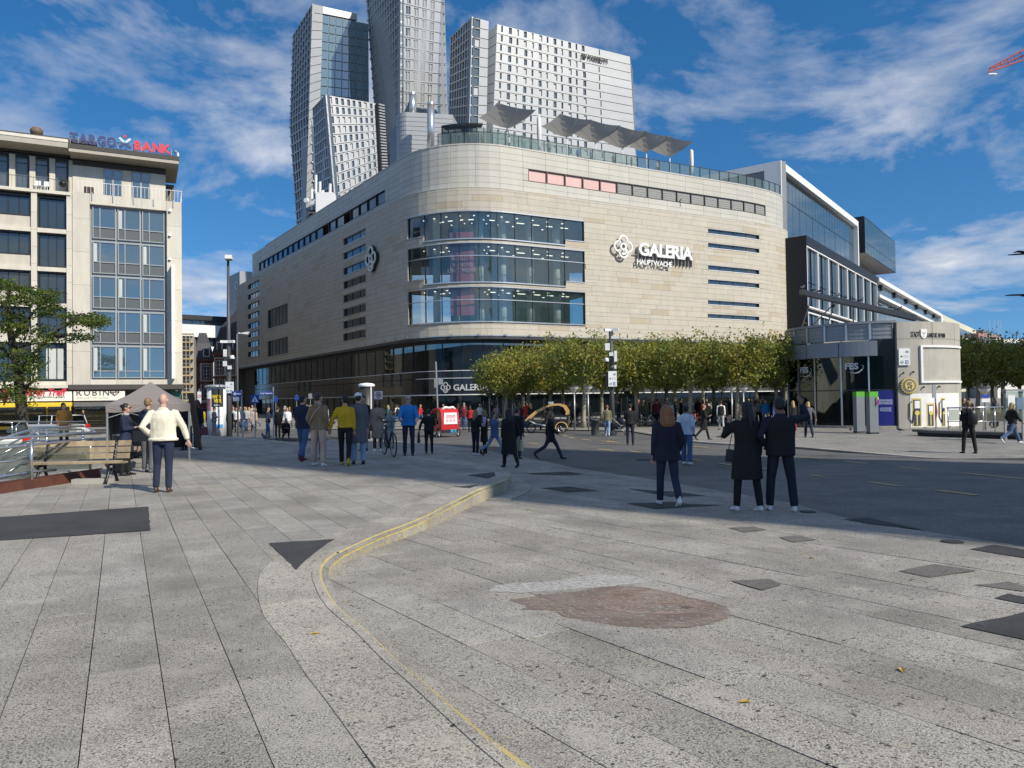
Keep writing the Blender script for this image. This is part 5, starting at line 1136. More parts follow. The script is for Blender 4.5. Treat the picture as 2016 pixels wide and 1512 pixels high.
# right hotel tower
tD = thing('hotel_tower', 'broad white hotel tower with slim windows and dark shaded flank', 'skyscraper', at(1100, 600, 185))
PD = patch_px(*ext((978.6, 47, 170), (1240, 111, 187), (1251, 300, 187), (970, 262, 170), .3))
cw = []
for k in range(12): c = .03 + k * .0535; cw.append((c, c + (.022 if k % 2 else .013)))
cw.append((.745, .753))
tower_face(tD, PD, 15, cw, rng=rg, fade=1, lo=.08, hi=.74)
PDs = patch_px(*ext((884.6, 75, 181), (929, 33, 167), (924, 239, 167), (881, 239, 181), .5)); fins(tD, PDs, 16, 9)
PDw = patch_px(*ext((929, 33, 167), (962, 41, 169.5), (958, 239, 169.5), (924, 239, 167), .5)); tower_face(tD, PDw, 16, [(.05, .5)], rng=rg, lo=.1, hi=.95)
PDi = patch_px(*ext((959, 64, 171), (979, 48, 170), (971, 240, 170), (953, 240, 171), .5)); tower_face(tD, PDi, 15, [], rng=rg)
PDr = patch_px(*ext((1240, 111, 187), (1246, 140, 200), (1253, 300, 200), (1251, 300, 187), .3)); fins(tD, PDr, 15, 3)
core(tD, [PDs.c[0], PD.c[0], PD.c[1], PDr.c[1]], [PDs.c[3], PD.c[3], PD.c[2], PDr.c[2]])
m_ = MB(); U = (PD.pt(.9, .1) - PD.pt(.8, .1)).normalized(); V = (PD.pt(.8, .05) - PD.pt(.8, .1)).normalized(); o = at(1135, 133, 180);
r0 = PD.pt(.605, .118, .35); wtx = (PD.pt(.815, .118) - PD.pt(.605, .118)).length
sgn = thing('hotel_sign', 'dark JW MARRIOTT letters high on the white hotel tower', 'sign', r0); text_on(m_, 'JW MARRIOTT', r0, U, V, PD.n, width=wtx, height=1.5, ext=.15); m_.build('lettering', M_PRT, sgn)
# centre tower
tC = thing('office_tower', 'tallest pale tower with paired windows, its top beyond the frame', 'skyscraper', at(800, 600, 195))
PC = patch_px((789, -125, 188), (872, -95, 196), (858, 245, 196), (788, 245, 188)); PC = patch_px(*ext((789, -125, 188), (872, -95, 196), (858, 245, 196), (788, 245, 188), .3))
cw = []
for k in range(4): c = .13 + k * .2; cw += [(c, c + .045), (c + .06, c + .115)]
tower_face(tC, PC, 22, cw, rng=rg, lo=.12, hi=.86, fade=1)
PCs = patch_px(*ext((717, -35, 214), (789, -125, 188), (788, 245, 188), (742, 300, 214), .25)); fins(tC, PCs, 22, 14)
PCr = patch_px(*ext((872, -95, 196), (873, -94, 204), (882, 245, 204), (858, 245, 196), .3)); m_ = MB()
tower_face(tC, PCr, 22, [(.1, .9)], rng=rg, lo=.1, hi=.93, wm=M_TGG)
core(tC, [PCs.c[0], PC.c[0], PC.c[1], PCr.c[1]], [PCs.c[3], PC.c[3], PC.c[2], PCr.c[2]])
# left tower with glazed lit side
tA = thing('glass_tower', 'leftmost pale tower with a large reflecting glass front', 'skyscraper', at(640, 600, 205))
PA1 = patch_px((574.6, 73, 226), (615, 7, 205), (609, 225, 205), (568.6, 250, 226)); fins(tA, PA1, 13, 8)
PA2 = patch_px(*ext((568.6, 250, 226), (609, 225, 205), (618, 400, 205), (581, 425, 226), .5)); fins(tA, PA2, 14, 8)
PA3 = patch_px(*ext((615, 7, 205), (636, 12, 206), (631, 190, 206), (609, 200, 205), 1.2)); tower_face(tA, PA3, 24, [], rng=rg)
PA4 = patch_px((636, 12, 206), (703, 27, 211), (703, 40, 211), (636, 27, 206)); tower_face(tA, PA4, 1, [], rng=rg)
PA5 = patch_px(*ext((634.6, 28, 206), (726, 46, 212), (727, 200, 212), (631, 192, 206), .4)); m_ = MB(); m_.prism([PA5.pt(0, 0, -1), PA5.pt(1, 0, -1), PA5.pt(1, 1, -1), PA5.pt(0, 1, -1)], PA5.n * .6); m_.build('glass_backing', M_TWS, tA)
for r in range(13):
 for c in range(7): m_ = MB(); PA5.slab(m_, c / 7 + .008, (c + 1) / 7 - .008, r / 13 + .004, (r + 1) / 13 - .004, -.4, -.2 + .01 * ((r * c) % 3)); m_.build('glass_pane', M_TGG, tA)
core(tA, [PA1.c[0], PA3.c[0], PA4.c[1]], [PA2.c[3], PA3.c[3], PA5.c[2]])
# small tower in front
tB = thing('low_tower', 'shorter white tower with leaning edges standing in front of the taller ones', 'skyscraper', at(700, 600, 165))
PB = patch_px(*ext((640.7, 186, 160), (750, 205, 168), (757, 337, 168), (658, 386, 160), .3)); cw = []
for k in range(8): c = .06 + k * .104; cw.append((c, c + .05))
tower_face(tB, PB, 13, cw, rng=rg, lo=.14, hi=.84, fade=1)
PBs = patch_px(*ext((614, 214, 180), (640.7, 186, 160), (658, 386, 160), (622, 400, 180), .3)); fins(tB, PBs, 13, 9)
PBr = patch_px(*ext((744, 204, 167), (755, 207, 169), (762, 337, 169), (751, 337, 167), .3)); m_ = MB()
for k in range(30): PBr.slab(m_, 0, 1, k / 30, k / 30 + .017, .1, .3)
m_.build('louvres', M_TW, tB); m_ = MB(); PBr.slab(m_, -.2, 1.2, 0, 1, -.4, .08); m_.build('louvre_back', M_DARKF, tB)
core(tB, [PBs.c[0], PB.c[0], PB.c[1]], [PBs.c[3], PB.c[3], PB.c[2]])
# ================================================================ glass and steel buildings to the right of the store
def on_ray(p, u, x, y=600):
 """distance along line p + t*u (plan) where pixel column x meets it"""
 r = ray(x, y); den = u[0] * r.y - u[1] * r.x; return (r.x * p[1] - r.y * p[0]) / den
UD = Vector((.603, .797)).normalized(); M_BLKP = mat('black_cladding', (.009, .009, .011), .5, var=.1); M_BG = glass('blue_facade_pane', (.05, .08, .10), 0, 2.1, .015, .04)
M_GPAN = mat('grey_aluminium_panel', (.20, .215, .23), .45, metal=.2, var=.04)
gb = thing('glass_gallery', 'shopping gallery of stacked black and white framed glass boxes beside the store', 'building', (37, 92, ROADZ))
q0 = Vector(at(1590, 600, 92).xy); FB = FC(tuple(q0), tuple(q0 + UD * 10)); L1 = FB.px(1727, 560)[0]; zt = FB.px(1590, 466)[1]
m_ = MB(); FB.box(m_, -.3, L1, ROADZ, zt, -14, -.6); m_.build('black_box', M_BLKP, gb); m_ = MB(); FB.box(m_, -.3, L1, zt - 1.1, zt + .02, -.6, .1); m_.build('black_head', M_BLKP, gb)
m_ = MB(); FB.box(m_, -2.8, -.32, ROADZ, zt, -14, -2.2) if False else FB.box(m_, -.32, -.3, ROADZ, zt, -14, .1); m_.build('black_flank', M_BLKP, gb)
zg0 = FB.px(1600, 607)[1]; zl0, zl1 = FB.px(1600, 650)[1] - 4, FB.px(1600, 616)[1]
for (lo, hi, n) in ((zg0, zt - 1.15, 8), (zl0, zl1, 8)):
 for k in range(n):
  a0, a1 = L1 * k / n + .15, L1 * (k + 1) / n - .05; m_ = MB(); frame(FB, m_, a0, a1, lo, hi, .17, -.5, .0); w = m_.build('window', M_WHT, gb)
  am = (a0 + a1) / 2; zm = lo + (hi - lo) * .42
  for e0, e1 in ((a0 + .17, am - .05), (am + .05, a1 - .17)):
   for f0, f1 in ((lo + .17, zm - .06), (zm + .06, hi - .17)): m_ = MB(); FB.box(m_, e0, e1, f0, f1, -.35, -.3); m_.build('pane', M_BG, w)
  m_ = MB(); FB.box(m_, am - .05, am + .05, lo + .17, hi - .17, -.35, -.15); m_.build('mullion', M_DARKF, w)
# upper glass box in a white frame
q1 = Vector(at(1540, 500, 100).xy); FU = FC(tuple(q1), tuple(q1 + UD * 10)); L2 = FU.px(1687, 500)[0]; zu1 = FU.px(1540, 322.5)[1]; zu0 = 15
m_ = MB(); FU.box(m_, -.4, L2 + .4, zu0, zu1, -16, -.8); m_.build('upper_core', M_GPAN, gb); m_ = MB(); FU.box(m_, -.6, L2 + .6, zu1 - .9, zu1 + .1, -16, .25); m_.build('white_head', M_WHT, gb); m_ = MB(); FU.box(m_, -.6, .05, zu0, zu1 - .9, -2, .25); m_.build('white_edge', M_WHT, gb); m_ = MB(); FU.box(m_, L2, L2 + .6, zu0, zu1 - .9, -2, .25); m_.build('white_edge', M_WHT, gb)
n = 13; zs = [zu0, zu1 - 11.5, zu1 - 4.4, zu1 - .95]
for k in range(n):
 a0, a1 = .05 + (L2 - .05) * k / n, .05 + (L2 - .05) * (k + 1) / n
 for f0, f1 in zip(zs, zs[1:]):
  if f1 == zs[-1]:
   for j in (0, 1): m_ = MB(); FU.box(m_, a0 + .05 + (a1 - a0) / 2 * j, a0 - .05 + (a1 - a0) / 2 * (j + 1), f0 + .06, f1 - .06, -.55, -.5); m_.build('pane', M_BG, gb)
  else: m_ = MB(); FU.box(m_, a0 + .06, a1 - .06, f0 + .06, f1 - .06, -.55, -.5 + .01 * (k % 2)); m_.build('pane', M_BG, gb)
# its left flank of grey panels
e0 = Vector(at(1458, 400, 112).xy); FK = FC(tuple(e0), tuple(q1 + FU.n.xy * .0 - UD * .62))
for k in range(5):
 a0, a1 = FK.len * k / 5, FK.len * (k + 1) / 5
 for f0, f1 in ((zu0, zu1 - 10), (zu1 - 10, zu1 + .02)): m_ = MB(); FK.box(m_, a0 + .02, a1 - .02, f0 + .02, f1 - .02, -1, 0); m_.build('flank_panel', M_GPAN, gb)
# cantilevered third box
q2 = Vector(at(1706, 500, 140).xy); FT = FC(tuple(q2), tuple(q2 + UD * 10)); L3 = FT.px(1765, 500)[0]; zc1, zc0 = FT.px(1706, 426)[1], FT.px(1706, 497)[1]
m_ = MB(); FT.box(m_, 0, L3, zc0, zc1, -12, -.3); m_.build('dark_box', M_BLKP, gb); n = 12
for k in range(n):
 for f0, f1 in ((zc0, zc0 + 2.0), (zc0 + 2.0, zc1 - .3)): m_ = MB(); FT.box(m_, L3 * k / n + .05, L3 * (k + 1) / n - .05, f0 + .05, f1 - .03, -.25, -.2); m_.build('pane', glass('green_facade_pane', (.05, .075, .065), 0, 1.9, .02, .04), gb)
m_ = MB(); FT.box(m_, .3, L3 - 1, zc0 - 7, zc0 - .01, -14, -4.5); m_.build('recess_wall', mat('recess_cream', (.50, .48, .40), .7, var=.08), gb)
m_ = MB(); FT.box(m_, L3 * .5, L3 * 2.2, zt - 1, zc0 - 4.5, -16, -5); m_.build('violet_roof', mat('violet_glass_roof', (.09, .08, .15), .3, var=.1), gb)
# long low wing running away
t0 = L1 + .4; t1 = FB.px(1851, 600)[0]; wg = thing('gallery_wing', 'long white banded wing with ribbon windows running away to the right', 'building', FB.pt(t0, ROADZ)); zw1 = zt; zw2 = FB.px(1732, 581)[1]
m_ = MB(); FB.box(m_, t0, t1, ROADZ, zw1 - .7, -14, -1); m_.build('core', M_GSP, wg); m_ = MB(); FB.box(m_, t0, t1, zw1 - .7, zw1, -14, .3); m_.build('roof_band', M_WHT, wg); m_ = MB(); FB.box(m_, t0, t1, zw2 - .5, zw2, -1, .3); m_.build('floor_band', M_WHT, wg)
n = 18
for k in range(n):
 a0, a1 = t0 + (t1 - t0) * k / n, t0 + (t1 - t0) * (k + 1) / n
 for f0, f1 in ((zw2 + .02, zw1 - 2.6), (zw1 - 2.6, zw1 - .72), (ROADZ + 3, zw2 - .52)): m_ = MB(); FB.box(m_, a0 + .06, a1 - .06, f0 + .03, f1 - .03, -.95, -.55); m_.build('pane', M_BG, wg)
 if k % 3 == 1: m_ = MB(); FB.box(m_, a0 + .4, a0 + 1.6, zw2 + 1.2, zw1 - .8, -.5, -.2); m_.build('dark_window', M_DARKF, wg)
m_ = MB(); FB.box(m_, t1 + .01, t1 + 3, ROADZ, zw1 - .2, -14, .2); m_.build('end_wall', M_CW, wg)
# farther facades
q3 = Vector(at(1851, 640, 196).xy); q4 = Vector(at(1932, 660, 262).xy); FF = FC(tuple(q3), tuple(q4)); t = thing('curtain_wall_block', 'cream curtain wall office block farther down the street', 'building', FF.pt(5, ROADZ)); z1 = FF.px(1853, 618)[1]
m_ = MB(); FF.box(m_, 0, FF.len, ROADZ, z1, -15, 0); m_.build('core', mat('cream_band', (.58, .56, .42), .6, var=.05), t); nr, n = 9, 15
for r in range(nr):
 for k in range(n):
  f0 = z1 - 1 - (r + 1) * 3.2; m_ = MB(); FF.box(m_, FF.len * k / n + .3, FF.len * (k + 1) / n - .3, f0 + .2, f0 + 2.5, 0, .06); m_.build('window', M_BG, t)
for x0, x1, y, D, col, lab in ((1928, 1972, 658, 240, (.33, .20, .18), 'brownish red office block with flat roof at the far right'), (1962, 2110, 668, 225, (.66, .64, .60), 'white low office block at the right edge'), (1936, 1950, 652, 250, (.2, .2, .2), 'dark rounded stair tower beyond the far office block')):
 p0, p1 = at(x0, 700, D), at(x1, 700, D + 10); F_ = FC(tuple(p0.xy), tuple(p1.xy)); z1 = F_.px((x0 + x1) / 2, y)[1]; t = thing('distant_building', lab, 'building', F_.pt(1, ROADZ)); m_ = MB(); F_.box(m_, 0, F_.len, ROADZ, z1, -12, 0); m_.build('wall', mat('distant_wall_%d' % x0, col, .8, var=.08), t)
 if x1 - x0 > 20:
  nn = max(4, int(F_.len / 3))
  for r in range(3):
   for k in range(nn): m_ = MB(); F_.box(m_, F_.len * k / nn + .5, F_.len * (k + 1) / nn - .4, z1 - 3 - r * 3.4, z1 - 1.2 - r * 3.4, 0, .08); m_.build('window', M_GLB, t)
for k, (x, y) in enumerate(((1948, 628), (1957, 630), (1966, 629), (1970, 631))):
 p = at(x, 680, 215); q = at(x, y, 215); m_ = MB(); m_.cyl(p, q, .07, n=6); t = m_.build('flagpole', M_SIL, None, loc=p); tag(t, ('first', 'second', 'third', 'last')[k] + ' slim bare flagpole from the left above the far right roofs', 'flagpole', 'bare flagpoles above the far roofs')
# ================================================================ tall building outside the frame whose shadow crosses the square
ct = thing('church_tower', 'tall stone tower outside the right edge shading the middle of the square', 'tower', (31, 0, ROADZ))
n2 = Vector((.65, .76, 0)); s2 = Vector((.76, -.65, 0)); base = n2 * 10.0 + s2 * 26; M_CH = mat('church_stone', (.34, .25, .20), .85, var=.12)
m_ = MB(); m_.par((base.x, base.y, ROADZ), n2 * 14.5, s2 * 14, (0, 0, 48)); m_.build('shaft', M_CH, ct)
m_ = MB(); b_ = base + Vector((0, 0, 47.3)) ; m_.par(b_ - n2 * .0, n2 * 14.5, s2 * 14, (0, 0, 1.2)); c_ = base + n2 * 8 + s2 * 7
m_.add([b_ + Vector((0, 0, 1.2)), b_ + n2 * 14.5 + Vector((0, 0, 1.2)), b_ + n2 * 14.5 + s2 * 14 + Vector((0, 0, 1.2)), b_ + s2 * 14 + Vector((0, 0, 1.2)), Vector((c_.x, c_.y, 53))], [(0, 1, 4), (1, 2, 4), (2, 3, 4), (3, 0, 4)]); m_.build('roof', M_SLATE, ct)
for k in range(3):
 for j in range(2): m_ = MB(); m_.par(base + n2 * (3 + 7 * j) - s2 * .05 + Vector((0, 0, 6 + k * 12)), n2 * 2.2, s2 * .1, (0, 0, 6)); m_.build('window', M_GLB, ct)
# ================================================================ round station entrance pavilion
M_CONC = mat('board_marked_concrete', (.385, .37, .33), .85, var=.12, scale=1.5, streak=.25, bump=.15, bscale=10); M_STL = mat('dull_steel', (.30, .315, .33), .4, metal=.4, var=.05)
kc = at(1709, 700, 48); KC = Vector((kc.x, kc.y, 0)); KR = 5.0; zk = ROADZ + .05
def kang(px, py, r=KR):
 """angle and height where a pixel meets the front of the drum"""
 d = ray(px, py); dx, dy = d.x, d.y; ox, oy = -KC.x, -KC.y; A = dx * dx + dy * dy; Bq = 2 * (ox * dx + oy * dy); C = ox * ox + oy * oy - r * r; disc = max(0, Bq * Bq - 4 * A * C); t = (-Bq - math.sqrt(disc)) / (2 * A)
 p = CAMP + d * t; return math.atan2(p.y - KC.y, p.x - KC.x), p.z
def kp(a, z, r): return Vector((KC.x + r * math.cos(a), KC.y + r * math.sin(a), z))
def kbox(mb, a0, a1, z0, z1, r0, r1, n=None, mi=0):
 n = n or max(1, int(abs(a1 - a0) * 10)); vs_ = []
 for i in range(n + 1):
  a = a0 + (a1 - a0) * i / n; vs_ += [kp(a, z0, r0), kp(a, z0, r1), kp(a, z1, r1), kp(a, z1, r0)]
 fs_ = [(3, 2, 1, 0), (4 * n, 4 * n + 1, 4 * n + 2, 4 * n + 3)]
 for i in range(n):
  for j in range(4): fs_.append((4 * i + (j + 1) % 4, 4 * i + 4 + (j + 1) % 4, 4 * i + 4 + j, 4 * i + j))
 if a1 < a0: fs_ = [f[::-1] for f in fs_]
 return mb.add(vs_, fs_, mi)
kiosk = thing('station_pavilion', 'round glass and concrete station entrance pavilion with grey roof band', 'pavilion', (KC.x, KC.y, zk))
aJ = kang(1766, 740)[0]; zTop = kang(1766, 634)[1]; aE = aJ + 1.75; aLft = aJ - 2.6
m_ = MB(); kbox(m_, aJ, aE, zk, zTop, 4.55, 5.12, 24); m_.build('concrete_wall', M_CONC, kiosk)
# joints of the concrete shown as shallow recessed grooves: slim darker strips
for k in (1, 2): m_ = MB(); a = aJ + .42 * k; kbox(m_, a, a + .006, zk, zTop - .02, 5.118, 5.124, 1); m_.build('cast_joint', mat('joint_concrete', (.2, .19, .17), .9), kiosk)
m_ = MB(); z_ = kang(1780, 668)[1]; kbox(m_, aJ, aE, z_, z_ + .03, 5.118, 5.124, 24); m_.build('cast_joint', MATS['joint_concrete'], kiosk)
zl1, zl0 = kang(1660, 640)[1], kang(1660, 671)[1]; n = 10; st = (aJ - .02 - aLft) / n
for k in range(n):
 a0, a1 = aLft + st * k, aLft + st * (k + 1); m_ = MB(); kbox(m_, a0 + .012, a1 - .012, zl0, zl1, 4.88, 4.93, 3); m_.build('roof_panel', M_STL, kiosk)
 for j in range(4): m_ = MB(); z = zl0 + (zl1 - zl0) * j / 4; kbox(m_, a0 + .03, a1 - .03, z + .03, z + (zl1 - zl0) / 4 - .05, 4.93, 4.96, 3); m_.build('louvre', M_STL, kiosk)
 m_ = MB(); kbox(m_, a0 - .012, a0 + .012, zl0, zl1, 4.9, 5.03, 1); m_.build('roof_post', M_SIL, kiosk)
m_ = MB(); kbox(m_, aLft, aJ - .005, zl1, zl1 + .14, .5, 5.06, 26); m_.build('roof', M_STL, kiosk); m_ = MB(); kbox(m_, aJ, aE, zl1 - .5, zl1 - .3, .5, 4.56, 20); m_.build('roof_inner', M_STL, kiosk)
aF = kang(1727, 690)[0]; zf1, zf0 = kang(1660, 674)[1], kang(1660, 703)[1]; n = 6
for k in range(n): m_ = MB(); a0, a1 = aLft + (aF - aLft) * k / n, aLft + (aF - aLft) * (k + 1) / n; kbox(m_, a0 + .004, a1 - .004, zf0, zf1, 4.6, 5.32, 6); m_.build('canopy_panel', mat('canopy_blue_grey', (.245, .265, .30), .4, metal=.3, var=.08, scale=.8), kiosk)
zt_ = kang(1700, 768)[1]; ed = [aLft] + [kang(x, 760)[0] for x in (1571, 1604, 1656, 1711)] + [aJ - .01]; M_KG = glass('kiosk_glass', (.012, .018, .018), .22, 1.5, .01)
for a0, a1 in zip(ed, ed[1:]):
 nn = max(1, round((a1 - a0) / .5))
 for j in range(nn):
  b0, b1 = a0 + (a1 - a0) * j / nn, a0 + (a1 - a0) * (j + 1) / nn
  for f0, f1 in ((zk + .15, zt_ - .03), (zt_ + .03, zf0 if b1 < aF + .01 else zl0)): m_ = MB(); kbox(m_, b0 + .008, b1 - .008, f0, f1, 4.9, 4.93, 3); m_.build('glass_pane', M_KG, kiosk)
  m_ = MB(); kbox(m_, b0 - .009, b0 + .009, zk, zl0, 4.86, 4.99, 1); m_.build('mullion', M_SIL, kiosk)
m_ = MB(); kbox(m_, aLft, aJ, zt_ - .03, zt_ + .03, 4.86, 4.97, 26); m_.build('transom', M_DARKF, kiosk); m_ = MB(); kbox(m_, aLft, aE, zk - .06, zk + .15, 4.6, 5.05, 34); m_.build('plinth', M_BORD, kiosk)
m_ = MB(); kbox(m_, aLft - 2.3, aLft - .02, zk, zl1, 4.7, 4.9, 20); kbox(m_, aE, aE + .1, zk, zl1, 4.5, 4.9, 3); m_.build('rear_wall', M_CONC, kiosk)
m_ = MB(); m_.cyl((KC.x + .3, KC.y + .6, zk), (KC.x + .3, KC.y + .6, 4), .9, n=10); m_.build('stair_core', mat('stair_core', (.15, .15, .14), .8, var=.2), kiosk)
m_ = MB(); kbox(m_, aLft, aLft + .85, zk, zl0, 4.55, 4.6, 10); m_.build('inner_wall', MATS['stair_core'], kiosk)
m_ = MB(); m_.cyl((KC.x - 2, KC.y - 1.5, zk), (KC.x - 2, KC.y - 1.5, 3.4), .14, n=10); m_.build('inner_column', M_SIL, kiosk)
a0, a1 = kang(1729, 800)[0], kang(1762, 800)[0]; m_ = MB(); kbox(m_, a0, a1, zk + .16, zt_ - .04, 4.94, 4.98, 5); dr = m_.build('blue_door_panel', mat('blue_panel', (.012, .018, .19), .4, var=.03), kiosk)
def ktext(mb, txt, px, py, w, h, r, **k):
 a, z = kang(px, py, r); N = Vector((math.cos(a), math.sin(a), 0)); U = Vector((-N.y, N.x, 0)); text_on(mb, txt, kp(a, z, r), U, Vector((0, 0, 1)), N, width=w, height=h, center=True, **k)
def ktext_arc(mb, txt, x0, x1, py, h, r, **k):
 """lettering wrapped round the drum"""
 a0, z = kang(x0, py, r); a1 = kang(x1, py, r)[0]; vs_, fs_ = text_geo(txt, k.get('bold', 0), k.get('ext', .05)); m0 = min(v.x for v in vs_); m1 = max(v.x for v in vs_); y1 = max(v.y for v in vs_)
 mb.add([kp(a0 + (a1 - a0) * (v.x - m0) / (m1 - m0), z + v.y / y1 * h, r + v.z * h) for v in vs_], fs_)
m_ = MB(); ktext_arc(m_, 'EINGANG', 1731, 1757, 790.5, .13, 4.995, bold=.03); ktext_arc(m_, 'ENTRANCE', 1731, 1757, 796, .13, 4.995, bold=.03)
for k in range(5):
 a, z = kang(1734 + k * 4.6, 806, 4.99); N = Vector((math.cos(a), math.sin(a), 0)); flat_ring(m_, kp(a, z, 4.985), Vector((-N.y, N.x, 0)), Vector((0, 0, 1)), N, [(.06, .12), (-.04, 0), (.06, -.12)], .045, .01)
m_.build('door_lettering', mat('pale_blue_print', (.42, .5, .7), .6), dr)
m_ = MB(); ktext_arc(m_, 'STADT', 1793, 1811, 664, .33, 5.13, bold=.0); m_.build('lettering', M_DARKF, kiosk); m_ = MB(); ktext_arc(m_, 'FRANKFURT AM MAIN', 1824, 1860.5, 664.5, .27, 5.13); m_.build('lettering', M_DARKF, kiosk)
a, z = kang(1818, 657, 5.12); N = Vector((math.cos(a), math.sin(a), 0)); U = Vector((-N.y, N.x, 0)); Z = Vector((0, 0, 1)); m_ = MB(); m_.prism([kp(a, z, 5.13) + U * x + Z * y for x, y in ((-.2, .26), (.2, .26), (.2, -.08), (.12, -.22), (0, -.29), (-.12, -.22), (-.2, -.08))], N * .04); cr = m_.build('crest_shield', M_WHT, kiosk)
m_ = MB(); O = kp(a, z, 5.172); flat_ring(m_, O, U, Z, N, [(-.13, .12), (-.05, -.02), (0, .1), (.05, -.02), (.13, .12)], .03, .01); flat_ring(m_, O, U, Z, N, [(0, .1), (0, -.2)], .04, .01); m_.build('crest_bird', mat('crest_grey', (.6, .6, .6), .6), cr)
# FES marks on the glass
M_FES = mat('fes_grey', (.62, .64, .66), .5)
for x0, x1, y, nm in ((1663.5, 1690, 727, ''), (1575.5, 1591.5, 734, '')):
 sc_ = 1 if x1 - x0 > 20 else .97; m_ = MB(); ktext_arc(m_, 'FES', x0, x1, y, .36 * sc_, 4.945, bold=.04, ext=.03); a0 = kang(x0 + (x1 - x0) * .35, y + 6, 4.945); a1 = kang(x1 + (x1 - x0) * .38, y - 10, 4.945); c0 = (a0[0] + a1[0]) / 2
 pts = [(a0[0], a0[1]), (a0[0] * .6 + a1[0] * .4, a0[1] - .06), (a0[0] * .3 + a1[0] * .7, a0[1] + .01), (a0[0] * .06 + a1[0] * .94, a0[1] + .18), (a1[0], a0[1] + .34), (a0[0] * .12 + a1[0] * .88, a1[1] - .02)]
 for k in range(len(pts) - 1): w0, w1 = (.03, .05, .07, .07, .05, .02)[k], (.03, .05, .07, .07, .05, .02)[k + 1]; m_.add([kp(pts[k][0], pts[k][1] - w0 / 2, 4.95), kp(pts[k + 1][0], pts[k + 1][1] - w1 / 2, 4.95), kp(pts[k + 1][0], pts[k + 1][1] + w1 / 2, 4.95), kp(pts[k][0], pts[k][1] + w0 / 2, 4.95)], [(0, 1, 2, 3)])
 m_.build('glass_lettering', M_FES, kiosk)
# framed blank board on the drum
b0, b1 = kang(1808, 700)[0], kang(1861, 700)[0] + .35; z1, z0 = kang(1810, 680)[1], kang(1810, 754)[1]; m_ = MB()
kbox(m_, b0, b1, z1 - .12, z1, 5.12, 5.24); kbox(m_, b0, b1, z0, z0 + .12, 5.12, 5.24); kbox(m_, b0, b0 + .025, z0 + .12, z1 - .12, 5.12, 5.24, 1); bd = thing('poster_frame', 'empty white framed board on the curved concrete wall', 'frame', kp(b0, z0, 5.2)); m_.build('frame', M_WHT, bd); m_ = MB(); kbox(m_, b0 + .025, b1, z0 + .12, z1 - .12, 5.121, 5.14); m_.build('board', mat('board_grey', (.40, .39, .35), .8, var=.1, scale=1.5), bd)
# direction panel with S and U marks: shared builder
M_SGR = mat('sign_green', (.02, .25, .10), .5); M_SBL = mat('sign_blue2', (.015, .06, .35), .5); M_PLATE = mat('sign_plate', (.78, .80, .80), .45, var=.02); M_GRY = mat('print_mid', (.25, .3, .4), .6)
def info_panel(par, O, U, N, w, h):
 Z = Vector((0, 0, 1)); m_ = MB(); m_.par(O, U * w, N * -.06, Z * h); m_.build('plate', M_PLATE, par); P = O + N * .004
 m_ = MB(); text_on(m_, 'U', P + U * w * .60 + Z * h * .1, U, Z, N, height=h * .15, bold=.05, ext=.02); k = m_.build('letter_u', M_WHT, par); k.location += N * .006
 m_ = MB(); m_.par(P + U * w * .55 + Z * h * .07, U * w * .3, N * .003, Z * h * .21); m_.build('blue_square', M_SBL, par)
 m_ = MB(); m_.cyl(P + U * w * .27 + Z * h * .175, P + U * w * .27 + Z * h * .175 + N * .003, w * .15, n=18); m_.build('green_disc', M_SGR, par); m_ = MB(); text_on(m_, 'S', P + N * .006 + U * w * .27 + Z * h * .175, U, Z, N, height=h * .14, bold=.04, ext=.01, center=True); m_.build('letter_s', M_WHT, par)
 m_ = MB(); flat_ring(m_, P + U * w * .2 + Z * h * .52, U, Z, N, [(w * .08, h * .05), (-w * .06, 0), (w * .08, -h * .05)], w * .05, .004); flat_ring(m_, P + U * w * .2 + Z * h * .52, U, Z, N, [(-w * .04, 0), (w * .14, 0)], w * .05, .005); m_.build('arrow', M_PRT, par)
 m_ = MB(); text_on(m_, 'Eingang', P + U * w * .42 + Z * h * .53, U, Z, N, width=w * .45, height=h * .05, ext=.01); text_on(m_, 'Hauptwache', P + U * w * .42 + Z * h * .45, U, Z, N, width=w * .48, height=h * .05, ext=.01); m_.build('small_print', M_GRY, par)
 m_ = MB(); m_.par(P + U * w * .6 + Z * h * .73, U * w * .28, N * .003, Z * h * .12); m_.build('pictogram', M_GRY, par)
a, z = kang(1780, 719, 5.15); N = Vector((math.cos(a), math.sin(a), 0)); U = Vector((-N.y, N.x, 0)); w_ = .62; O = kp(a, z, 5.22) - U * w_ / 2
dp = thing('direction_sign', 'white direction plate with S and U marks on the concrete drum', 'sign', O); info_panel(dp, O, U, N, w_, .98)
# sprocket sign with gold rim
a, z = kang(1789, 759, 5.14); N = Vector((math.cos(a), math.sin(a), 0)); U = Vector((-N.y, N.x, 0)); O = kp(a, z, 5.16); M_GOLD = mat('sign_gold', (.62, .50, .14), .5, var=.1); M_NAVY = mat('sign_navy', (.035, .05, .10), .5)
st_ = thing('round_sign', 'round cogwheel sign with gold rim on the concrete drum', 'sign', O); m_ = MB(); pts = []
for k in range(48): r_ = .50 if k % 2 else .41; pts.append(O + U * r_ * math.cos(k * math.pi / 24) + Z * r_ * math.sin(k * math.pi / 24))
m_.prism(pts, N * .06); m_.build('cog_rim', M_GOLD, st_); m_ = MB(); m_.cyl(O + N * .06, O + N * .08, .38, n=28); m_.build('dark_ring', mat('ring_grey', (.16, .17, .17), .5), st_); m_ = MB(); m_.cyl(O + N * .08, O + N * .1, .27, n=24); m_.build('gold_disc', M_GOLD, st_)
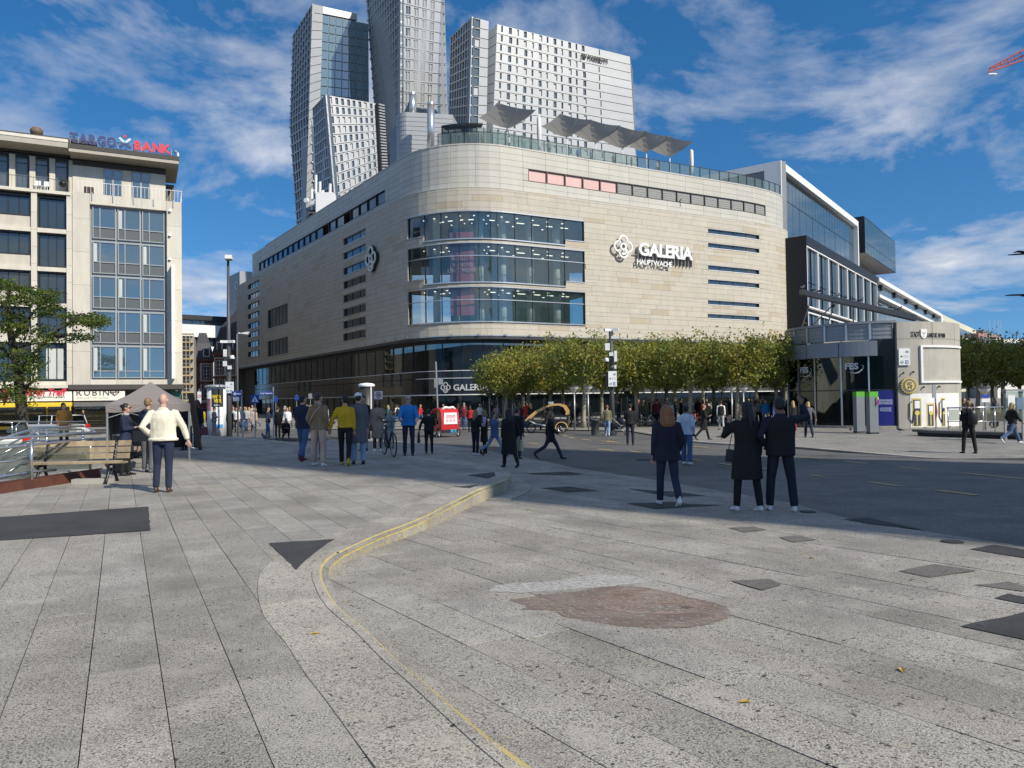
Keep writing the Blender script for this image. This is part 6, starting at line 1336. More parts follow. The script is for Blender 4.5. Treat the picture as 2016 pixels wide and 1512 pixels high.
m_ = MB(); flat_ring(m_, O + N * .1, U, Z, N, [(.13, .15), (-.11, .15), (-.13, .07), (.13, .0), (.1, -.08), (-.13, -.08)], .06, .01); flat_ring(m_, O + N * .1, U, Z, N, [(-.1, -.2), (-.06, -.1)], .05, .01); flat_ring(m_, O + N * .1, U, Z, N, [(.1, -.2), (.06, -.1)], .05, .01); m_.build('mark', M_NAVY, st_)
# mural of fuel pumps: white board with raised painted boards
b0, b1 = kang(1790, 800)[0], kang(1861, 800)[0] + .3; z1 = kang(1800, 775)[1]; mu_ = thing('pump_mural', 'white wall panel painted with three old blue and yellow fuel pumps', 'mural', kp(b0, zk, 5.2)); m_ = MB(); kbox(m_, b0, b1, zk + .05, z1, 5.12, 5.135); m_.build('white_ground', mat('mural_white', (.74, .75, .74), .7, var=.05), mu_)
def kflat(mb, px, py0, py1, w, r): a, zb = kang(px, py1, 5.15); zt2 = kang(px, py0, 5.15)[1]; hw = w / 2 / 5.15; kbox(mb, a - hw, a + hw, zb, zt2, 5.13, r, 3)
for px, y0, w, hose in ((1806, 784, .56, 1), (1833, 794, .5, 0), (1858, 783, .34, 1)):
 m_ = MB(); kflat(m_, px, y0, 839, w, 5.145); b = m_.build('pump_outline', M_GOLD, mu_); m_ = MB(); kflat(m_, px, y0 + 3, 838, w * .74, 5.152); m_.build('pump_body', M_NAVY, mu_); m_ = MB(); kflat(m_, px, y0 + 5, y0 + 20, w * .55, 5.158); m_.build('pump_window', M_PLATE, mu_)
 m_ = MB(); kflat(m_, px, 815, 837, w * .14, 5.158); m_.build('pump_stripe', M_GOLD, mu_); a, z = kang(px, 813, 5.16); N = Vector((math.cos(a), math.sin(a), 0)); m_ = MB(); m_.cyl(kp(a, z, 5.15), kp(a, z, 5.166), w * .26, n=16); m_.build('pump_dial', M_GOLD, mu_)
 if hose: m_ = MB(); hw = w / 2 / 5.15; a0 = a - hw - .012; m_.tube([kp(a0 + .01, kang(px, y0 + 6)[1], 5.16), kp(a0 - .02, 1.0, 5.16), kp(a0 - .025, .2, 5.16), kp(a0 + .01, zk + .3, 5.16), kp(a0 + .03, .6, 5.16)], .025, 6); m_.build('hose', M_DARKF, mu_)
for x, y in ((1778, 735), (1797, 733), (1817, 763), (1847, 762)):
 a, z = kang(x, y, 5.13); N = Vector((math.cos(a), math.sin(a), 0)); p = kp(a, z, 5.12); m_ = MB(); m_.tube([p, p + N * .1 + Z * .06, p + N * .14 - Z * .02], .04, 7); m_.build('wall_spot', M_DARKF, kiosk)
# two slim grey ticket or info columns with green heads, cabinet beside
M_TOT = mat('totem_grey', (.20, .225, .235), .35, metal=.2, var=.05); M_GRN = mat('totem_green', (.09, .36, .03), .45)
for px, py, w, lab in ((1692, 852, 18, 'left grey info column with green head before the pavilion'), (1718, 854, 19, 'right grey info column with green head and coloured stripe')):
 p = at_z(px, py, zk); wd = w / FPX * p.y; h = at(px, 771, p.y).z - zk; t = thing('info_column', lab, 'info column', p); m_ = MB(); m_.cbox(p + Z * (h * .44 + .04), wd, .3, h * .86, .2); m_.build('body', M_TOT, t); m_ = MB(); m_.cbox(p + Z * (h * .94), wd * 1.02, .31, h * .12, .2); m_.build('green_head', M_GRN, t); m_ = MB(); m_.cbox(p + Z * .03, wd * 1.05, .33, .1, .2); m_.build('foot', M_DARKF, t)
 if px > 1700: m_ = MB(); m_.cbox(p + Vector((wd * .42, -.2, h * .74)), .07, .05, .2, .2); m_.build('magenta_stripe', mat('magenta', (.4, .02, .2), .5), t); m_ = MB(); m_.cbox(p + Vector((wd * .42, -.2, h * .84)), .07, .05, .12, .2); m_.build('yellow_stripe', M_GOLD, t)
# wing-like beam with cable stays above the pavilion
p0, p1 = at(1579, 579, 52), at(1806, 631, 49); d = p1 - p0; t = thing('roof_beam', 'long tilted steel beam on stays above the pavilion, pigeons perched on it', 'beam', p1); m_ = MB(); m_.par(p0, d, (0, .5, 0), (0, 0, .36)); m_.build('beam', mat('beam_grey', (.12, .125, .13), .5, metal=.3), t)
for a_, b_ in (((1597, 588), (1577, 650)), ((1643, 599), (1626, 648)), ((1680, 606), (1680, 640)), ((1640, 600), (1600, 640))): m_ = MB(); m_.tube([at(*a_, 51.5), at(*b_, 50)], .045, 6); m_.build('stay', M_DARKF, t)
# ================================================================ trees
def m_leaf(name, c, back):
 m = bpy.data.materials.new(name); m.use_nodes = True; nt = m.node_tree; b = nt.nodes['Principled BSDF']; b.inputs['Roughness'].default_value = .55; b.inputs['Specular IOR Level'].default_value = .35
 a = nd(nt, 'ShaderNodeAttribute', attribute_name='tint'); x = nd(nt, 'ShaderNodeMix', data_type='RGBA', blend_type='MULTIPLY'); x.inputs[0].default_value = 1; x.inputs[6].default_value = lin(c); nt.links.new(a.outputs['Color'], x.inputs[7]); nt.links.new(x.outputs[2], b.inputs['Base Color'])
 t = nd(nt, 'ShaderNodeBsdfTranslucent'); x2 = nd(nt, 'ShaderNodeMix', data_type='RGBA', blend_type='MULTIPLY'); x2.inputs[0].default_value = 1; x2.inputs[6].default_value = lin(back); nt.links.new(a.outputs['Color'], x2.inputs[7]); nt.links.new(x2.outputs[2], t.inputs[0])
 mx = nd(nt, 'ShaderNodeMixShader'); mx.inputs[0].default_value = .28; nt.links.new(b.outputs[0], mx.inputs[1]); nt.links.new(t.outputs[0], mx.inputs[2]); nt.links.new(mx.outputs[0], nt.nodes['Material Output'].inputs[0]); m['tinted'] = 1; return m
M_LEAF = m_leaf('plane_leaf', (.195, .21, .05), (.30, .33, .065)); M_LEAF2 = m_leaf('locust_leaf', (.075, .105, .022), (.14, .2, .03))
M_BARK = mat('plane_bark', (.30, .275, .215), .85, var=.35, scale=7, bump=.2, bscale=20); M_BARK2 = mat('dark_bark', (.045, .038, .03), .9, var=.25, scale=10, bump=.4, bscale=25)
def leaves(mb, clumps, per, rad_, size, rng, pal, flat=1.0):
 for c in clumps:
  ct = rng.choice(pal); k = rng.uniform(.7, 1.25)
  for _ in range(int(per * rng.uniform(.6, 1.3))):
   p = Vector((rng.gauss(0, rad_), rng.gauss(0, rad_), rng.gauss(0, rad_ * flat))) + Vector(c); s = size * rng.uniform(.5, 1.35)
   n = Vector((rng.gauss(0, .7), rng.gauss(0, .7), rng.uniform(.1, 1))).normalized(); a = n.orthogonal().normalized(); a = (a * math.cos(rng.random() * 6.3) + n.cross(a) * math.sin(rng.random() * 6.3)).normalized(); b = n.cross(a); t = rng.uniform(.75, 1.3) * k
   mb.add([p - a * s * .5, p + b * s * .34 + n * s * .08, p + a * s * .55, p - b * s * .34 + n * s * .08], [(0, 1, 2, 3)], 0, (ct[0] * t, ct[1] * t, ct[2] * t))
PAL = [(1, 1, 1), (.9, 1.05, 1), (1.3, 1.15, .9), (.75, .95, 1), (1.3, 1.15, .85), (.95, 1, 1), (1.4, 1.1, .8)]
def plane_tree(seed, shadow=None):
 rng = random.Random(seed); t = proto('plane_tree'); H = 6.6; mb = MB(); lean = rng.uniform(-.15, .15)
 tr = [(0, 0, -.05), (.03, 0, .6), (lean * .5, .03, 1.7), (lean, 0, 2.9), (lean, 0, 3.6)]; mb.tube(tr, [.21, .16, .14, .12, .08], 9); fork = Vector(tr[3])
 clumps = []
 for k in range(9):
  a = 6.283 * k / 9 + rng.uniform(-.3, .3); l = rng.uniform(1.3, 2.3); e = fork + Vector((l * math.cos(a), l * math.sin(a), rng.uniform(.3, 1.6))); mid = fork.lerp(e, .5) + Vector((0, 0, .25)); mb.tube([fork - Vector((0, 0, rng.uniform(0, .6))), mid, e], [.07, .045, .02], 6)
  for j in range(3): e2 = e + Vector((rng.uniform(-.7, .7), rng.uniform(-.7, .7), rng.uniform(.2, 1.2))); mb.tube([mid.lerp(e, .6), e2], [.025, .01], 4); clumps.append(e2)
 mb.build('trunk', M_BARK, t, True)
 for _ in range(150):
  a = rng.random() * 6.283; r = 2.5 * rng.random() ** .42; z = rng.uniform(-1, 1); e = (1 - (r / 2.75) ** 3) ** .5
  clumps.append((r * math.cos(a), r * math.sin(a), 4.35 + z * 1.5 * e + rng.uniform(-.15, .15)))
 lb = MB(); leaves(lb, clumps, 48, .27, .19, rng, PAL)
 sh = [(rng.uniform(-2.4, 2.4), rng.uniform(-2.4, 2.4), 5.75 + rng.random() * .5) for _ in range(22)]; leaves(lb, sh, 8, .13, .19, rng, PAL, 2.2); lb.build('crown', M_LEAF, t); return t
protos = [plane_tree(s) for s in (1, 2, 3, 4)]; used = [False] * 4; rt = random.Random(9)
def put_tree(i, loc, rz, sc, lab, grp):
 o = protos[i] if not used[i] else copy_tree(protos[i]); used[i] = True
 return place(o, loc, rz, sc, lab, 'tree', grp)
front = [(996, 838, 'first plane tree from the left in the clipped row'), (1032, 836, 'second plane tree from the left in the clipped row'), (1085, 833, 'plane tree behind the yellow rickshaw in the clipped row'), (1150, 840, 'plane tree left of the camera pole in the clipped row'), (1218, 834, 'plane tree directly right of the camera pole in the row'), (1255, 838, 'plane tree behind the man in black at the road edge'), (1312, 833, 'slim plane tree behind the blonde woman'), (1359, 838, 'pale trunked plane tree between the parked bicycles'), (1407, 832, 'plane tree behind the woman in the leather coat'), (1452, 838, 'plane tree at the twin globe lamps'), (1531, 836, 'plane tree nearest the round pavilion')]
for k, (x, y, lab) in enumerate(front):
 p = at_z(x, y + 2, ROADZ + .05); put_tree(k % 4, (p.x, p.y, ROADZ + .05), rt.uniform(0, 6), rt.uniform(.92, 1.03) if k else .86, lab, 'clipped plane trees before the store')
for k, (x, Y, lab) in enumerate(((1040, 62, 'back row plane tree behind the first two trunks'), (1108, 63, 'back row plane tree with a dark forked trunk'), (1185, 63, 'back row plane tree just left of the camera pole'), (1285, 64, 'back row plane tree behind the waiting crowd'), (1330, 65, 'back row plane tree between pale trunks'), (1385, 64, 'back row plane tree beside the store entrance'), (1490, 64, 'back row plane tree before the second entrance'), (1545, 65, 'back row plane tree half behind the pavilion'))):
 p = at(x, 800, Y); put_tree((k + 2) % 4, (p.x, p.y, ROADZ + .05), rt.uniform(0, 6), rt.uniform(1.0, 1.1), lab, 'clipped plane trees before the store')
for k, (x, Y, lab) in enumerate(((1875, 58, 'dark tree directly right of the concrete drum'), (1905, 66, 'dark tree behind the drum in the right hand row'), (1925, 56, 'dark tree above the man with the backpack'), (1955, 66, 'yellowing tree top in the dark row at the right'), (1975, 57, 'dark tree above the blue notice sign'), (2010, 62, 'dark tree at the right edge behind the notice board'), (2050, 58, 'dark tree cut off by the right edge'))):
 p = at(x, 800, Y); put_tree((k + 1) % 4, (p.x, p.y, ROADZ + .05), rt.uniform(0, 6), rt.uniform(.95, 1.04), lab, 'dark trees at the right')
# unseen house block added outside the frame to shade the right hand trees
hs = thing('added_shade_house', 'plain unseen house block added beyond the right edge to shade the dark trees', 'building', (50, 52, ROADZ)); b_ = Vector((.65, .76, 0)) * 61 + Vector((.76, -.65, 0)) * 3; m_ = MB(); m_.par((b_.x, b_.y, ROADZ), Vector((.65, .76, 0)) * 24, Vector((.76, -.65, 0)) * 8, (0, 0, 19.5)); m_.build('wall', M_PLAS, hs); m_ = MB(); m_.par((b_.x, b_.y, 19.05), Vector((.65, .76, 0)) * 24, Vector((.76, -.65, 0)) * 8, (0, 0, .8)); m_.build('roof', M_SLATE, hs)
for k in range(3):
 for j in range(6): m_ = MB(); m_.par(b_ + Vector((.65, .76, 0)) * (1.5 + j * 3.8) - Vector((.76, -.65, 0)) * .06 + Vector((0, 0, 3 + k * 5.8)), Vector((.65, .76, 0)) * 1.6, Vector((.76, -.65, 0)) * .1, (0, 0, 2.4)); m_.build('window', M_GLB, hs)
# feathery tree in front of the sweet shop
D = 45; rng = random.Random(40); t = thing('locust_tree', 'feathery green tree with dark trunk before the sweet shop', 'tree', at(45, 860, D)); mb = MB(); P = lambda x, y, d=0: at(x, y, D + d)
mb.tube([P(46, 868), P(45, 830), P(40, 780), P(36, 730), P(27, 690), P(18, 640), P(16, 590), P(20, 555)], [.36, .32, .3, .26, .22, .17, .1, .04], 10)
for br in ([(37, 735), (62, 700), (90, 672), (115, 650), (140, 634), (170, 628), (205, 632)], [(33, 718), (18, 700), (0, 680), (-25, 660)], [(22, 670), (45, 640), (70, 610), (100, 585), (115, 575)], [(100, 664), (130, 660), (170, 662)], [(28, 690), (50, 680), (75, 676)], [(40, 770), (60, 755), (75, 745)], [(40, 780), (20, 765), (-5, 755)], [(18, 625), (5, 600), (-15, 580)], [(142, 633), (150, 622), (165, 617)]):
 mb.tube([P(x, y, .3 * math.sin(i * 1.7 + x)) for i, (x, y) in enumerate(br)], [.13 * (1 - .85 * i / (len(br) - 1)) for i in range(len(br))], 6)
mb.build('trunk', M_BARK2, t, True); cl = []
for x0, x1, y0, y1, n in ((-30, 30, 552, 600, 36), (20, 62, 565, 600, 20), (60, 125, 572, 606, 26), (75, 130, 600, 625, 10), (128, 205, 618, 640, 26), (165, 208, 630, 648, 8), (-20, 60, 610, 660, 34), (30, 110, 640, 690, 22), (100, 175, 648, 672, 14), (0, 75, 690, 735, 26), (-20, 70, 735, 790, 34), (55, 80, 700, 760, 8), (-40, 10, 660, 720, 14), (30, 75, 770, 800, 6)):
 for _ in range(n): cl.append(P(rng.uniform(x0, x1), rng.uniform(y0, y1), rng.uniform(-1.6, 1.6)))
lb = MB(); leaves(lb, cl, 50, .26, .15, rng, [(1, 1, 1), (.8, .95, 1), (1.35, 1.2, .9), (1.1, 1.1, 1)], .4); lb.build('crown', M_LEAF2, t)
# bare branch tips reaching in from a tree right of the frame
t = thing('bare_tree', 'bare dark branch tips reaching in at the right edge', 'tree', at(2230, 860, 20)); Q = lambda x, y: at(x, y, 20); mb = MB()
mb.tube([Q(2230, 900), Q(2225, 700), Q(2215, 500), Q(2205, 380)], [.2, .16, .1, .03], 8); mb.build('trunk', M_BARK2, t)
for pts in ([(2216, 520), (2120, 505), (2040, 498), (1998, 501), (1985, 502)], [(2030, 498), (2005, 495), (1996, 497)], [(2222, 620), (2110, 590), (2030, 580), (1990, 581), (1979, 582)], [(2040, 581), (2010, 583)]): mb = MB(); mb.tube([Q(*p) for p in pts], [.05 * (1 - .75 * i / (len(pts) - 1)) for i in range(len(pts))], 5); mb.build('branch', M_BARK2, t)
# ================================================================ street furniture
M_POLE = mat('pole_grey', (.075, .08, .085), .5, metal=.2, var=.08); M_GALV = mat('galvanised', (.42, .43, .43), .4, metal=.6, var=.06); M_STEEL = mat('stainless_rail', (.60, .60, .59), .22, metal=.9, var=.03); M_CAM = mat('camera_white', (.72, .73, .72), .5)
Z = Vector((0, 0, 1)); XU = Vector((1, 0, 0)); TO = Vector((0, -1, 0))
def base_at(px, Y, z=ROADZ): p = at(px, 800, Y); return Vector((p.x, p.y, z))
def zat(py, px, Y): return at(px, py, Y).z
def camera_box(par, p, u): m_ = MB(); a = math.atan2(u.y, u.x); m_.cbox(p + u * .22, .42, .16, .15, a); m_.build('camera', M_CAM, par); m_ = MB(); m_.tube([p, p + u * .15], .03, 6); m_.build('camera_arm', M_POLE, par)
def dome(par, p, u): m_ = MB(); q = p + u * .4; m_.lathe(q, [(0, .16), (.1, .13), (.14, .0), (.13, -.06)], 12); m_.build('dome_camera', M_CAM, par, True); m_ = MB(); m_.ball(q - Z * .08, .105, n=10); m_.build('dome_glass', M_DARKF, par, True); m_ = MB(); m_.tube([p + Z * .1, q + Z * .14], .025, 6); m_.build('camera_arm', M_GALV, par)
# left mast with lamp, cameras and direction plate
Y = 44; b = base_at(451, Y); t = thing('camera_mast', 'tall lamp mast with cameras and white direction plate at left street corner', 'lamp post', b); zt = zat(513, 448, Y)
m_ = MB(); m_.tube([b, b + Z * 2.2, b + Z * 5.2, Vector((b.x, b.y, zt))], [.15, .15, .12, .07], 12); m_.build('mast', M_POLE, t, True); m_ = MB(); m_.cbox((b.x + .12, b.y - .2, zt + .12), .4, .8, .22, .3); m_.build('lamp_head', M_CAM, t)
zc = zat(673, 450, Y); [camera_box(t, Vector((b.x, b.y - .1, zc)), u) for u in (Vector((-1, -.3, 0)).normalized(), Vector((1, -.3, 0)).normalized())]; dome(t, Vector((b.x, b.y - .1, zat(705, 450, Y))), Vector((.8, -.5, 0)))
for x, y0, y1, w in ((443, 688, 702, .16), (443, 711, 721, .2), (452, 720, 727, .2)): m_ = MB(); p0, p1 = at(x, y1, Y - .2), at(x, y0, Y - .2); m_.cbox((p0 + p1) / 2, w, .15, (p1 - p0).z); m_.build('equipment_box', M_CAM, t)
p = at(444, 774, Y - .25); info_panel(t, p, XU, TO, 15.5 / FPX * Y, 22 / FPX * Y)
# slim arm lamp
Y = 45; b = base_at(468, Y); t = thing('arm_lamp', 'thin grey lamp post with flat side lantern beside the camera mast', 'lamp post', b); zt = zat(655, 466, Y); m_ = MB(); m_.tube([b, (b.x, b.y, zt - .1), (b.x + .15, b.y, zt)], [.06, .05, .04], 8); m_.build('post', M_GALV, t, True); m_ = MB(); m_.prism([(b.x + .1, b.y - .12, zt - .05), (b.x + .75, b.y - .12, zt + .05), (b.x + .65, b.y - .12, zt - .12)], (0, .25, 0)); m_.build('lantern', M_CAM, t)
def sign_post(px, Y, pytop, lab, pxbot=None, r=.035):
 b = base_at(pxbot or px, Y); q = at(px, pytop, Y); t = thing('street_sign', lab, 'street sign', b); m_ = MB(); m_.tube([b, q], r, 7); m_.build('post', M_GALV, t); return t
def plate(par, x0, y0, x1, y1, Y, mt, nm='plate', off=0.0, th=.03):
 a, c = at(x0, y1, Y - .06 - off), at(x1, y0, Y - .06 - off); m_ = MB(); m_.box(a.x, c.x, a.y - th, a.y, a.z, c.z); return m_.build(nm, mt, par)
t = sign_post(475, 38, 768, 'blue one way arrow sign on a leaning post', 478); plate(t, 457, 770, 475.5, 781, 38, M_SBL); Yq = 38 - .1
m_ = MB(); O = at(466, 775.6, Yq); flat_ring(m_, O, XU, Z, TO, [(.2, 0), (-.12, 0)], .07, .012); flat_ring(m_, O, XU, Z, TO, [(-.06, .09), (-.17, 0), (-.06, -.09)], .05, .013); m_.build('arrow', M_WHT, t); plate(t, 459, 782, 471, 790, 38, M_PLATE, 'lower_plate')
t = sign_post(502, 38, 777, 'blue square pedestrian crossing sign with white triangle'); plate(t, 494, 777, 510, 794, 38, M_SBL); m_ = MB(); O = at(502, 786, 37.9); m_.prism([O + XU * x + Z * z for x, z in ((-.17, -.14), (.17, -.14), (0, .17))], TO * .012); m_.build('triangle', M_WHT, t)
m_ = MB(); m_.cyl(O + TO * .012 + Z * .045, O + TO * .02 + Z * .045, .025, n=8); flat_ring(m_, O + TO * .012, XU, Z, TO, [(0, .02), (0, -.04), (-.04, -.12)], .035, .008); flat_ring(m_, O + TO * .012, XU, Z, TO, [(0, -.04), (.04, -.12)], .03, .009); m_.build('walker', M_PRT, t)
t = sign_post(538, 40, 762, 'dark blue street name board on a thin white post'); plate(t, 511, 771, 538, 778, 40, M_SBL); m_ = MB(); O = at(512.5, 777, 39.88); text_on(m_, 'An der Hauptwache', O, XU, Z, TO, width=24 / FPX * 40, height=.12, ext=.02, bold=.02); m_.build('lettering', M_WHT, t)
t = sign_post(745, 36, 770, 'white speed zone sign with red ring and 20'); plate(t, 737, 770, 753, 786, 36, M_PLATE); O = at(745, 777, 35.88); m_ = MB(); flat_ring(m_, O, XU, Z, TO, arc_pts((0, 0), .125, 0, 6.27, 20), .035, .01); m_.build('red_ring', M_RED, t); m_ = MB(); text_on(m_, '20', O, XU, Z, TO, height=.11, ext=.03, bold=.02, center=True); m_.build('number', M_PRT, t); m_ = MB(); text_on(m_, 'ZONE', O - Z * .17, XU, Z, TO, height=.045, ext=.02, center=True); m_.build('lettering', M_RED, t)
t = sign_post(392, 50, 766, 'narrow white parking restriction sign near the ad column'); plate(t, 389, 771, 396, 794, 50, M_PLATE); m_ = MB(); flat_ring(m_, at(392.5, 780, 49.9), XU, Z, TO, arc_pts((0, 0), .09, 0, 6.27, 16), .03, .01); m_.build('red_ring', M_RED, t)
t = sign_post(378, 52, 780, 'small round grey sign left of the ad column'); m_ = MB(); p = at(378, 784, 51.9); m_.cyl(p, p + TO * .03, .14, n=16); m_.build('disc', M_GALV, t); plate(t, 374, 788, 382, 793, 52, M_SBL, 'blue_plate')
for x, y, D, lab, c in ((543, 786, 55, 'small dark blue square sign by the store base', M_SBL), (584, 783, 56, 'small blue bicycle path sign by the store base', M_SBL), (611, 780, 58, 'small round grey sign by the store base', M_GALV)):
 t = sign_post(x, D, y - 6, lab, None, .025); plate(t, x - 3.5, y - 5, x + 3.5, y + 5, D, c)
t = sign_post(858, 44, 712, 'tall thin post with grey rear facing sign plates', 863, .05); plate(t, 863, 744, 872, 757, 44, M_GALV); plate(t, 855, 746, 862, 763, 44, mat('sign_back', (.25, .25, .24), .6), 'rear_plate', .05)
# advertising columns
def ad_column(px, Y, w, pyt, pyb, lab, mb_, cap):
 b = base_at(px, Y); r = w / 2 / FPX * Y; zt = zat(pyt, px, Y); t = thing('advertising_column', lab, 'ad column', b); m_ = MB(); m_.cyl(b, (b.x, b.y, zt), r, n=28); m_.build('drum', mb_, t, True); m_ = MB(); m_.lathe((b.x, b.y, zt), [(r * .9, -.02), (r * 1.22, .02), (r * 1.25, .14), (r * .9, .2), (0, .24)], 28); m_.build('cap', cap, t, True); return t, b, r, zt
def wrap(par, nm, mt, c, r, a0, a1, z0, z1): m_ = MB(); n = 8; vs_ = [Vector((c.x + r * math.cos(a0 + (a1 - a0) * i / n), c.y + r * math.sin(a0 + (a1 - a0) * i / n), z)) for i in range(n + 1) for z in (z0, z1)]; m_.add(vs_, [(2 * i, 2 * i + 2, 2 * i + 3, 2 * i + 1) for i in range(n)]); return m_.build(nm, mt, par)
t, b, r, zt = ad_column(427, 47, 36, 764, 845, 'white advertising column with a black and yellow FANTA VIER poster', M_PLATE, M_GALV); z0, z1 = zat(801, 430, 46.4), zat(766, 430, 46.4); wrap(t, 'black_poster', M_PRT, b, r + .012, -1.75, -.5, z0, z1); M_POY = mat('poster_yellow', (.75, .58, .02), .5)
def wrap_text(par, txt, c, r, a0, a1, z, h, mt): vs_, fs_ = text_geo(txt, .03, .03); m0 = min(v.x for v in vs_); m1 = max(v.x for v in vs_); yy = max(v.y for v in vs_); m_ = MB(); m_.add([Vector((c.x + (r + v.z * .1) * math.cos(a0 + (a1 - a0) * (v.x - m0) / (m1 - m0)), c.y + (r + v.z * .1) * math.sin(a0 + (a1 - a0) * (v.x - m0) / (m1 - m0)), z + v.y / yy * h)) for v in vs_], fs_); m_.build('poster_lettering', mt, par)
hh = z1 - z0; wrap_text(t, 'FANTA', b, r + .02, -1.72, -.78, z0 + hh * .48, hh * .2, M_POY); wrap_text(t, 'VIER', b, r + .02, -1.5, -.72, z0 + hh * .24, hh * .2, M_POY); wrap_text(t, 'LIVE', b, r + .02, -1.45, -.9, z0 + hh * .06, hh * .08, M_WHT)
wrap(t, 'pink_poster', mat('poster_pink', (.45, .2, .22), .6, var=.5, scale=4), b, r + .012, -2.75, -1.85, zat(808, 420, 47), zat(785, 420, 47)); wrap(t, 'white_poster', mat('poster_white', (.75, .77, .75), .6, var=.1, scale=3), b, r + .014, -1.75, -.5, zat(842, 430, 47), zat(806, 430, 47)); wrap(t, 'blue_strip', mat('poster_blue', (.08, .3, .6), .6), b, r + .016, -1.72, -.55, zat(842, 430, 47), zat(835, 430, 47))
t, b, r, zt = ad_column(722, 41, 26, 762, 840, 'black advertising column with white disc cap behind the grey coat man', M_PRT, M_PLATE); wrap(t, 'white_print', mat('print_marks', (.5, .5, .5), .6, var=.9, scale=9), b, r + .01, -2.5, -2.15, zat(808, 715, 40), zat(772, 715, 40)); m_ = MB(); m_.tube([(b.x + r * .8, b.y - r * .75, ROADZ), (b.x + r * .8, b.y - r * .75, zt)], .04, 6); m_.build('edge_strip', M_PLATE, t)
# centre camera pole
Y = 41.5; b = base_at(1205, Y); t = thing('camera_pole', 'thick grey pole with cameras, white boxes and S U direction plate', 'pole', b); zt = zat(651, 1201, Y); m_ = MB(); m_.tube([b, b + Z * 2.6, (b.x, b.y, zt)], [.14, .135, .115], 14); m_.build('pole', M_POLE, t, True)
for u, y in ((Vector((-1, -.45, 0)).normalized(), 650), (Vector((1, -.35, 0)).normalized(), 649), (Vector((1, -.2, -.1)).normalized(), 664)): camera_box(t, Vector((b.x, b.y - .05, zat(y, 1201, Y))), u)
for x0, x1, y0, y1 in ((1191, 1200, 676, 690), (1199, 1207, 694, 701), (1209, 1214, 691, 712), (1209, 1213, 719, 726)): p0, p1 = at(x0, y1, Y - .2), at(x1, y0, Y - .2); m_ = MB(); m_.box(p0.x, p1.x, p0.y - .12, p0.y, p0.z, p1.z); m_.build('equipment_box', M_CAM, t)
dome(t, Vector((b.x, b.y - .08, zat(710, 1195, Y))), Vector((-.75, -.4, 0))); p = at(1198, 761, Y - .3); info_panel(t, p, XU, TO, 16.5 / FPX * Y, 30 / FPX * Y); m_ = MB(); q = at(1193, 760, Y - .22); m_.box(q.x, q.x + .5, q.y, q.y + .12, q.z, q.z + .8); m_.build('sign_case', M_DARKF, t)
# litter bins
def bin_(px, py, w, pyt, lab, up_=False):
 p = at_z(px, py, 0) if up_ else at_z(px, py, ROADZ); r = w / 2 / FPX * p.y; h = at(px, pyt, p.y).z - p.z; t = thing('litter_bin', lab, 'litter bin', p); m_ = MB(); m_.lathe(p, [(r * .92, 0), (r, .05), (r, h * .94), (r * 1.04, h * .94), (r * 1.04, h), (r * .85, h), (r * .8, h * .8), (0, h * .8)], 20); m_.build('drum', mat('bin_green_grey', (.10, .115, .11), .45, metal=.3, var=.08), t, True); return t
bin_(1172, 857, 16, 826, 'grey round litter bin beside the camera pole'); bin_(236, 930, 26, 855, 'dark round litter bin behind the bench', True)
# bowl lamps
M_BOWL = mat('lamp_bowl', (.62, .60, .55), .4, var=.05)
def bowl_lamp(px, pyt, Y, lab, n=2, zb=ROADZ + .05, dark=False):
 b = base_at(px, Y, zb); t = thing('bowl_lamp', lab, 'street lamp', b, 'bowl lamps among the trees'); zt = zat(pyt, px, Y)
 for k in range(n):
  q = b + XU * ((k - (n - 1) / 2) * .62) + Vector((0, .15 * (k % 2), 0)); m_ = MB(); m_.tube([q, Vector((q.x, q.y, zt - .25))], .045, 8); m_.build('post', M_GALV, t, True); m_ = MB(); m_.lathe((q.x, q.y, zt), [(.05, -.32), (.12, -.22), (.24, -.12), (.29, 0)], 14); m_.build('bowl', M_BOWL if not dark else M_GRNM, t, True); m_ = MB(); m_.lathe((q.x, q.y, zt), [(.3, 0), (.3, .05), (.05, .09), (0, .09)], 14); m_.build('lid', M_POLE, t)
for a in ((1131, 762, 45, 'bowl lamp pair left of the camera pole, lit by sun', 1), (1158, 761, 46, 'bowl lamp just left of the camera pole', 1), (1441, 763, 46, 'left bowl lamp in front of the white galeria lettering', 1), (1464, 763, 46, 'right bowl lamp in front of the white galeria lettering', 1), (972, 775, 56, 'dark bowl lamp cluster at the corner entrance', 2), (1001, 774, 55, 'dark bowl lamp pair behind the first plane tree', 2), (1243, 771, 58, 'dark bowl lamps behind the man in black', 2), (1939, 765, 40, 'bowl lamp above the blue notice at the right', 1)): bowl_lamp(*a, dark=a[1] > 768)
t = sign_post(1939, 39, 776, 'white and blue notice sign below the right bowl lamp', 1941); plate(t, 1932, 777, 1948, 792, 39, M_PLATE); plate(t, 1932, 777, 1948, 783, 39, M_SBL, 'blue_head', .04)
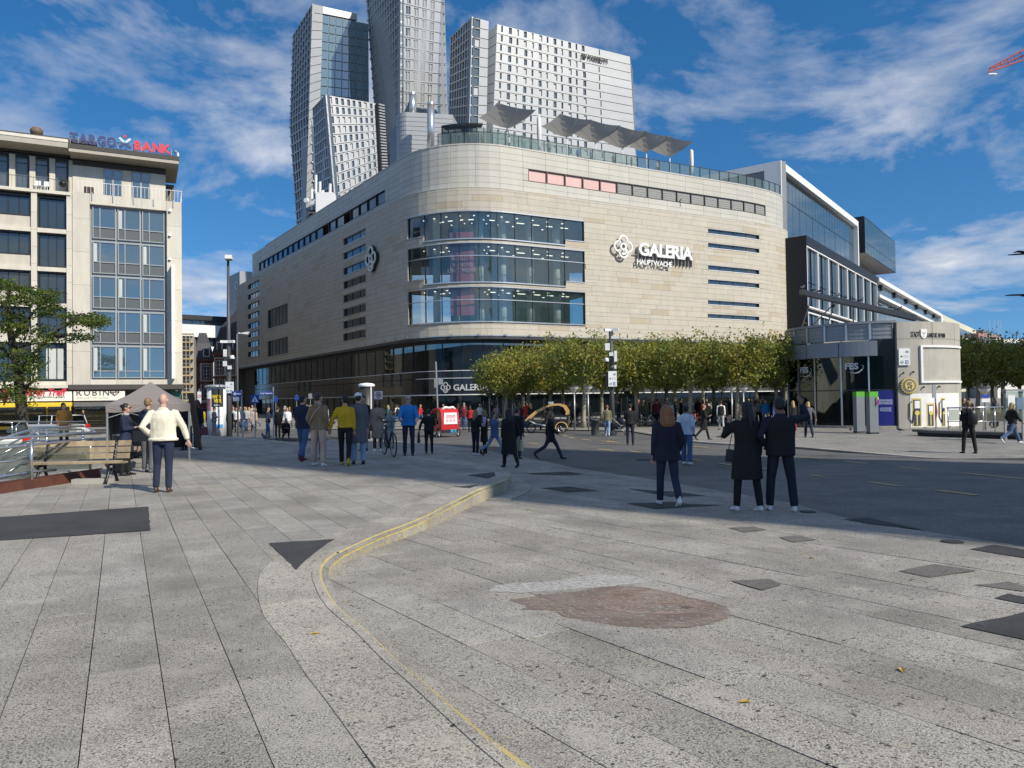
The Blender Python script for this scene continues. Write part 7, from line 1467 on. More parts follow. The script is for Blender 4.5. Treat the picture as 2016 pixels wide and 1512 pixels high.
# notice board, railing and low wall at the right
Y = 31; t = thing('notice_board', 'glazed steel notice case at the right edge with grey sheets', 'notice board', base_at(1996, Y));
for x in (1978, 2013): m_ = MB(); p = base_at(x, Y); q = at(x, 766, Y); m_.box(p.x - .04, p.x + .04, p.y - .04, p.y + .04, ROADZ, q.z); m_.build('post', M_GALV, t)
m_ = MB(); p, q = at(1976, 771, Y), at(2016, 766, Y); m_.box(p.x, q.x, p.y - .15, p.y + .15, p.z, q.z); m_.build('hood', M_GALV, t); plate(t, 1979, 771, 2012, 830, Y, M_RG, 'glass'); plate(t, 1984, 778, 1997, 802, Y, M_PLATE, 'sheet', .04); plate(t, 2001, 782, 2014, 806, Y, mat('blue_sheet', (.12, .2, .28), .6), 'sheet', .04)
Y = 36; t = thing('stair_railing', 'steel railing with glass panels right of the pavilion', 'railing', base_at(1920, Y))
for k in range(6): m_ = MB(); x = 1866 + k * 23; p = base_at(x, Y, ROADZ); m_.cyl(p, Vector((p.x, p.y, zat(802, x, Y))), .03, n=8); m_.build('post', M_STEEL, t, True)
m_ = MB(); m_.tube([at(1864, 803, Y), at(1990, 801, Y)], .035, 8); m_.build('handrail', M_STEEL, t, True); m_ = MB(); m_.tube([at(1864, 830, Y), at(1990, 829, Y)], .02, 8); m_.build('lower_rail', M_STEEL, t, True)
for k in range(5): p, q = at(1868 + k * 23, 828, Y), at(1887 + k * 23, 806, Y); m_ = MB(); m_.box(p.x, q.x, p.y - .01, p.y + .01, p.z, q.z); m_.build('glass_panel', glass('rail_glass_warm', (.16, .15, .10), .5, 1.5), t)
p0, p1 = at_z(1830, 862, ROADZ), at_z(2060, 870, ROADZ); d = p1 - p0; t = thing('seat_wall', 'low dark stone seat wall at the right behind the backpack man', 'wall', p0); m_ = MB(); m_.par(p0 + Vector((.15, .1, 0)), d, (0, 1.2, 0), (0, 0, .22)); m_.build('base', mat('dark_stone', (.05, .048, .045), .7, var=.2), t); m_ = MB(); m_.par(p0 + Vector((0, 0, .222)), d, (0, 1.5, 0), (0, 0, .12)); m_.build('coping', mat('dark_stone2', (.12, .115, .105), .7, var=.2), t)
# red and white pole with sign in front of the mural
b = base_at(1842, 41, ROADZ); t = thing('parking_pole', 'thin pole with folded red barrier before the pump mural', 'pole', b); m_ = MB(); m_.cyl(b, Vector((b.x, b.y, zat(757, 1839, 41))), .04, n=8); m_.build('post', M_GALV, t); m_ = MB(); p, q = at(1842, 828, 40.9), at(1842, 792, 40.9); m_.tube([p, (p + q) / 2 + XU * .04, q], [.03, .075, .03], 8); m_.build('red_flag', mat('faded_red', (.38, .08, .05), .6, var=.2), t); m_ = MB(); p, q = at(1836, 783, 40.9), at(1842, 757, 40.9); m_.box(p.x, q.x, p.y, p.y + .05, p.z, q.z); m_.build('plate', M_GALV, t)
# ---------------------------------------------------------------- left foreground: bench, railing, tent
M_WOOD = mat('weathered_wood', (.33, .255, .165), .8, var=.3, scale=5, streak=.2, bump=.2, bscale=30); M_IRON = mat('black_cast_iron', (.012, .013, .015), .4, var=.1)
def bench():
 t = proto('park_bench'); L = 2.05
 for y, z, w, tl in ((-.20, .445, .11, .02), (-.06, .43, .11, 0), (.08, .425, .11, 0)): m_ = MB(); m_.par((-L / 2, y - w / 2, z), (L, 0, 0), (0, w, tl), (0, 0, .04)); m_.build('seat_slat', M_WOOD, t)
 for k, (y, z) in enumerate(((.20, .52), (.245, .66), (.29, .80))): m_ = MB(); m_.par((-L / 2, y, z), (L, 0, 0), (0, .035, .0), (0, .035, .115)); m_.build('back_slat', M_WOOD, t)
 for x in (-.72, .72):
  m_ = MB()
  for path in ([(x, -.30, 0), (x, -.22, .12), (x, -.13, .25), (x, -.14, .36), (x, -.24, .42)], [(x, .36, 0), (x, .25, .14), (x, .17, .28), (x, .16, .40), (x, .2, .55), (x, .28, .75), (x, .33, .93)], [(x, -.24, .415), (x, -.05, .40), (x, .16, .40)], [(x, -.13, .25), (x, .02, .3), (x, .17, .27)]): m_.tube(path, [(.035, .025)] * len(path), 7)
  m_.build('leg', M_IRON, t, True)
  for yy, zz in ((.215, .58), (.26, .72), (.305, .86)): m_ = MB(); m_.ball((x, yy - .02, zz), .018, n=6); m_.build('bolt', M_GALV, t)
 return t
bp = bench(); p = at_z(160, 952, 0); place(bp, (p.x - .1, p.y, 0), .12, .93, 'weathered wooden bench with black iron legs, empty, left foreground', 'bench', 'wooden benches'); kid = copy_tree(bp); q = at_z(300, 918, 0); place(kid, (q.x - .4, q.y, 0), -1.11, 1, 'second wooden bench half hidden behind the bald man', 'bench', 'wooden benches')
st = thing('stair_balustrade', 'stainless steel rails and glass round the underground stairway at left', 'railing', at_z(60, 960, 0)); PL = lambda x, y, Y: at(x, y, Y)
def rl_(pts, r=.028, nm='rail'): m_ = MB(); m_.tube([at(x, y, Y) for x, y, Y in pts], r, 8); m_.build(nm, M_STEEL, st, True)
def post(x, yt, yb, Y, r=.03): m_ = MB(); p, q = at(x, yb, Y), at(x, yt, Y); q.x = p.x; m_.cyl(p, q, r, n=8); m_.build('post', M_STEEL, st, True)
rl_([(-60, 872, 13.5), (0, 863, 13.8), (100, 857, 14.8), (188, 853, 16.2)]); rl_([(-60, 890, 13.5), (0, 882, 13.8), (100, 872, 14.8), (180, 865, 16.2)]); rl_([(-60, 948, 13.5), (0, 939, 13.9), (62, 929, 14.5), (110, 925, 15)]); rl_([(-60, 915, 13.5), (20, 908, 14), (62, 900, 14.5)], .02)
rl_([(-40, 880, 15), (30, 855, 15.5), (78, 842, 16.4), (165, 839, 17.6), (178, 844, 17.3), (188, 853, 16.2)]); rl_([(-20, 895, 15), (40, 864, 15.6), (82, 847, 16.4), (160, 845, 17.4)], .022); rl_([(-20, 906, 15), (45, 872, 15.6), (90, 856, 16.3), (170, 851, 17.2)], .022); rl_([(-20, 918, 15), (60, 880, 15.6), (100, 868, 16)], .02); rl_([(0, 940, 14.3), (60, 902, 15), (90, 890, 15.5)], .02)
post(62, 865, 945, 14.3, .032); post(75, 845, 905, 16.2); post(92, 845, 900, 16.4); post(178, 862, 932, 16.2); post(163, 845, 900, 17.3)
rl_([(5, 832, 24), (25, 832, 24)], .02); rl_([(30, 840, 22), (40, 831, 22.5), (165, 830, 24)], .022); post(24, 832, 862, 24, .02); post(32, 838, 862, 22, .02)
for x0, x1, y0, y1, Y in ((-50, 60, 868, 945, 14.4), (66, 176, 880, 925, 15.2), (35, 150, 838, 862, 23)): p, q = at(x0, y1, Y), at(x1, y0, Y); m_ = MB(); m_.box(p.x, q.x, p.y, p.y + .015, p.z, q.z); m_.build('glass_panel', glass('stair_glass', (.10, .105, .09), .55, 1.45), st)
p0, p1 = at_z(-80, 985, 0), at_z(195, 942, 0); d = p1 - p0; t = thing('stair_kerb', 'rusty brown steel kerb along the foot of the stair balustrade', 'kerb', p1); m_ = MB(); m_.par(p0, d, (-.02, .12, 0), (0, 0, .19)); m_.build('plate', mat('rust_brown', (.10, .035, .022), .7, var=.3, scale=4), t); m_ = MB(); m_.par(p0 + Vector((0, -.015, .19)), d, (0, .16, 0), (0, 0, .03)); m_.build('cap', mat('rust_brown_cap', (.07, .028, .02), .6), t)
p = at_z(183, 952, 0); mb = MB(); mb.cbox(p + Z * .05, .75, .2, .1, .1); t = mb.build('concrete_foot', M_CONC, None, loc=p); tag(t, 'small loose concrete block on the slabs below the bench', 'concrete block')
# folding gazebo
M_TENT = mat('taupe_canvas', (.215, .19, .18), .85, var=.05, scale=2); c0 = at(208, 797, 20); zE_ = c0.z; tu = Vector((.915, .40, 0)) * 2.1; tv = Vector((-.40, .915, 0)) * 2.1; c0.z = 0; mid = c0 + (tu + tv) / 2; te = thing('gazebo', 'taupe folding gazebo tent with pitched roof at left', 'tent', mid); zP = at(281, 752, mid.y).z
cs = [c0, c0 + tu, c0 + tu + tv, c0 + tv]; m_ = MB(); vs_ = [p + Z * zE_ for p in cs] + [mid + Z * zP]; gl = [(v + (vs_[4] - v) * .5) - Z * .05 for v in vs_[:4]]; md = [(vs_[i] + vs_[(i + 1) % 4]) / 2 - Z * .02 for i in range(4)]
for i in range(4): m_.add([vs_[i], md[i], vs_[(i + 1) % 4], gl[(i + 1) % 4], vs_[4], gl[i]], [(0, 1, 5), (1, 2, 3), (1, 3, 5), (5, 3, 4)])
m_.build('roof', M_TENT, te)
for i in range(4):
 m_ = MB(); vv = []; n = 10
 for k in range(n + 1): q = cs[i].lerp(cs[(i + 1) % 4], k / n); vv += [q + Z * (zE_ - .005), q + Z * (zE_ - .2 - .02 * (k % 2))]
 m_.add(vv, [(2 * k, 2 * k + 1, 2 * k + 3, 2 * k + 2) for k in range(n)]); m_.build('valance', M_TENT, te)
for p in cs: m_ = MB(); q = p.lerp(mid, .03); m_.cyl(q, q + Z * (zE_ - .01), .028, n=6); m_.build('leg', M_GALV, te)
M_GC = mat('grey_curtain', (.085, .09, .10), .8, var=.1); m_ = MB(); m_.par(c0 + tv * .05, tv * .95, tu * .015, Z * (zE_ - .12)); m_.build('side_curtain', M_GC, te); m_ = MB(); m_.par(c0 + tv * .96, tu * .6, tv * .015, Z * (zE_ - .12)); m_.build('side_curtain', M_GC, te)
m_ = MB(); a_, b_ = c0 + tu * .03 + Z * zE_, c0 + tu * .45 + Z * zE_; m_.tube([a_ - Z * .35, b_ - Z * .06], .012, 5); m_.tube([a_ - Z * .06, b_ - Z * .35], .012, 5); m_.build('truss', M_GALV, te)
p = at_z(335, 882, 0); mb = MB(); mb.cbox(p + Vector((-.3, .6, .74)), 1.5, .6, .04); t = thing('stall_table', 'dark cloth covered stall table under the gazebo', 'table', p); mb.build('top', M_DARKF, t); m_ = MB(); m_.cbox(p + Vector((-.3, .6, .36)), 1.44, .54, .70); m_.build('cloth', mat('maroon_cloth', (.035, .012, .012), .9), t)
p, q = at_z(386, 886, 0), at(369, 774, 24.4); t = thing('leaning_plank', 'long wooden plank leaning at the right front corner of the gazebo', 'plank', p); m_ = MB(); d = q - p; m_.par(p, d, (.19, 0, 0), (0, .06, 0)); m_.build('board', mat('plank_brown', (.12, .085, .06), .8, var=.2, streak=.2), t); m_ = MB(); m_.cbox(p + Vector((.05, -.05, .04)), .1, .1, .08); m_.build('foot', M_GALV, t)
# ---------------------------------------------------------------- crane tip
t = thing('crane_jib', 'red lattice crane jib tip at the upper right corner', 'crane', at(1985, 125, 150)); M_CRN = mat('crane_red', (.42, .09, .08), .5, var=.1); A = [at(1946, 142, 150), at(1950, 133, 150), at(1948, 136, 152)]; Bq = [at(2140, 76, 150), at(2132, 34, 150), at(2140, 60, 152)]
for a, b in zip(A, Bq): m_ = MB(); m_.tube([a, b], .16, 6); m_.build('chord', M_CRN, t)
for k in range(14):
 f, g = k / 14, (k + 1) / 14; m_ = MB(); m_.tube([A[0].lerp(Bq[0], f), A[1].lerp(Bq[1], (f + g) / 2), A[0].lerp(Bq[0], g)], .09, 5); m_.build('lattice', M_CRN, t)
m_ = MB(); m_.tube([at(1946, 146, 150), at(1962, 146, 150)], .2, 6); m_.build('tip', M_WHT, t)
# ================================================================ people: each garment is a union of tapered tubes fused by a voxel remesh
JOBS = []
def job(mb, name, mt, parent, vox, sm=2): JOBS.append((mb, name, mt, parent, vox, sm))
def run_jobs():
 tmp = []
 for mb, name, mt, parent, vox, sm in JOBS:
  me = bpy.data.meshes.new(name); me.from_pydata(mb.v, [], mb.f); o = bpy.data.objects.new(name + '_src', me); COL.objects.link(o)
  m = o.modifiers.new('r', 'REMESH'); m.mode = 'VOXEL'; m.voxel_size = vox; m.use_smooth_shade = True
  if sm: s = o.modifiers.new('s', 'SMOOTH'); s.factor = .5; s.iterations = sm
  tmp.append(o)
 dg = bpy.context.evaluated_depsgraph_get()
 mm = [bpy.data.meshes.new_from_object(o.evaluated_get(dg)) for o in tmp]
 for me, (mb, name, mt, parent, vox, sm) in zip(mm, JOBS):
  me.name = name; me.materials.clear(); me.materials.append(mt)
  me.polygons.foreach_set('use_smooth', [True] * len(me.polygons)); ob = bpy.data.objects.new(name, me); COL.objects.link(ob); ob.parent = parent; LOC[ob.name] = (0, 0, 0)
 for o in tmp:
  me = o.data; bpy.data.objects.remove(o); bpy.data.meshes.remove(me)
 JOBS.clear()
CC = dict(black=(.008, .008, .009), navy=(.012, .018, .045), dnavy=(.008, .011, .025), cream=(.72, .68, .54), denim=(.014, .022, .05), ldenim=(.20, .29, .42), mdenim=(.06, .11, .22), tan=(.20, .145, .085), beige=(.42, .32, .25), yellow=(.52, .33, .012), grey=(.10, .105, .115), lgrey=(.38, .39, .40), brown=(.07, .04, .025), trench=(.28, .22, .165), blue=(.015, .19, .50), white=(.74, .74, .73), khaki=(.17, .16, .09), red=(.45, .02, .02), lilac=(.45, .36, .50), green=(.03, .13, .07), teal=(.02, .11, .13), ochre=(.33, .16, .03), maroon=(.12, .015, .03), dgreen=(.02, .03, .03), orange=(.55, .18, .03), pale=(.55, .57, .58), sage=(.20, .24, .24), blond=(.38, .26, .11), dblond=(.22, .135, .06), copper=(.22, .095, .035), dbrown=(.022, .013, .009), hblack=(.006, .005, .005), hgrey=(.30, .29, .28), pink=(.6, .25, .32), skin=(.46, .27, .19), skin2=(.20, .11, .07), skin3=(.55, .34, .26), wblue=(.50, .56, .66), steelb=(.05, .10, .19))
def cm(c, kind='cloth'):
 n = kind + '_' + c
 if n in MATS: return MATS[n]
 if kind == 'skin': m = mat(n, CC[c], .5, var=.06, scale=18); m.node_tree.nodes['Principled BSDF'].inputs['Subsurface Weight'].default_value = .1; m.node_tree.nodes['Principled BSDF'].inputs['Subsurface Radius'].default_value = (.02, .008, .005); return m
 if kind == 'hair': return mat(n, CC[c], .45, var=.35, scale=22, streak=.12, bump=.5, bscale=60)
 if kind == 'shoe': return mat(n, CC[c], .45, var=.1, scale=20)
 m = mat(n, CC[c], .88, var=.22, scale=5, bump=.8, bscale=5, streak=.5); [setattr(x.inputs['Distance'], 'default_value', .03) for x in m.node_tree.nodes if x.type == 'BUMP']; return m
ARM = dict(down=((.14, -.03, -1), (.04, .14, -1)), pocket=((.28, -.25, -1), (-.22, .5, -.8)), phone=((.12, .1, -1), (-.5, .9, .2)), cam=((.3, .8, -.3), (-.55, .5, .75)), hip=((.5, -.3, -.85), (-.45, .6, -.62)), sf=((.1, .4, -1), (0, .75, -.8)), sb=((.12, -.5, -1), (.05, -.12, -1)), bars=((.2, .5, -.85), (-.08, .95, -.3)), cross=((.15, .2, -1), (-.95, .45, .1)), face=((.35, .55, -.6), (-.5, .25, .85)), out=((.5, .1, -.9), (.25, .2, -1)), up=((.7, .35, .1), (-.2, .5, .8)), back=((.2, -.4, -1), (-.3, -.2, -1)))
LEG = dict(stand=((3, 4, .03), (-3, 3, .03)), walk=((24, 10, 0), (-22, 22, 0)), stroll=((13, 8, .01), (-14, 20, .01)), wide=((4, 3, .12), (-5, 3, .12)), shift=((8, 16, .05), (-2, 2, .0)), big=((30, 8, .0), (-28, 30, .0)), sit=((70, 70, .05), (70, 70, .05)), crouch=((105, 135, .1), (90, 130, .1)))
def V(t): return Vector(t)
def person(loc, face, H, label, top='black', hem=.86, legs='denim', shoes='black', hair='short', hc='dbrown', skin='skin', pose='stand', arms=('down', 'down'), lvl=2, flare=1.0, thick=1.0, skirt=None, wide=1.0, scarf=None, lean=0, turn=0, collar=None, group=None, sleeve=True, vest=None, belly=1.0, hood=None, socks=None, glasses=False):
 """face: heading in degrees, 0 looks away from the camera, 90 to the right; lvl 1 near, 2 middle, 3 far"""
 vx = {1: (.0085, .014, .015), 2: (.013, .02, .02), 3: (.026, .032, .032)}[lvl]
 t = thing('person', label, 'person', loc, group); s = H / 1.75
 t.rotation_euler = (0, 0, -rad(face)); t.scale = (s, s, s); LOC[t.name] = (0, 0, 0)
 L = LEG[pose]; hipz = .90; J = []; n_ = 8 if lvl < 3 else 6
 for k, sd in ((0, -1), (1, 1)):
  sw, kn, ou = L[k]; a = rad(sw); b = rad(sw - kn); hp = V((sd * .095, 0, hipz)); kd = V((sd * ou, math.sin(a), -math.cos(a))).normalized() * .43; kp_ = hp + kd; ad = V((sd * ou * .5, math.sin(b), -math.cos(b))).normalized() * .41; an = kp_ + ad; J.append((hp, kp_, an, b))
 dz = .085 - min(j[2].z for j in J); up_ = V((0, 0, dz)); J = [(a + up_, b + up_, c + up_, d) for a, b, c, d in J]; lo = J[0][0].z - hipz
 ln = rad(lean); T = lambda p: V((p[0], p[1] * math.cos(ln) + (p[2] - hipz) * math.sin(ln), hipz + lo + (p[2] - hipz) * math.cos(ln) - p[1] * math.sin(ln)))
 w = thick
 def torso(mb, rings, k=1.0): mb.tube([T((0, y, z)) for z, rx, ry, y in rings], [(rx * k, ry * k) for z, rx, ry, y in rings], 14 if lvl < 3 else 10, hint=(1, 0, 0))
 base = [(.86, .155, .115, 0), (.95, .165, .12, 0), (1.07, .15, .105, 0), (1.2, .16, .11, 0), (1.32, .178, .115, 0), (1.40, .165, .095, -.01), (1.445, .10, .075, -.01), (1.47, .055, .055, -.005)]
 # arms
 AR = []
 for k, sd in ((0, -1), (1, 1)):
  u, f = ARM[arms[k]]; u = V((u[0] * sd, u[1], u[2])).normalized(); f = V((f[0] * sd, f[1], f[2])).normalized(); sh = T((sd * .175 * (w * .5 + .5), -.005, 1.395)); el = sh + u * .29; wr = el + f * .25; AR.append((sh, el, wr, f, sd))
 # body with head, hands
 b = MB(); torso(b, base, .9); hd = T((0, .02, 1.625)); th = rad(turn); rot = Matrix.Rotation(-th, 3, 'Z')
 hp = lambda x, y, z: hd + rot @ V((x, y, z))
 b.ball(hp(0, -.01, .015), .074, .094, .108, 14, rot=rot); b.ball(hp(0, .03, -.05), .056, .062, .068, 12, rot=rot); b.tube([T((0, -.015, 1.42)), hp(0, -.02, -.06)], [.062, .056], 10)
 b.tube([hp(0, .075, .03), hp(0, .102, -.012), hp(0, .09, -.022)], [.012, .017, .012], 6)
 for sd in (-1, 1): b.ball(hp(sd * .076, -.008, 0), .014, .022, .034, 8, rot=rot); b.tube([hp(sd * .012, .082, .032), hp(sd * .05, .068, .03)], .012, 6)
 for sh, el, wr, f, sd in AR:
  b.tube([sh, el, wr], [.047, .04, .028], n_); side = V((sd, 0, 0)); nrm = f.cross(side).normalized() if abs(f.x) < .9 else V((0, 0, 1)); la = nrm.cross(f).normalized()
  b.tube([wr, wr + f * .05, wr + f * .095], [(.024, .02), (.018, .038), (.015, .04)], 8, hint=nrm)
  for q in range(4): r0 = wr + f * .09 + la * (q - 1.5) * .0215; l_ = (.066, .076, .072, .058)[q]; cu = nrm * -.012 * (1 if q else 1.4); b.tube([r0 - f * .02, r0 + f * l_ * .5 + cu * .3, r0 + f * l_ * .85 + cu * 2], [.0098, .0092, .008], 6)
  sgn = -1 if la.dot(V((0, 1, 0))) > 0 else 1; tl = la * (.034 if la.y > 0 else -.034); b.tube([wr + f * .03 + tl * .6, wr + f * .06 + tl * 1.5, wr + f * .09 + tl * 1.6], [.013, .0115, .009], 6)
 for h_, k_, a_, bb in J: b.tube([h_, k_, a_ + V((0, 0, -.02))], [.075, .05, .036], n_)
 job(b, 'body', cm(skin, 'skin'), t, vx[0], 1)
 if lvl < 3:
  e = MB()
  for sd in (-1, 1): e.ball(hp(sd * .03, .079, .02), .0125, .006, .006, 6, rot=rot); e.tube([hp(sd * .015, .088, .04), hp(sd * .048, .076, .04)], .0045, 5)
  e.tube([hp(-.024, .086, -.05), hp(0, .092, -.049), hp(.024, .086, -.05)], .006, 5); e.build('face_detail', mat('face_dark', (.07, .03, .025), .6), t)
  if glasses:
   e = MB()
   for sd in (-1, 1): e.cyl(hp(sd * .032, .092, .02), hp(sd * .032, .097, .02), .025, n=10); e.tube([hp(sd * .055, .09, .022), hp(sd * .078, 0, .025)], .004, 5)
   e.build('glasses', M_DARKF, t)
 # upper garment
 j = MB(); h0 = hem; hipk = .96 * w
 rings = [(1.475, .068, .066, -.008), (1.445, .11, .085, -.01), (1.405, .178 * w, .108, -.01), (1.32, .197 * w, .135 * belly, 0), (1.2, .182 * w, .132 * belly, .003), (1.07, .176 * w, .128 * belly, .003), (.95, .188 * w, .138 * belly, 0)]
 rings = [r for r in rings if r[0] > h0 + .03] + ([(.86, .192 * w * flare, .142 * flare, 0)] if h0 < .84 else []) + ([(.70, .196 * w * flare, .150 * flare, 0)] if h0 < .66 else []) + [(h0, (.185 if h0 > .9 else .20) * w * flare ** (1 if h0 > .8 else 1.4), (.14 if h0 > .9 else .155) * flare ** (1 if h0 > .8 else 1.4), 0)]
 torso(j, rings)
 if sleeve:
  for sh, el, wr, f, sd in AR: j.tube([sh - V((sd * .05, 0, -.01)), sh, sh.lerp(el, .5), el, el.lerp(wr, .55), wr - f * .015], [.066, .07 * (w * .5 + .5), .066, .06, .054, .046], n_)
 if hood: j.tube([T((-.09, -.075, 1.43)), T((0, -.11, 1.45)), T((.09, -.075, 1.43))], [.04, .055, .04], 8)
 if lvl == 1 and not scarf: j.tube([T((.07 * math.cos(a), -.01 + .068 * math.sin(a), 1.468 + .012 * math.sin(a + 3))) for a in [i * .63 for i in range(11)]], [(.02, .03)] * 11, 6)
 if lvl == 1 and hem > .7: j.tube([T((.19 * w * flare * math.cos(a), .145 * flare * math.sin(a), h0 + .03)) for a in [i * .45 for i in range(15)]], .016, 6)
 job(j, 'jacket' if hem > .75 else 'coat', cm(top), t, vx[1], 2)
 if vest:
  j = MB(); torso(j, [(1.44, .12, .09, -.01), (1.40, .19 * w, .122, -.01), (1.3, .215 * w, .152, 0), (1.1, .2 * w, .148, 0), (.95, .2 * w, .152, 0), (h0 - .02, .2 * w, .155, 0)]); job(j, 'vest', cm(vest), t, vx[1], 2)
 # legs
 g = MB(); wd = wide
 if skirt: torso(g, [(1.0, .155, .115, 0), (.88, .18, .14, 0), (.6, .20, .16, .01), (skirt, .21, .17, .01)])
 g.tube([V((0, 0, hipz + lo + .12)), V((0, 0, hipz + lo)), V((0, .0, hipz + lo - .07))], [(.158, .118), (.168, .125), (.14, .105)], 12, hint=(1, 0, 0))
 for h_, k_, a_, bb in J:
  fk = h_.lerp(k_, .5); g.tube([h_ + V((0, 0, .03)), fk, k_, k_.lerp(a_, .5), a_ + V((0, 0, .0))], [.094, .085 * (wd * .3 + .7), .066 * (wd * .6 + .4), .062 * wd, .056 * wd], n_ + 2)
 job(g, 'trousers', cm(legs), t, vx[1], 2)
 for h_, k_, a_, bb in J:
  f = V((0, math.cos(bb * .55), math.sin(min(0, bb) * .9))); f.normalize(); hl = a_ + V((0, -.045, -.055)); z_ = V((0, 0, 1)); q = MB()
  q.tube([hl + z_ * .005 - f * .012, hl + f * .05 + z_ * .012, hl + f * .14 + z_ * .0, hl + f * .205 - z_ * .008, hl + f * .235 - z_ * .012], [(.026, .03), (.039, .044), (.043, .034), (.041, .026), (.02, .014)], 10, hint=(1, 0, 0)); q.tube([a_ + z_ * .05, hl + f * .045 + z_ * .02], [.043, .043], 9); job(q, 'shoe', cm(shoes, 'shoe'), t, max(vx[1] * .8, .011), 1)
  if socks: q = MB(); q.cyl(a_ + z_ * .0, a_ + z_ * .1, .047, n=9); q.build('sock', cm(socks), t, True)
 # hair and headwear
 q = MB(); M_H = cm(hc, 'hair')
 if hair != 'bald':
  q.ball(hp(0, -.026, .045), .084, .096, .092, 14, rot=rot); q.ball(hp(0, -.05, .0), .078, .07, .08, 12, rot=rot)
  if hair in ('long', 'mid', 'big', 'veil'):
   zz = dict(long=-.42, mid=-.17, big=-.28, veil=-.5)[hair]; wd2 = dict(long=.085, mid=.085, big=.135, veil=.105)[hair]; q.tube([hp(0, -.06, .03), hp(0, -.085, -.08), hp(0, -.105, -.2 if zz < -.2 else -.12), hp(0, -.10, zz)], [(.085, .06), (wd2, .06), (wd2 * 1.08, .055), (wd2 * .7, .03)], 10, hint=rot @ V((1, 0, 0)))
   for sd in (-1, 1): q.tube([hp(sd * .062, .0, .07), hp(sd * .082, .01, 0), hp(sd * .084, -.02, max(zz, -.16))], [.03, .028, .024], 7)
  if hair == 'big': q.ball(hp(0, -.05, -.02), .125, .105, .15, 12, rot=rot)
  if hair == 'bun': q.ball(hp(0, -.115, .06), .045, .045, .045, 8)
  if hair == 'pony': q.tube([hp(0, -.10, .05), hp(0, -.15, -.02), hp(0, -.14, -.2)], [.03, .035, .012], 7)
  if hair == 'afro': q.ball(hp(0, -.02, .05), .098, .105, .1, 12)
  job(q, 'hair', M_H, t, vx[2] * .8, 1)
 if hair == 'cap':
  q = MB(); q.ball(hp(0, -.018, .062), .09, .104, .082, 14, rot=rot); q.tube([hp(0, .06, .055), hp(0, .15, .045)], [(.07, .012), (.055, .008)], 10, hint=rot @ V((1, 0, 0))); job(q, 'cap', cm(collar or 'white'), t, vx[2] * .8, 1)
 if scarf: q = MB(); q.tube([T((.06 * math.cos(a), -.005 + .062 * math.sin(a), 1.475 + .01 * math.sin(a))) for a in [i * .7 for i in range(10)]], .034, 8); job(q, 'scarf', cm(scarf), t, vx[1], 1)
 return t, J, AR, T
def W2(t, s, face, p):
 """local point of a placed person to world"""
 a = -rad(face); p = V(p) * s; return V((t.location.x + p.x * math.cos(a) - p.y * math.sin(a), t.location.y + p.x * math.sin(a) + p.y * math.cos(a), t.location.z + p.z))
PEOPLE = {}
def put(key, px, py, H, face, label, up_=None, Y=None, **k):
 p = (at_z(px, py, 0) if up_ else ground(px, py)) if up_ is not False else at_z(px, py, ROADZ)
 if up_ == 'far': p = at_z(px, py, ROADZ + .05)
 r = person(p, face, H, label, **k); PEOPLE[key] = (r[0], H / 1.75, face, r[2], r[3]); return r
# ---- near and middle figures, each placed at its feet in the photograph
put('bald', 322, 969, 1.77, -12, 'bald man in cream jacket and dark jeans seen from behind', True, top='cream', legs='denim', hem=.90, hair='bald', pose='shift', arms=('hip', 'out'), lvl=1, thick=1.22, shoes='brown', skin='skin3', flare=1.06)
put('coat', 248, 936, 1.60, 78, 'woman in navy coat with glasses and grey scarf facing right behind bench', True, top='navy', hem=.55, legs='black', hair='bun', hc='dbrown', scarf='lgrey', arms=('phone', 'phone'), lvl=1, flare=1.12, thick=1.12, glasses=True)
put('hoodie', 292, 930, 1.72, 10, 'blond person in navy hoodie and grey trousers behind the bald man', True, top='navy', legs='grey', hair='short', hc='dblond', hood=1, lvl=2, arms=('phone', 'phone'), shoes='grey')
put('tentbrown', 275, 898, 1.66, 20, 'person in dark brown coat standing under the gazebo', True, top='brown', hem=.6, legs='black', hc='hblack', lvl=2)
put('tentblonde', 362, 886, 1.66, 200, 'blonde woman in black coat under the right side of the gazebo', True, top='black', hem=.6, legs='black', hair='mid', hc='blond', lvl=2, arms=('cross', 'phone'))
put('redbag', 389, 881, 1.7, 15, 'person with dark red hair and dark jacket carrying a maroon handbag', True, top='black', legs='denim', hair='mid', hc='maroon', lvl=2, arms=('phone', 'down'))
put('ochre', 126, 880, 1.66, 160, 'man in ochre jacket standing beyond the stairway railing', True, top='ochre', legs='black', hair='short', lvl=2, arms=('pocket', 'pocket'), turn=-60, thick=1.1)
put('cap', 422, 858, 1.75, 85, 'man in navy jacket and cap by the advertising column', 'far', top='navy', legs='denim', hair='cap', collar='dnavy', lvl=2, arms=('phone', 'phone'), thick=1.2)
put('orange', 453, 858, 1.66, 5, 'woman in long black coat with orange scarf by the mast', 'far', top='black', hem=.35, legs='black', hair='mid', hc='dblond', scarf='orange', lvl=2, flare=1.1)
put('puffer', 597, 907, 1.76, 15, 'man in navy puffer jacket and rolled blue jeans beside tan jacket man', True, top='navy', legs='mdenim', hair='short', hc='hblack', pose='stroll', arms=('phone', 'phone'), lvl=1, shoes='maroon', thick=1.12, wide=1.2, turn=25)
put('hid', 625, 903, 1.70, 180, 'person in blue jeans mostly hidden behind the tan jacket man', True, top='black', legs='mdenim', hair='short', lvl=2, shoes='brown')
put('tanj', 628, 917, 1.80, 18, 'man in olive tan jacket with beige trousers and red socks', True, top='tan', legs='beige', hair='short', hc='dbrown', pose='wide', arms=('pocket', 'pocket'), lvl=1, shoes='white', hood=1, thick=1.1, wide=1.25, socks='red', scarf='lgrey', turn=20)
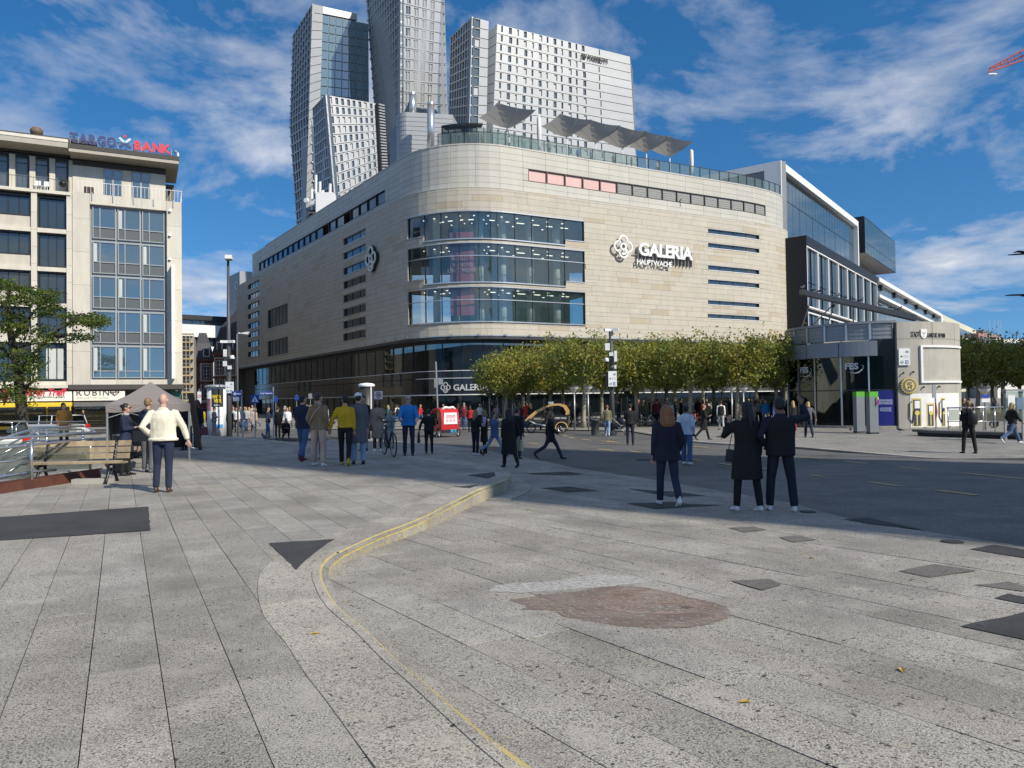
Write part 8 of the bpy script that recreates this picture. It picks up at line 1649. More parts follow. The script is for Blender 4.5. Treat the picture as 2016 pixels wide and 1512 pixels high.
put('yellow', 680, 916, 1.74, -8, 'man in bright yellow jacket and black trousers', True, top='yellow', legs='black', hair='short', hc='hblack', pose='stroll', arms=('out', 'down'), lvl=1, shoes='yellow', hem=.93, turn=-20)
put('greyc', 706, 914, 1.78, -20, 'man in long grey coat with white cap and pale jeans', True, top='grey', hem=.52, legs='ldenim', hair='cap', collar='white', pose='stand', arms=('pocket', 'down'), lvl=1, flare=1.1, shoes='dnavy', wide=1.15)
put('blk1', 716, 888, 1.75, 200, 'short haired man in black jacket behind the grey coat man', True, top='black', legs='lgrey', hair='short', lvl=2)
put('trench', 744, 888, 1.62, 175, 'woman with long dark hair in beige trench coat facing camera', True, top='trench', hem=.42, legs='brown', hair='long', hc='dbrown', lvl=2, arms=('phone', 'down'), flare=1.12, skin='skin2', shoes='white')
put('phone', 770, 882, 1.70, 200, 'cyclist in sage jacket raising a phone beside his bicycle', None, top='sage', legs='lgrey', hair='short', hc='hblack', lvl=2, arms=('cam', 'bars'), shoes='black')
put('bluej', 805, 897, 1.72, 170, 'man in bright blue jacket and sunglasses holding a bicycle', None, top='blue', legs='denim', hair='short', hc='hgrey', lvl=1, arms=('bars', 'bars'), thick=1.15, pose='stand', skin='skin3', glasses=True)
put('blk2', 845, 893, 1.72, 355, 'man all in black from behind carrying a dark shopping bag', None, top='black', legs='black', hair='short', hc='hblack', lvl=2, arms=('out', 'phone'), thick=1.1)
put('blonde2', 937, 896, 1.68, 35, 'woman with long blonde hair in black sweater and dark jeans', None, top='black', legs='dnavy', hair='long', hc='dblond', lvl=1, arms=('phone', 'phone'), shoes='white')
put('lilac', 954, 893, 1.66, 265, 'woman in lilac sleeves and black dress looking at a phone', None, top='lilac', hem=.88, vest='black', skirt=.45, legs='black', hair='mid', hc='dblond', lvl=2, arms=('phone', 'phone'))
put('call', 974, 898, 1.70, 120, 'woman in navy and grey coat on the phone walking with pale jeans', None, top='steelb', legs='ldenim', hem=.75, hair='bun', hc='dbrown', lvl=2, arms=('down', 'face'), pose='big', shoes='black', glasses=True)
put('longblk', 1003, 920, 1.70, 330, 'woman with black hair in a long black coat with paper bag', None, top='black', hem=.38, legs='black', hair='long', hc='hblack', lvl=1, arms=('down', 'out'), pose='stroll', flare=1.18, thick=1.05)
put('brownm', 1019, 903, 1.74, 30, 'man with dark brown hair in black jacket beside the long coat woman', None, top='black', legs='denim', hair='short', hc='dbrown', lvl=2, hem=.8)
put('walkw', 1085, 904, 1.68, 95, 'woman in dark puffer coat striding right in black boots', None, top='black', hem=.66, legs='denim', hair='mid', hc='dblond', lvl=1, arms=('sb', 'sf'), pose='big', flare=1.08)
put('khaki', 1196, 858, 1.62, 10, 'person in khaki jacket and pale jeans beside the camera pole', 'far', top='khaki', legs='ldenim', hair='short', hc='copper', lvl=2, pose='stroll', shoes='white', wide=1.2)
put('blk3', 1241, 876, 1.78, 5, 'man in black sweater and navy trousers standing at the road edge', None, top='black', legs='dnavy', hair='short', hc='hblack', lvl=2, arms=('phone', 'down'), thick=1.05)
put('blonde', 1315, 995, 1.66, -5, 'woman with big copper blonde hair in navy jacket from behind', None, top='dnavy', hem=.78, legs='denim', hair='big', hc='copper', lvl=1, arms=('down', 'pocket'), thick=1.18, flare=1.12, shoes='white', pose='stroll', wide=1.1)
put('white', 1353, 914, 1.72, 40, 'man in white shirt jacket and blue jeans beside the blonde woman', None, top='wblue', legs='mdenim', hair='short', hc='hblack', skin='skin2', lvl=1, arms=('pocket', 'pocket'), shoes='white', wide=1.3)
put('cw', 1472, 1006, 1.68, -12, 'woman with long black hair in long black coat, left of the couple', None, top='black', hem=.50, legs='black', hair='veil', hc='hblack', lvl=1, arms=('face', 'down'), flare=1.15, thick=1.12, shoes='white', turn=-45, pose='wide')
put('cman', 1539, 1006, 1.74, 8, 'man in black vest taking a photo, right of the couple', None, top='dnavy', vest='black', legs='dnavy', hair='short', hc='hblack', lvl=1, arms=('hip', 'up'), thick=1.12, shoes='white', pose='wide', skin='skin2', wide=1.1)
put('leather', 1386, 866, 1.70, 85, 'woman in black leather coat and skirt walking in ankle boots', 'far', top='black', hem=.62, skirt=.5, legs='black', hair='short', hc='copper', lvl=2, pose='walk', arms=('phone', 'phone'))
put('vestm', 1420, 846, 1.74, 10, 'man in black vest with white sleeves and pale trousers', 'far', top='white', vest='black', legs='lgrey', hair='short', hc='dbrown', lvl=2, pose='stroll')
put('bluem', 1508, 838, 1.72, 180, 'older man in bright blue sweater and jeans walking to camera', 'far', top='blue', legs='ldenim', hair='bald', lvl=2, pose='stroll', thick=1.15, skin='skin3')
put('navym', 1531, 850, 1.80, 175, 'man with sunglasses in navy jacket near the pavilion', 'far', top='steelb', legs='denim', hair='short', lvl=2, glasses=True, pose='stroll')
put('blonde3', 1562, 848, 1.68, 350, 'woman with long blonde hair in black beside the pavilion glass', 'far', top='black', legs='red', hair='long', hc='blond', lvl=2)
put('greyw', 1592, 861, 1.70, 5, 'blonde woman in grey jacket with jeans and dark handbag', 'far', top='grey', legs='denim', hair='mid', hc='blond', lvl=2, arms=('down', 'out'), pose='stroll', wide=1.2)
put('pack', 1908, 893, 1.76, -3, 'man in black with backpack standing alone at the right', None, top='black', legs='black', hair='short', hc='dblond', lvl=1, arms=('phone', 'phone'), thick=1.15, pose='wide')
put('walkb', 1994, 873, 1.68, 85, 'blonde woman in black jacket and jeans walking at right edge', 'far', top='black', legs='mdenim', hair='mid', hc='blond', lvl=2, pose='big', arms=('pocket', 'sf'), wide=1.25, shoes='white', glasses=True)
put('crouch', 561, 864, 1.7, 150, 'person in black crouching on the pavement', 'far', top='black', legs='black', hair='short', hc='hblack', lvl=2, pose='crouch', arms=('phone', 'phone'), lean=25)
put('nav2', 528, 861, 1.74, 90, 'man in navy shirt and jeans facing right near the crossing sign', 'far', top='navy', legs='mdenim', hair='short', lvl=2, arms=('down', 'down'))
put('blk4', 547, 862, 1.76, 5, 'man in black coat from behind next to the crouching person', 'far', top='black', hem=.7, legs='brown', hair='short', hc='dbrown', lvl=2)
put('whood', 566, 856, 1.68, 180, 'person in white hooded jacket behind the crouching person', 'far', top='white', legs='lgrey', hair='short', lvl=2, hood=1)
for i, (x, y, top, legs, hc, hr, f, lab) in enumerate(((466, 851, 'white', 'black', 'dbrown', 'mid', 180, 'woman in white jacket and black trousers by the thin lamp post'), (476, 850, 'navy', 'mdenim', 'dblond', 'short', 170, 'person in navy with jeans, second from the thin lamp post'), (485, 849, 'lgrey', 'mdenim', 'hblack', 'short', 190, 'person in grey top between navy and tan neighbours'), (500, 850, 'beige', 'black', 'blond', 'long', 150, 'woman in long peach coat near the crossing sign'), (411, 853, 'black', 'grey', 'hblack', 'short', 200, 'person in black jacket left of the advertising column'), (398, 848, 'yellow', 'lgrey', 'dbrown', 'short', 180, 'person in yellow vest behind the maroon handbag'), (164, 850, 'black', 'black', 'dbrown', 'short', 180, 'person in black far behind the railing near the jeweller'), (873, 838, 'green', 'black', 'hblack', 'short', 180, 'person in green top behind the red rickshaw'), (926, 850, 'red', 'black', 'hblack', 'mid', 20, 'person in red jacket behind the blonde woman in black'), (914, 846, 'maroon', 'mdenim', 'dbrown', 'short', 180, 'person in dark red top and jeans right of the red rickshaw'), (945, 838, 'white', 'denim', 'hgrey', 'cap', 180, 'person in white cap behind the two blonde women'))):
 put('f%d' % i, x, y, R.uniform(1.62, 1.78), f, lab, 'far', top=top, legs=legs, hair=hr, hc=hc, lvl=3, hem=.5 if 'coat' in lab else .86, pose='stroll' if i % 2 else 'stand', scarf=None)
# distant crowd under the plane trees
rc = random.Random(99); cols = [('black', 'black'), ('navy', 'navy'), ('grey', 'grey'), ('white', 'white'), ('maroon', 'dark red'), ('khaki', 'khaki'), ('teal', 'teal'), ('brown', 'brown'), ('lgrey', 'pale grey'), ('black', 'black'), ('dgreen', 'dark green'), ('lilac', 'lilac'), ('denim', 'denim'), ('black', 'black'), ('red', 'red'), ('beige', 'beige')]
where = [(1000, 1060, 'left of the yellow rickshaw'), (1110, 1165, 'between rickshaw and litter bin'), (1215, 1300, 'behind the stroller'), (1255, 1350, 'behind the blonde woman'), (1360, 1440, 'behind the leather coat woman'), (1430, 1500, 'under the bowl lamps'), (1480, 1560, 'left of the pavilion'), (600, 700, 'far behind the yellow jacket group'), (760, 860, 'far behind the cyclists'), (1880, 1960, 'behind the right hand railing'), (440, 520, 'far behind the left street signs'), (900, 1000, 'far off at the corner entrance'), (560, 620, 'far behind the crouching person')]
seen = set(); n = 0; hd_ = ['dark haired', 'blond', 'grey haired', 'short', 'tall', 'slim', 'stout']
for i in range(118):
 x0, x1, wh = where[[4, 5, 10, 6, 3, 4, 5, 2, 6, 1, 0, 4, 11, 7, 8, 9, 10, 12][i % 18]]; x = rc.uniform(x0, x1); Y = rc.uniform(50, 60) if wh[:3] != 'far' else rc.uniform(56, 63)
 if 'railing' in wh: Y = rc.uniform(40, 46)
 c, cn = rc.choice(cols); ad = rc.choice(hd_); lab = '%s distant person in %s top %s' % (ad, cn, wh)
 if lab in seen: lab = '%s distant person in %s top and %s trousers %s' % (ad, cn, 'dark' if i % 2 else 'blue', wh)
 if lab in seen: continue
 seen.add(lab); p = at(x, 800, Y); hcx = dict(blond='blond').get(ad, 'hgrey' if 'grey h' in ad else rc.choice(['hblack', 'dbrown', 'dbrown']))
 person((p.x, p.y, ROADZ + .05), rc.uniform(0, 360), 1.86 if ad == 'tall' else 1.58 if ad == 'short' else rc.uniform(1.64, 1.76), lab, top=c, legs='black' if i % 2 else 'mdenim', hem=rc.choice([.86, .86, .6, .86]), hair=rc.choice(['short', 'short', 'mid', 'long']), hc=hcx, lvl=3, pose=rc.choice(['stand', 'stroll', 'walk']), arms=(rc.choice(['down', 'phone', 'pocket']), 'down'), thick=1.2 if ad == 'stout' else 1.0, group='crowd before the store')
# guests on the roof terrace
for i, (x, y) in enumerate(((905, 277), (925, 272), (948, 272), (1000, 280), (1078, 287), (1135, 301), (1160, 305), (1205, 312), (1240, 318), (1290, 328))):
 s_, _ = GP.px(x, y, -2.0); p = GP.pt(s_, ZR - .02, -1.7); person(tuple(p), rc.uniform(0, 360), 1.5 if i != 4 else 1.78, ['guest in black', 'guest in dark navy', 'guest in grey', 'guest in white', 'standing guest in beige', 'guest in blue', 'guest in teal', 'guest in khaki', 'guest in brown', 'guest in pale grey'][i] + ' behind the roof terrace railing', top=['black', 'navy', 'grey', 'white', 'beige', 'blue', 'teal', 'khaki', 'brown', 'lgrey'][i], legs='black', lvl=3, pose='stand', group='guests on the roof terrace')
run_jobs()
# ================================================================ bicycles, rickshaws, pram, cars
M_TYRE = mat('tyre_rubber', (.015, .015, .015), .8); M_RIMS = mat('rim_silver', (.4, .4, .4), .35, metal=.8)
def wheel(par, c, r, ax=V((0, 1, 0)), w=.02, spokes=12, hub=.03):
 c = V(c); a = ax.orthogonal().normalized(); b = ax.cross(a); m_ = MB(); n = 22; pts = [c + (a * math.cos(i * 2 * math.pi / n) + b * math.sin(i * 2 * math.pi / n)) * r for i in range(n + 1)]; m_.tube(pts, w, 6, caps=False, hint=ax); ty = m_.build('wheel', M_TYRE, par, True)
 m_ = MB(); m_.tube([c + (p - c) * (1 - w / r * 1.1) for p in pts], w * .45, 5, caps=False, hint=ax); m_.cyl(c - ax * hub, c + ax * hub, hub * .6, n=8)
 for i in range(spokes): m_.tube([c, c + (pts[i * n // spokes] - c) * .94], .004, 3)
 m_.build('rim', M_RIMS, ty)
def bike(col):
 t = proto('bicycle'); wheel(t, (-.52, 0, .34), .33); wheel(t, (.54, 0, .34), .33); m_ = MB(); bb, st, hd_, sd = (-.08, 0, .3), (-.25, 0, .82), (.38, 0, .86), (.36, 0, .72)
 for p in ([bb, st], [st, hd_], [bb, sd], [(-.52, 0, .34), bb], [(-.52, 0, .34), (-.22, 0, .72)]): m_.tube(p, .02, 6)
 m_.build('frame', mat('bike_' + col, CC[col], .35, var=.05), t, True); m_ = MB(); m_.tube([(.54, 0, .34), (.4, 0, .74), (.36, 0, .98)], .018, 6); m_.tube([(.28, -.28, 1.02), (.38, -.16, 1.0), (.38, .16, 1.0), (.28, .28, 1.02)], .014, 6); m_.build('handlebar', M_DARKF, t, True)
 m_ = MB(); m_.tube([(-.25, 0, .8), (-.28, 0, .94)], .014, 6); m_.tube([(-.42, 0, .97), (-.32, 0, .98), (-.1, 0, .96)], [(.075, .03), (.07, .03), (.02, .015)], 8, hint=(0, 1, 0)); m_.build('saddle', M_DARKF, t, True); m_ = MB(); m_.cyl((-.08, -.05, .3), (-.08, .05, .3), .085, n=12); m_.tube([(-.08, .08, .3), (-.02, .09, .14)], .012, 5); m_.tube([(-.08, -.08, .3), (-.14, -.09, .46)], .012, 5); m_.build('crank', M_DARKF, t)
 m_ = MB(); m_.box(-.72, -.34, -.07, .07, .73, .75); m_.tube([(-.7, .06, .73), (-.53, .06, .36)], .008, 4); m_.build('rack', M_DARKF, t); return t
bk = {c: bike(c) for c in ('black', 'red', 'teal')}; ub = set()
def put_bike(c, p, rz, lab, grp=None):
 o = bk[c] if c not in ub else copy_tree(bk[c]); ub.add(c); return place(o, tuple(p), rz, 1, lab, 'bicycle', grp)
p = ground(797, 896); put_bike('black', p + V((-.45, -.1, 0)), -1.15, 'black bicycle held by the man in the blue jacket'); p = ground(765, 880); put_bike('black', p + V((-.1, -.25, 0)), -1.35, 'dark bicycle of the cyclist in the sage jacket')
for x, y, c, rz, lab in ((1255, 841, 'black', .3, 'dark parked bicycle right of the man in black'), (1268, 840, 'black', .1, 'dark parked bicycle beside the pale plane trunk'), (1365, 842, 'red', .4, 'red child bicycle parked beside the leather coat woman'), (1228, 840, 'teal', .2, 'parked bicycle behind the stroller'), (1290, 839, 'teal', -.2, 'parked bicycle behind the blonde woman'), (1150, 842, 'black', .2, 'parked bicycle left of the litter bin'), (1180, 841, 'black', -.3, 'parked bicycle just right of the litter bin'), (660, 840, 'black', .5, 'parked bicycle behind the yellow jacket man')):
 q = at_z(x, y, ROADZ + .05); put_bike(c, q, rz, lab, 'bicycles parked under the trees')
def rick_frame(p, fw):
 """side plane of a vehicle: a runs forward, n to its right hand"""
 F = FC((0, 0), (fw.x, fw.y)); F.o = V((p.x, p.y, 0)); return F
M_RRED = mat('rickshaw_red', (.52, .02, .022), .3, coat=.6, var=.04); M_RBLK = mat('rickshaw_black', (.018, .018, .02), .35, coat=.3)
# red cargo rickshaw seen from behind
p = at_z(884, 860, ROADZ); p.z = 0; fw = V((-.55, .83, 0)).normalized(); F = rick_frame(p, fw); zg = ROADZ; t = thing('rickshaw', 'red cycle rickshaw with white poster on its rear cabin', 'rickshaw', (p.x, p.y, zg)); N = F.n; Wd = 1.12
sec = [(-.12, .42), (-.16, .9), (-.1, 1.35), (.05, 1.52), (.4, 1.6), (.8, 1.55), (1.1, 1.35)]
m_ = MB(); flat_ring(m_, F.pt(0, zg, -Wd / 2), F.u, Z, N, sec, .07, Wd); m_.build('cabin_shell', M_RRED, t)
m_ = MB(); m_.prism([F.pt(a, zg + z, -Wd / 2) for a, z in ((-.12, .32), (.95, .32), (1.0, .6), (.1, .75), (-.14, .75))], N * Wd); m_.build('lower_body', M_RRED, t)
for d in (-Wd / 2, Wd / 2 - .05): m_ = MB(); m_.prism([F.pt(a, zg + z, d) for a, z in ((-.1, .74), (-.12, 1.3), (.04, 1.5), (.3, 1.57), (.28, 1.2), (.2, .74))], N * .05); m_.build('side_panel', M_RRED, t)
b_ = [F.pt(-.2, zg + .72, -.43), F.pt(-.2, zg + .72, .43), F.pt(-.175, zg + 1.36, .4), F.pt(-.175, zg + 1.36, -.4)]; m_ = MB(); m_.prism(b_, -F.u * .02); po = m_.build('poster', mat('poster_white2', (.78, .76, .77), .5, var=.04), t)
m_ = MB()
for k, c in enumerate((-.22, 0, .22)): flat_ring(m_, F.pt(-.225, zg + .92, c), N * 1.0, Z, -F.u, arc_pts((0, 0), .06, 0, 6.2, 14), .018, .006)
for k in range(3): m_.par(F.pt(-.222, zg + 1.2 - k * .07, -.3), N * .6, -F.u * .004, (0, 0, .018))
m_.build('poster_print', M_RED, po)
m_ = MB(); m_.box(0, 0, 0, 0, 0, 0); m_ = MB(); m_.par(F.pt(-.2, zg + .22, -.5), F.u * .1, N * 1.0, (0, 0, .2)); m_.build('bumper', M_RBLK, t); m_ = MB(); m_.par(F.pt(-.215, zg + .25, -.0), F.u * .012, N * .35, (0, 0, .17)); bp_ = m_.build('number_plate', mat('plate_cyan', (.02, .3, .55), .5), t); m_ = MB(); text_on(m_, '20', F.pt(-.222, zg + .34, .2), N, Z, -F.u, height=.13, ext=.02, bold=.03, center=True); m_.build('number', M_PRT, bp_)
m_ = MB(); m_.tube([F.pt(.1, zg + 1.52, -.4), F.pt(.05, zg + 1.66, -.2), F.pt(.1, zg + 1.62, .1), F.pt(.05, zg + 1.66, .3), F.pt(.1, zg + 1.55, .45)], .07, 8); m_.build('roof_roll', M_WHT, t, True)
for a, d in ((.05, -.6), (.05, .6), (1.75, 0)): wheel(t, F.pt(a, zg + .26, d), .25, N, .03, 10, .05)
m_ = MB(); m_.tube([F.pt(.9, zg + .4, 0), F.pt(1.75, zg + .3, 0), F.pt(1.6, zg + .9, 0)], .04, 7); m_.tube([F.pt(1.5, zg + .95, -.3), F.pt(1.6, zg + .95, 0), F.pt(1.5, zg + .95, .3)], .02, 6); m_.build('fork', M_RRED, t); m_ = MB(); m_.par(F.pt(.5, zg + .6, -.5), F.u * .35, N * 1.0, (0, 0, .35)); m_.build('seat', M_DARKF, t)
# yellow roofed rickshaw in side view
p = at_z(1108, 851, ROADZ); p.z = 0; fw = V((-.98, .18, 0)).normalized(); F = rick_frame(p, fw); N = -F.n; t = thing('rickshaw', 'black cycle rickshaw with arched tan roof parked before the trees', 'rickshaw', (p.x, p.y, zg)); M_RTAN = mat('rickshaw_tan', (.62, .40, .15), .4, var=.05, coat=.3)
arc = [(2.2, .72), (1.95, .98), (1.6, 1.25), (1.1, 1.52), (.6, 1.68), (.15, 1.7), (-.15, 1.58), (-.32, 1.3), (-.3, 1.08)]
for d in (-.55, .45): m_ = MB(); flat_ring(m_, F.pt(0, zg, 0) + N * d, F.u, Z, N, arc, .12, .1); m_.build('roof_arch', M_RTAN, t)
m_ = MB(); flat_ring(m_, F.pt(0, zg + .01, 0) - N * .45, F.u, Z, N, arc[3:7], .04, .9); m_.build('roof_skin', M_RTAN, t)
m_ = MB(); m_.prism([F.pt(a, zg + z, 0) - N * .5 for a, z in ((-.38, .45), (-.4, 1.0), (.2, 1.08), (.5, .95), (.62, .5), (.4, .3), (-.2, .3))], N * 1.0); m_.build('rear_body', M_RBLK, t); m_ = MB(); flat_ring(m_, F.pt(0, zg, 0) - N * .5, F.u, Z, N, [(.45, .38), (1.1, .42), (1.7, .6), (2.1, .8)], .2, 1.0); m_.build('side_sill', M_RBLK, t)
m_ = MB(); text_on(m_, 'COMO TAOLA', F.pt(.42, zg + .82, 0) + N * .505, -F.u, Z, N, width=.72, height=.12, ext=.03, bold=.02); m_.build('lettering', M_WHT, t); m_ = MB(); flat_ring(m_, F.pt(0, zg, 0) + N * .5, F.u, Z, N, [(1.0, .44), (1.6, .56), (2.0, .74)], .07, .01); m_.build('sill_print', M_WHT, t)
for a, d in ((0, -.58), (0, .58), (1.95, 0)): wheel(t, F.pt(a, zg + .28, 0) + N * d, .27, N, .03, 12, .05)
m_ = MB(); flat_ring(m_, F.pt(0, zg + .28, 0) + N * .5, F.u, Z, N, arc_pts((0, 0), .36, -.2, 3.2, 12), .05, .2); m_.build('mudguard', M_RTAN, t); m_ = MB(); m_.par(F.pt(.05, zg + .62, 0) - N * .4, F.u * .5, N * .8, (0, 0, .12)); m_.build('seat', M_DARKF, t); m_ = MB(); m_.cbox(F.pt(.7, zg + 1.8, 0), .32, .2, .14); m_.build('roof_box', mat('roof_box', (.3, .38, .42), .5), t)
person(tuple(F.pt(1.0, zg + .12, 0)), math.degrees(math.atan2(fw.x, fw.y)), 1.55, 'driver in black sitting inside the tan roofed rickshaw', top='black', legs='black', lvl=3, pose='sit', arms=('bars', 'bars'))
# pram
p = at_z(1219, 857, ROADZ); t = thing('pram', 'black pram with hood standing beside the camera pole', 'pram', p); m_ = MB()
m_.tube([p + V((-.3, 0, .5)), p + V((.05, 0, .48)), p + V((.33, 0, .62))], [(.17, .15), (.2, .19), (.15, .12)], 10, hint=(0, 1, 0)); m_.build('carrycot', M_DARKF, t, True); m_ = MB(); m_.ball(p + V((.2, 0, .75)), .26, .24, .27, 12); m_.build('hood', M_DARKF, t, True); m_ = MB(); m_.tube([p + V((-.3, .2, .13)), p + V((.1, .2, .5)), p + V((-.42, .2, 1.0)), p + V((-.42, -.2, 1.0)), p + V((.1, -.2, .5)), p + V((-.3, -.2, .13))], .015, 6); m_.tube([p + V((.4, .2, .11)), p + V((-.1, .2, .45))], .015, 6); m_.tube([p + V((.4, -.2, .11)), p + V((-.1, -.2, .45))], .015, 6); m_.build('chassis', M_GALV, t, True)
for x, y, r in ((-.3, .22, .15), (-.3, -.22, .15), (.42, .2, .1), (.42, -.2, .1)): wheel(t, p + V((x, y, r)), r, V((0, 1, 0)), .02, 6, .02)
# cars half hidden beyond the stairway
def car(px, py, Y, rz, paint, lab, rear=False):
 t = thing('parked_car', lab, 'car', base_at(px, Y), rz=rz); m_ = MB(); lo = [(-2.1, .35), (-2.15, .65), (-2.05, .92), (-1.0, 1.0), (1.0, .98), (1.9, .85), (2.15, .62), (2.1, .35)]; up2 = [(-2.0, .93), (-1.85, 1.38), (-1.2, 1.5), (.1, 1.48), (1.05, .98)]
 m_.prism([(x, -.86, z) for x, z in lo], (0, 1.72, 0)); m_.build('body', paint, t); m_ = MB(); vs_ = [(x, -.8 + (.14 if z > 1.2 else 0), z) for x, z in up2] + [(x, .8 - (.14 if z > 1.2 else 0), z) for x, z in up2]; k = len(up2); m_.add(vs_, [tuple(range(k)), tuple(range(2 * k - 1, k - 1, -1))] + [(i + 1, i, i + k, i + 1 + k) for i in range(k - 1)]); m_.build('glasshouse', M_GLD, t)
 m_ = MB(); m_.prism([(-1.9, -.66, 1.46), (-1.2, -.66, 1.51), (.1, -.66, 1.49), (.15, -.66, 1.46), (-1.2, -.66, 1.475)], (0, 1.32, 0)); m_.build('roof', paint, t)
 for x in (-1.95, -1.0, -.1): m_ = MB(); m_.tube([(x, -.81, .97), (x + .08, -.67, 1.47)], .03, 5); m_.tube([(x, .81, .97), (x + .08, .67, 1.47)], .03, 5); m_.build('pillar', paint, t)
 for x in (-1.35, 1.35):
  for y in (-.8, .8): wheel(t, (x, y, .31), .27, V((0, 1, 0)), .07, 6, .1)
 for y in (-.68, .68): m_ = MB(); m_.cbox((-2.12, y, .82), .1, .3, .22); m_.build('tail_light', mat('tail_red', (.5, .01, .01), .3), t); m_ = MB(); m_.cbox((2.1, y, .7), .1, .34, .14); m_.build('headlight', M_PLATE, t)
 m_ = MB(); m_.cbox((-2.15, 0, .7), .02, .52, .12); m_.build('number_plate', M_PLATE, t)
car(96, 830, 44, 2.9, mat('car_white', (.62, .63, .64), .25, coat=.5, var=.02), 'silver white estate car parked before the sweet shop'); car(8, 838, 30, 2.2, mat('car_taupe', (.33, .30, .27), .3, coat=.5, var=.02), 'beige car with red tail lights at the far left edge')
run_jobs()
# ================================================================ bags, pigeons, leaves
def bag(key, side, mt, lab, kind, sz=(.28, .1, .22), drop=.12, strap=None):
 t0, s, f, AR, T = PEOPLE[key]; sh, el, wr, fd, sd = AR[side]; c = wr + fd * .12 - V((0, 0, drop + sz[2] / 2)); w = W2(t0, s, f, c); a = -rad(f)
 t = thing(kind, lab, 'bag', w); m_ = MB(); q = math.cos(a), math.sin(a); P_ = lambda x, y, z: w + V((x * q[0] - y * q[1], x * q[1] + y * q[0], z)); hx, hy, hz = sz[1] / 2, sz[0] / 2, sz[2] / 2
 m_.add([P_(-hx, -hy, -hz), P_(hx, -hy, -hz), P_(hx, hy, -hz), P_(-hx, hy, -hz), P_(-hx * .6, -hy * .92, hz), P_(hx * .6, -hy * .92, hz), P_(hx * .6, hy * .92, hz), P_(-hx * .6, hy * .92, hz)], [(3, 2, 1, 0), (4, 5, 6, 7), (0, 1, 5, 4), (1, 2, 6, 5), (2, 3, 7, 6), (3, 0, 4, 7)]); m_.build('pouch', mt, t)
 m_ = MB(); top_ = W2(t0, s, f, (sh if strap else wr + fd * .1)); m_.tube([P_(0, -hy * .7, hz), top_ + V((0, 0, .09 if strap else 0)), P_(0, hy * .7, hz)], .009, 5); m_.build('strap', mat('gold_chain', (.5, .38, .2), .4, metal=.5) if strap == 'gold' else mt, t)
K = cm('black', 'shoe'); bag('redbag', 1, cm('maroon', 'shoe'), 'maroon leather handbag hanging from an arm near the gazebo', 'handbag', (.36, .14, .28), .02); bag('blk2', 0, K, 'dark shiny shopping bag in the hand of the man in black', 'shopping_bag', (.3, .12, .38), .0)
bag('longblk', 1, mat('paper_bag', (.42, .36, .26), .8, var=.05), 'pale paper shopping bag carried by the long coat woman', 'shopping_bag', (.34, .12, .3), .02); bag('greyw', 0, K, 'dark handbag of the blonde woman in grey jacket', 'handbag', (.3, .12, .3), -.05); bag('walkb', 0, cm('brown', 'shoe'), 'brown shoulder bag of the woman walking at right edge', 'shoulder_bag', (.36, .14, .24), .0, 1)
bag('cw', 0, cm('dnavy', 'shoe'), 'small dark quilted bag on a gold chain of the couple woman', 'shoulder_bag', (.26, .1, .2), .55, 'gold'); bag('coat', 1, K, 'black shoulder bag of the woman in the navy coat', 'shoulder_bag', (.3, .12, .24), .12, 1); bag('trench', 1, cm('brown', 'shoe'), 'small brown bag of the woman in the trench coat', 'shoulder_bag', (.22, .08, .16), -.1, 1)
t0, s, f, AR, T = PEOPLE['pack']; b_ = W2(t0, s, f, T((0, -.22, 1.2))); t = thing('backpack', 'black backpack worn by the man alone at the right', 'backpack', b_); m_ = MB(); m_.tube([b_ - Z * .25, b_ - Z * .15, b_ + Z * .1, b_ + Z * .22, b_ + Z * .26], [(.13, .07), (.16, .11), (.155, .1), (.12, .075), (.04, .03)], 12, hint=(1, 0, 0)); m_.build('sack', K, t, True)
m_ = MB(); [m_.tube([W2(t0, s, f, T((sd * .09, -.13, 1.42))), W2(t0, s, f, T((sd * .12, .02, 1.46))), W2(t0, s, f, T((sd * .13, .15, 1.3))), W2(t0, s, f, T((sd * .15, -.12, 1.02)))], .018, 6) for sd in (-1, 1)]; m_.build('straps', K, t)
t0, s, f, AR, T = PEOPLE['tanj']; m_ = MB(); m_.tube([W2(t0, s, f, T(q)) for q in ((.13, -.10, 1.44), (.03, -.145, 1.33), (-.12, -.155, 1.12), (-.2, -.06, 1.0))], .016, 6); t = m_.build('crossbody_strap', cm('beige'), None, True, W2(t0, s, f, T((0, -.15, 1.2)))); tag(t, 'pale crossbody strap over the back of the tan jacket', 'strap')
t0, s, f, AR, T = PEOPLE['bald']; sh, el, wr, fd, sd = AR[1]; c = W2(t0, s, f, wr + fd * .15 + V((.01, .02, 0))); m_ = MB(); m_.tube([c, c + V((.07, 0, -.015))], .005, 6); t = m_.build('cigarette', M_WHT, None, True, c); tag(t, 'lit cigarette between the fingers of the bald man', 'cigarette')
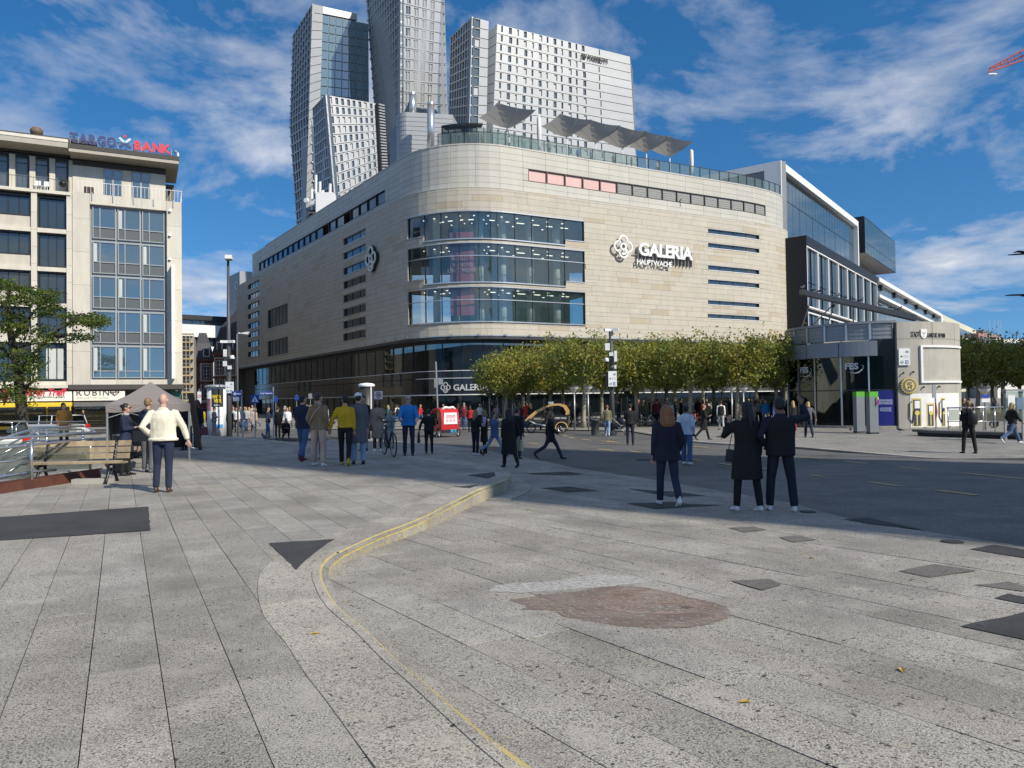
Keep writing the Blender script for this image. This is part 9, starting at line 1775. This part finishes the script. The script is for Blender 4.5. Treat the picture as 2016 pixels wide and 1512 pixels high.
def pigeon():
 t = proto('pigeon'); m_ = MB(); m_.tube([(-.2, 0, .1), (-.1, 0, .12), (0, 0, .13), (.09, 0, .15), (.12, 0, .2), (.14, 0, .235), (.17, 0, .235)], [(.03, .008), (.045, .03), (.055, .05), (.048, .05), (.03, .03), (.026, .026), (.012, .012)], 8, hint=(0, 1, 0)); m_.build('body', mat('pigeon_grey', (.07, .075, .09), .6, var=.3, scale=14), t, True)
 for y in (-.025, .025): m_ = MB(); m_.tube([(.0, y, .1), (.01, y, .0), (.04, y, .0)], .006, 4); m_.build('leg', mat('pigeon_leg', (.3, .08, .06), .6), t)
 return t
pg = pigeon(); first = True
for x, y, Y, rz, lab in [(522, 868, None, 2.6, 'pigeon walking on the left square before the crowd'), (1675, 851, None, 1, 'pigeon on the pavement left of the info columns'), (1772, 852, None, 2, 'pigeon on the pavement before the concrete drum'), (1420, 866, None, 0, 'pigeon on the pavement right of the leather coat woman')] + [(x, y, 1, R.uniform(0, 6), '%s pigeon from the left perched on the tilted beam' % o) for (x, y), o in zip(((1583, 577), (1605, 582), (1618, 585), (1656, 594), (1672, 597), (1688, 601), (1700, 604), (1740, 613), (1761, 618), (1774, 621)), 'first second third fourth fifth sixth seventh eighth ninth tenth'.split())]:
 if Y: f_ = (x - 1579) / 227; q = at(1579, 579, 52).lerp(at(1806, 631, 49), f_) + V((0, .25, .355))
 else: q = ground(x, y) if x < 600 else at_z(x, y, ROADZ + .05)
 o = pg if first else copy_tree(pg); first = False; place(o, tuple(q), rz, 1.3 if not Y else 1.5, lab, 'pigeon', 'pigeons')
m_leafm = mat('fallen_leaf', (.45, .32, .06), .8, var=.3, scale=30)
for i, (x, y) in enumerate(((1466, 1385), (1776, 1322), (1040, 1004), (310, 951), (1598, 1100), (620, 1250))):
 q = ground(x, y); m_ = MB(); a = i * 1.3; u = V((math.cos(a), math.sin(a), 0)) * .035; v = V((-u.y, u.x, 0)) * .8; m_.add([q - u + Z * .006, q + v * .7 + Z * .018, q + u * 1.2 + Z * .01, q - v * .7 + Z * .02, q + Z * .006], [(0, 4, 1), (1, 4, 2), (2, 4, 3), (3, 4, 0)][::-1]); o = m_.build('fallen_leaf', m_leafm, None, loc=q); tag(o, 'small yellow autumn leaf on the slabs ' + ('at the bottom right', 'near the right edge', 'beside the far bend of the kerb', 'below the bench', 'among the right hand repair patches', 'in the left foreground')[i], 'leaf', 'fallen leaves on the slabs')
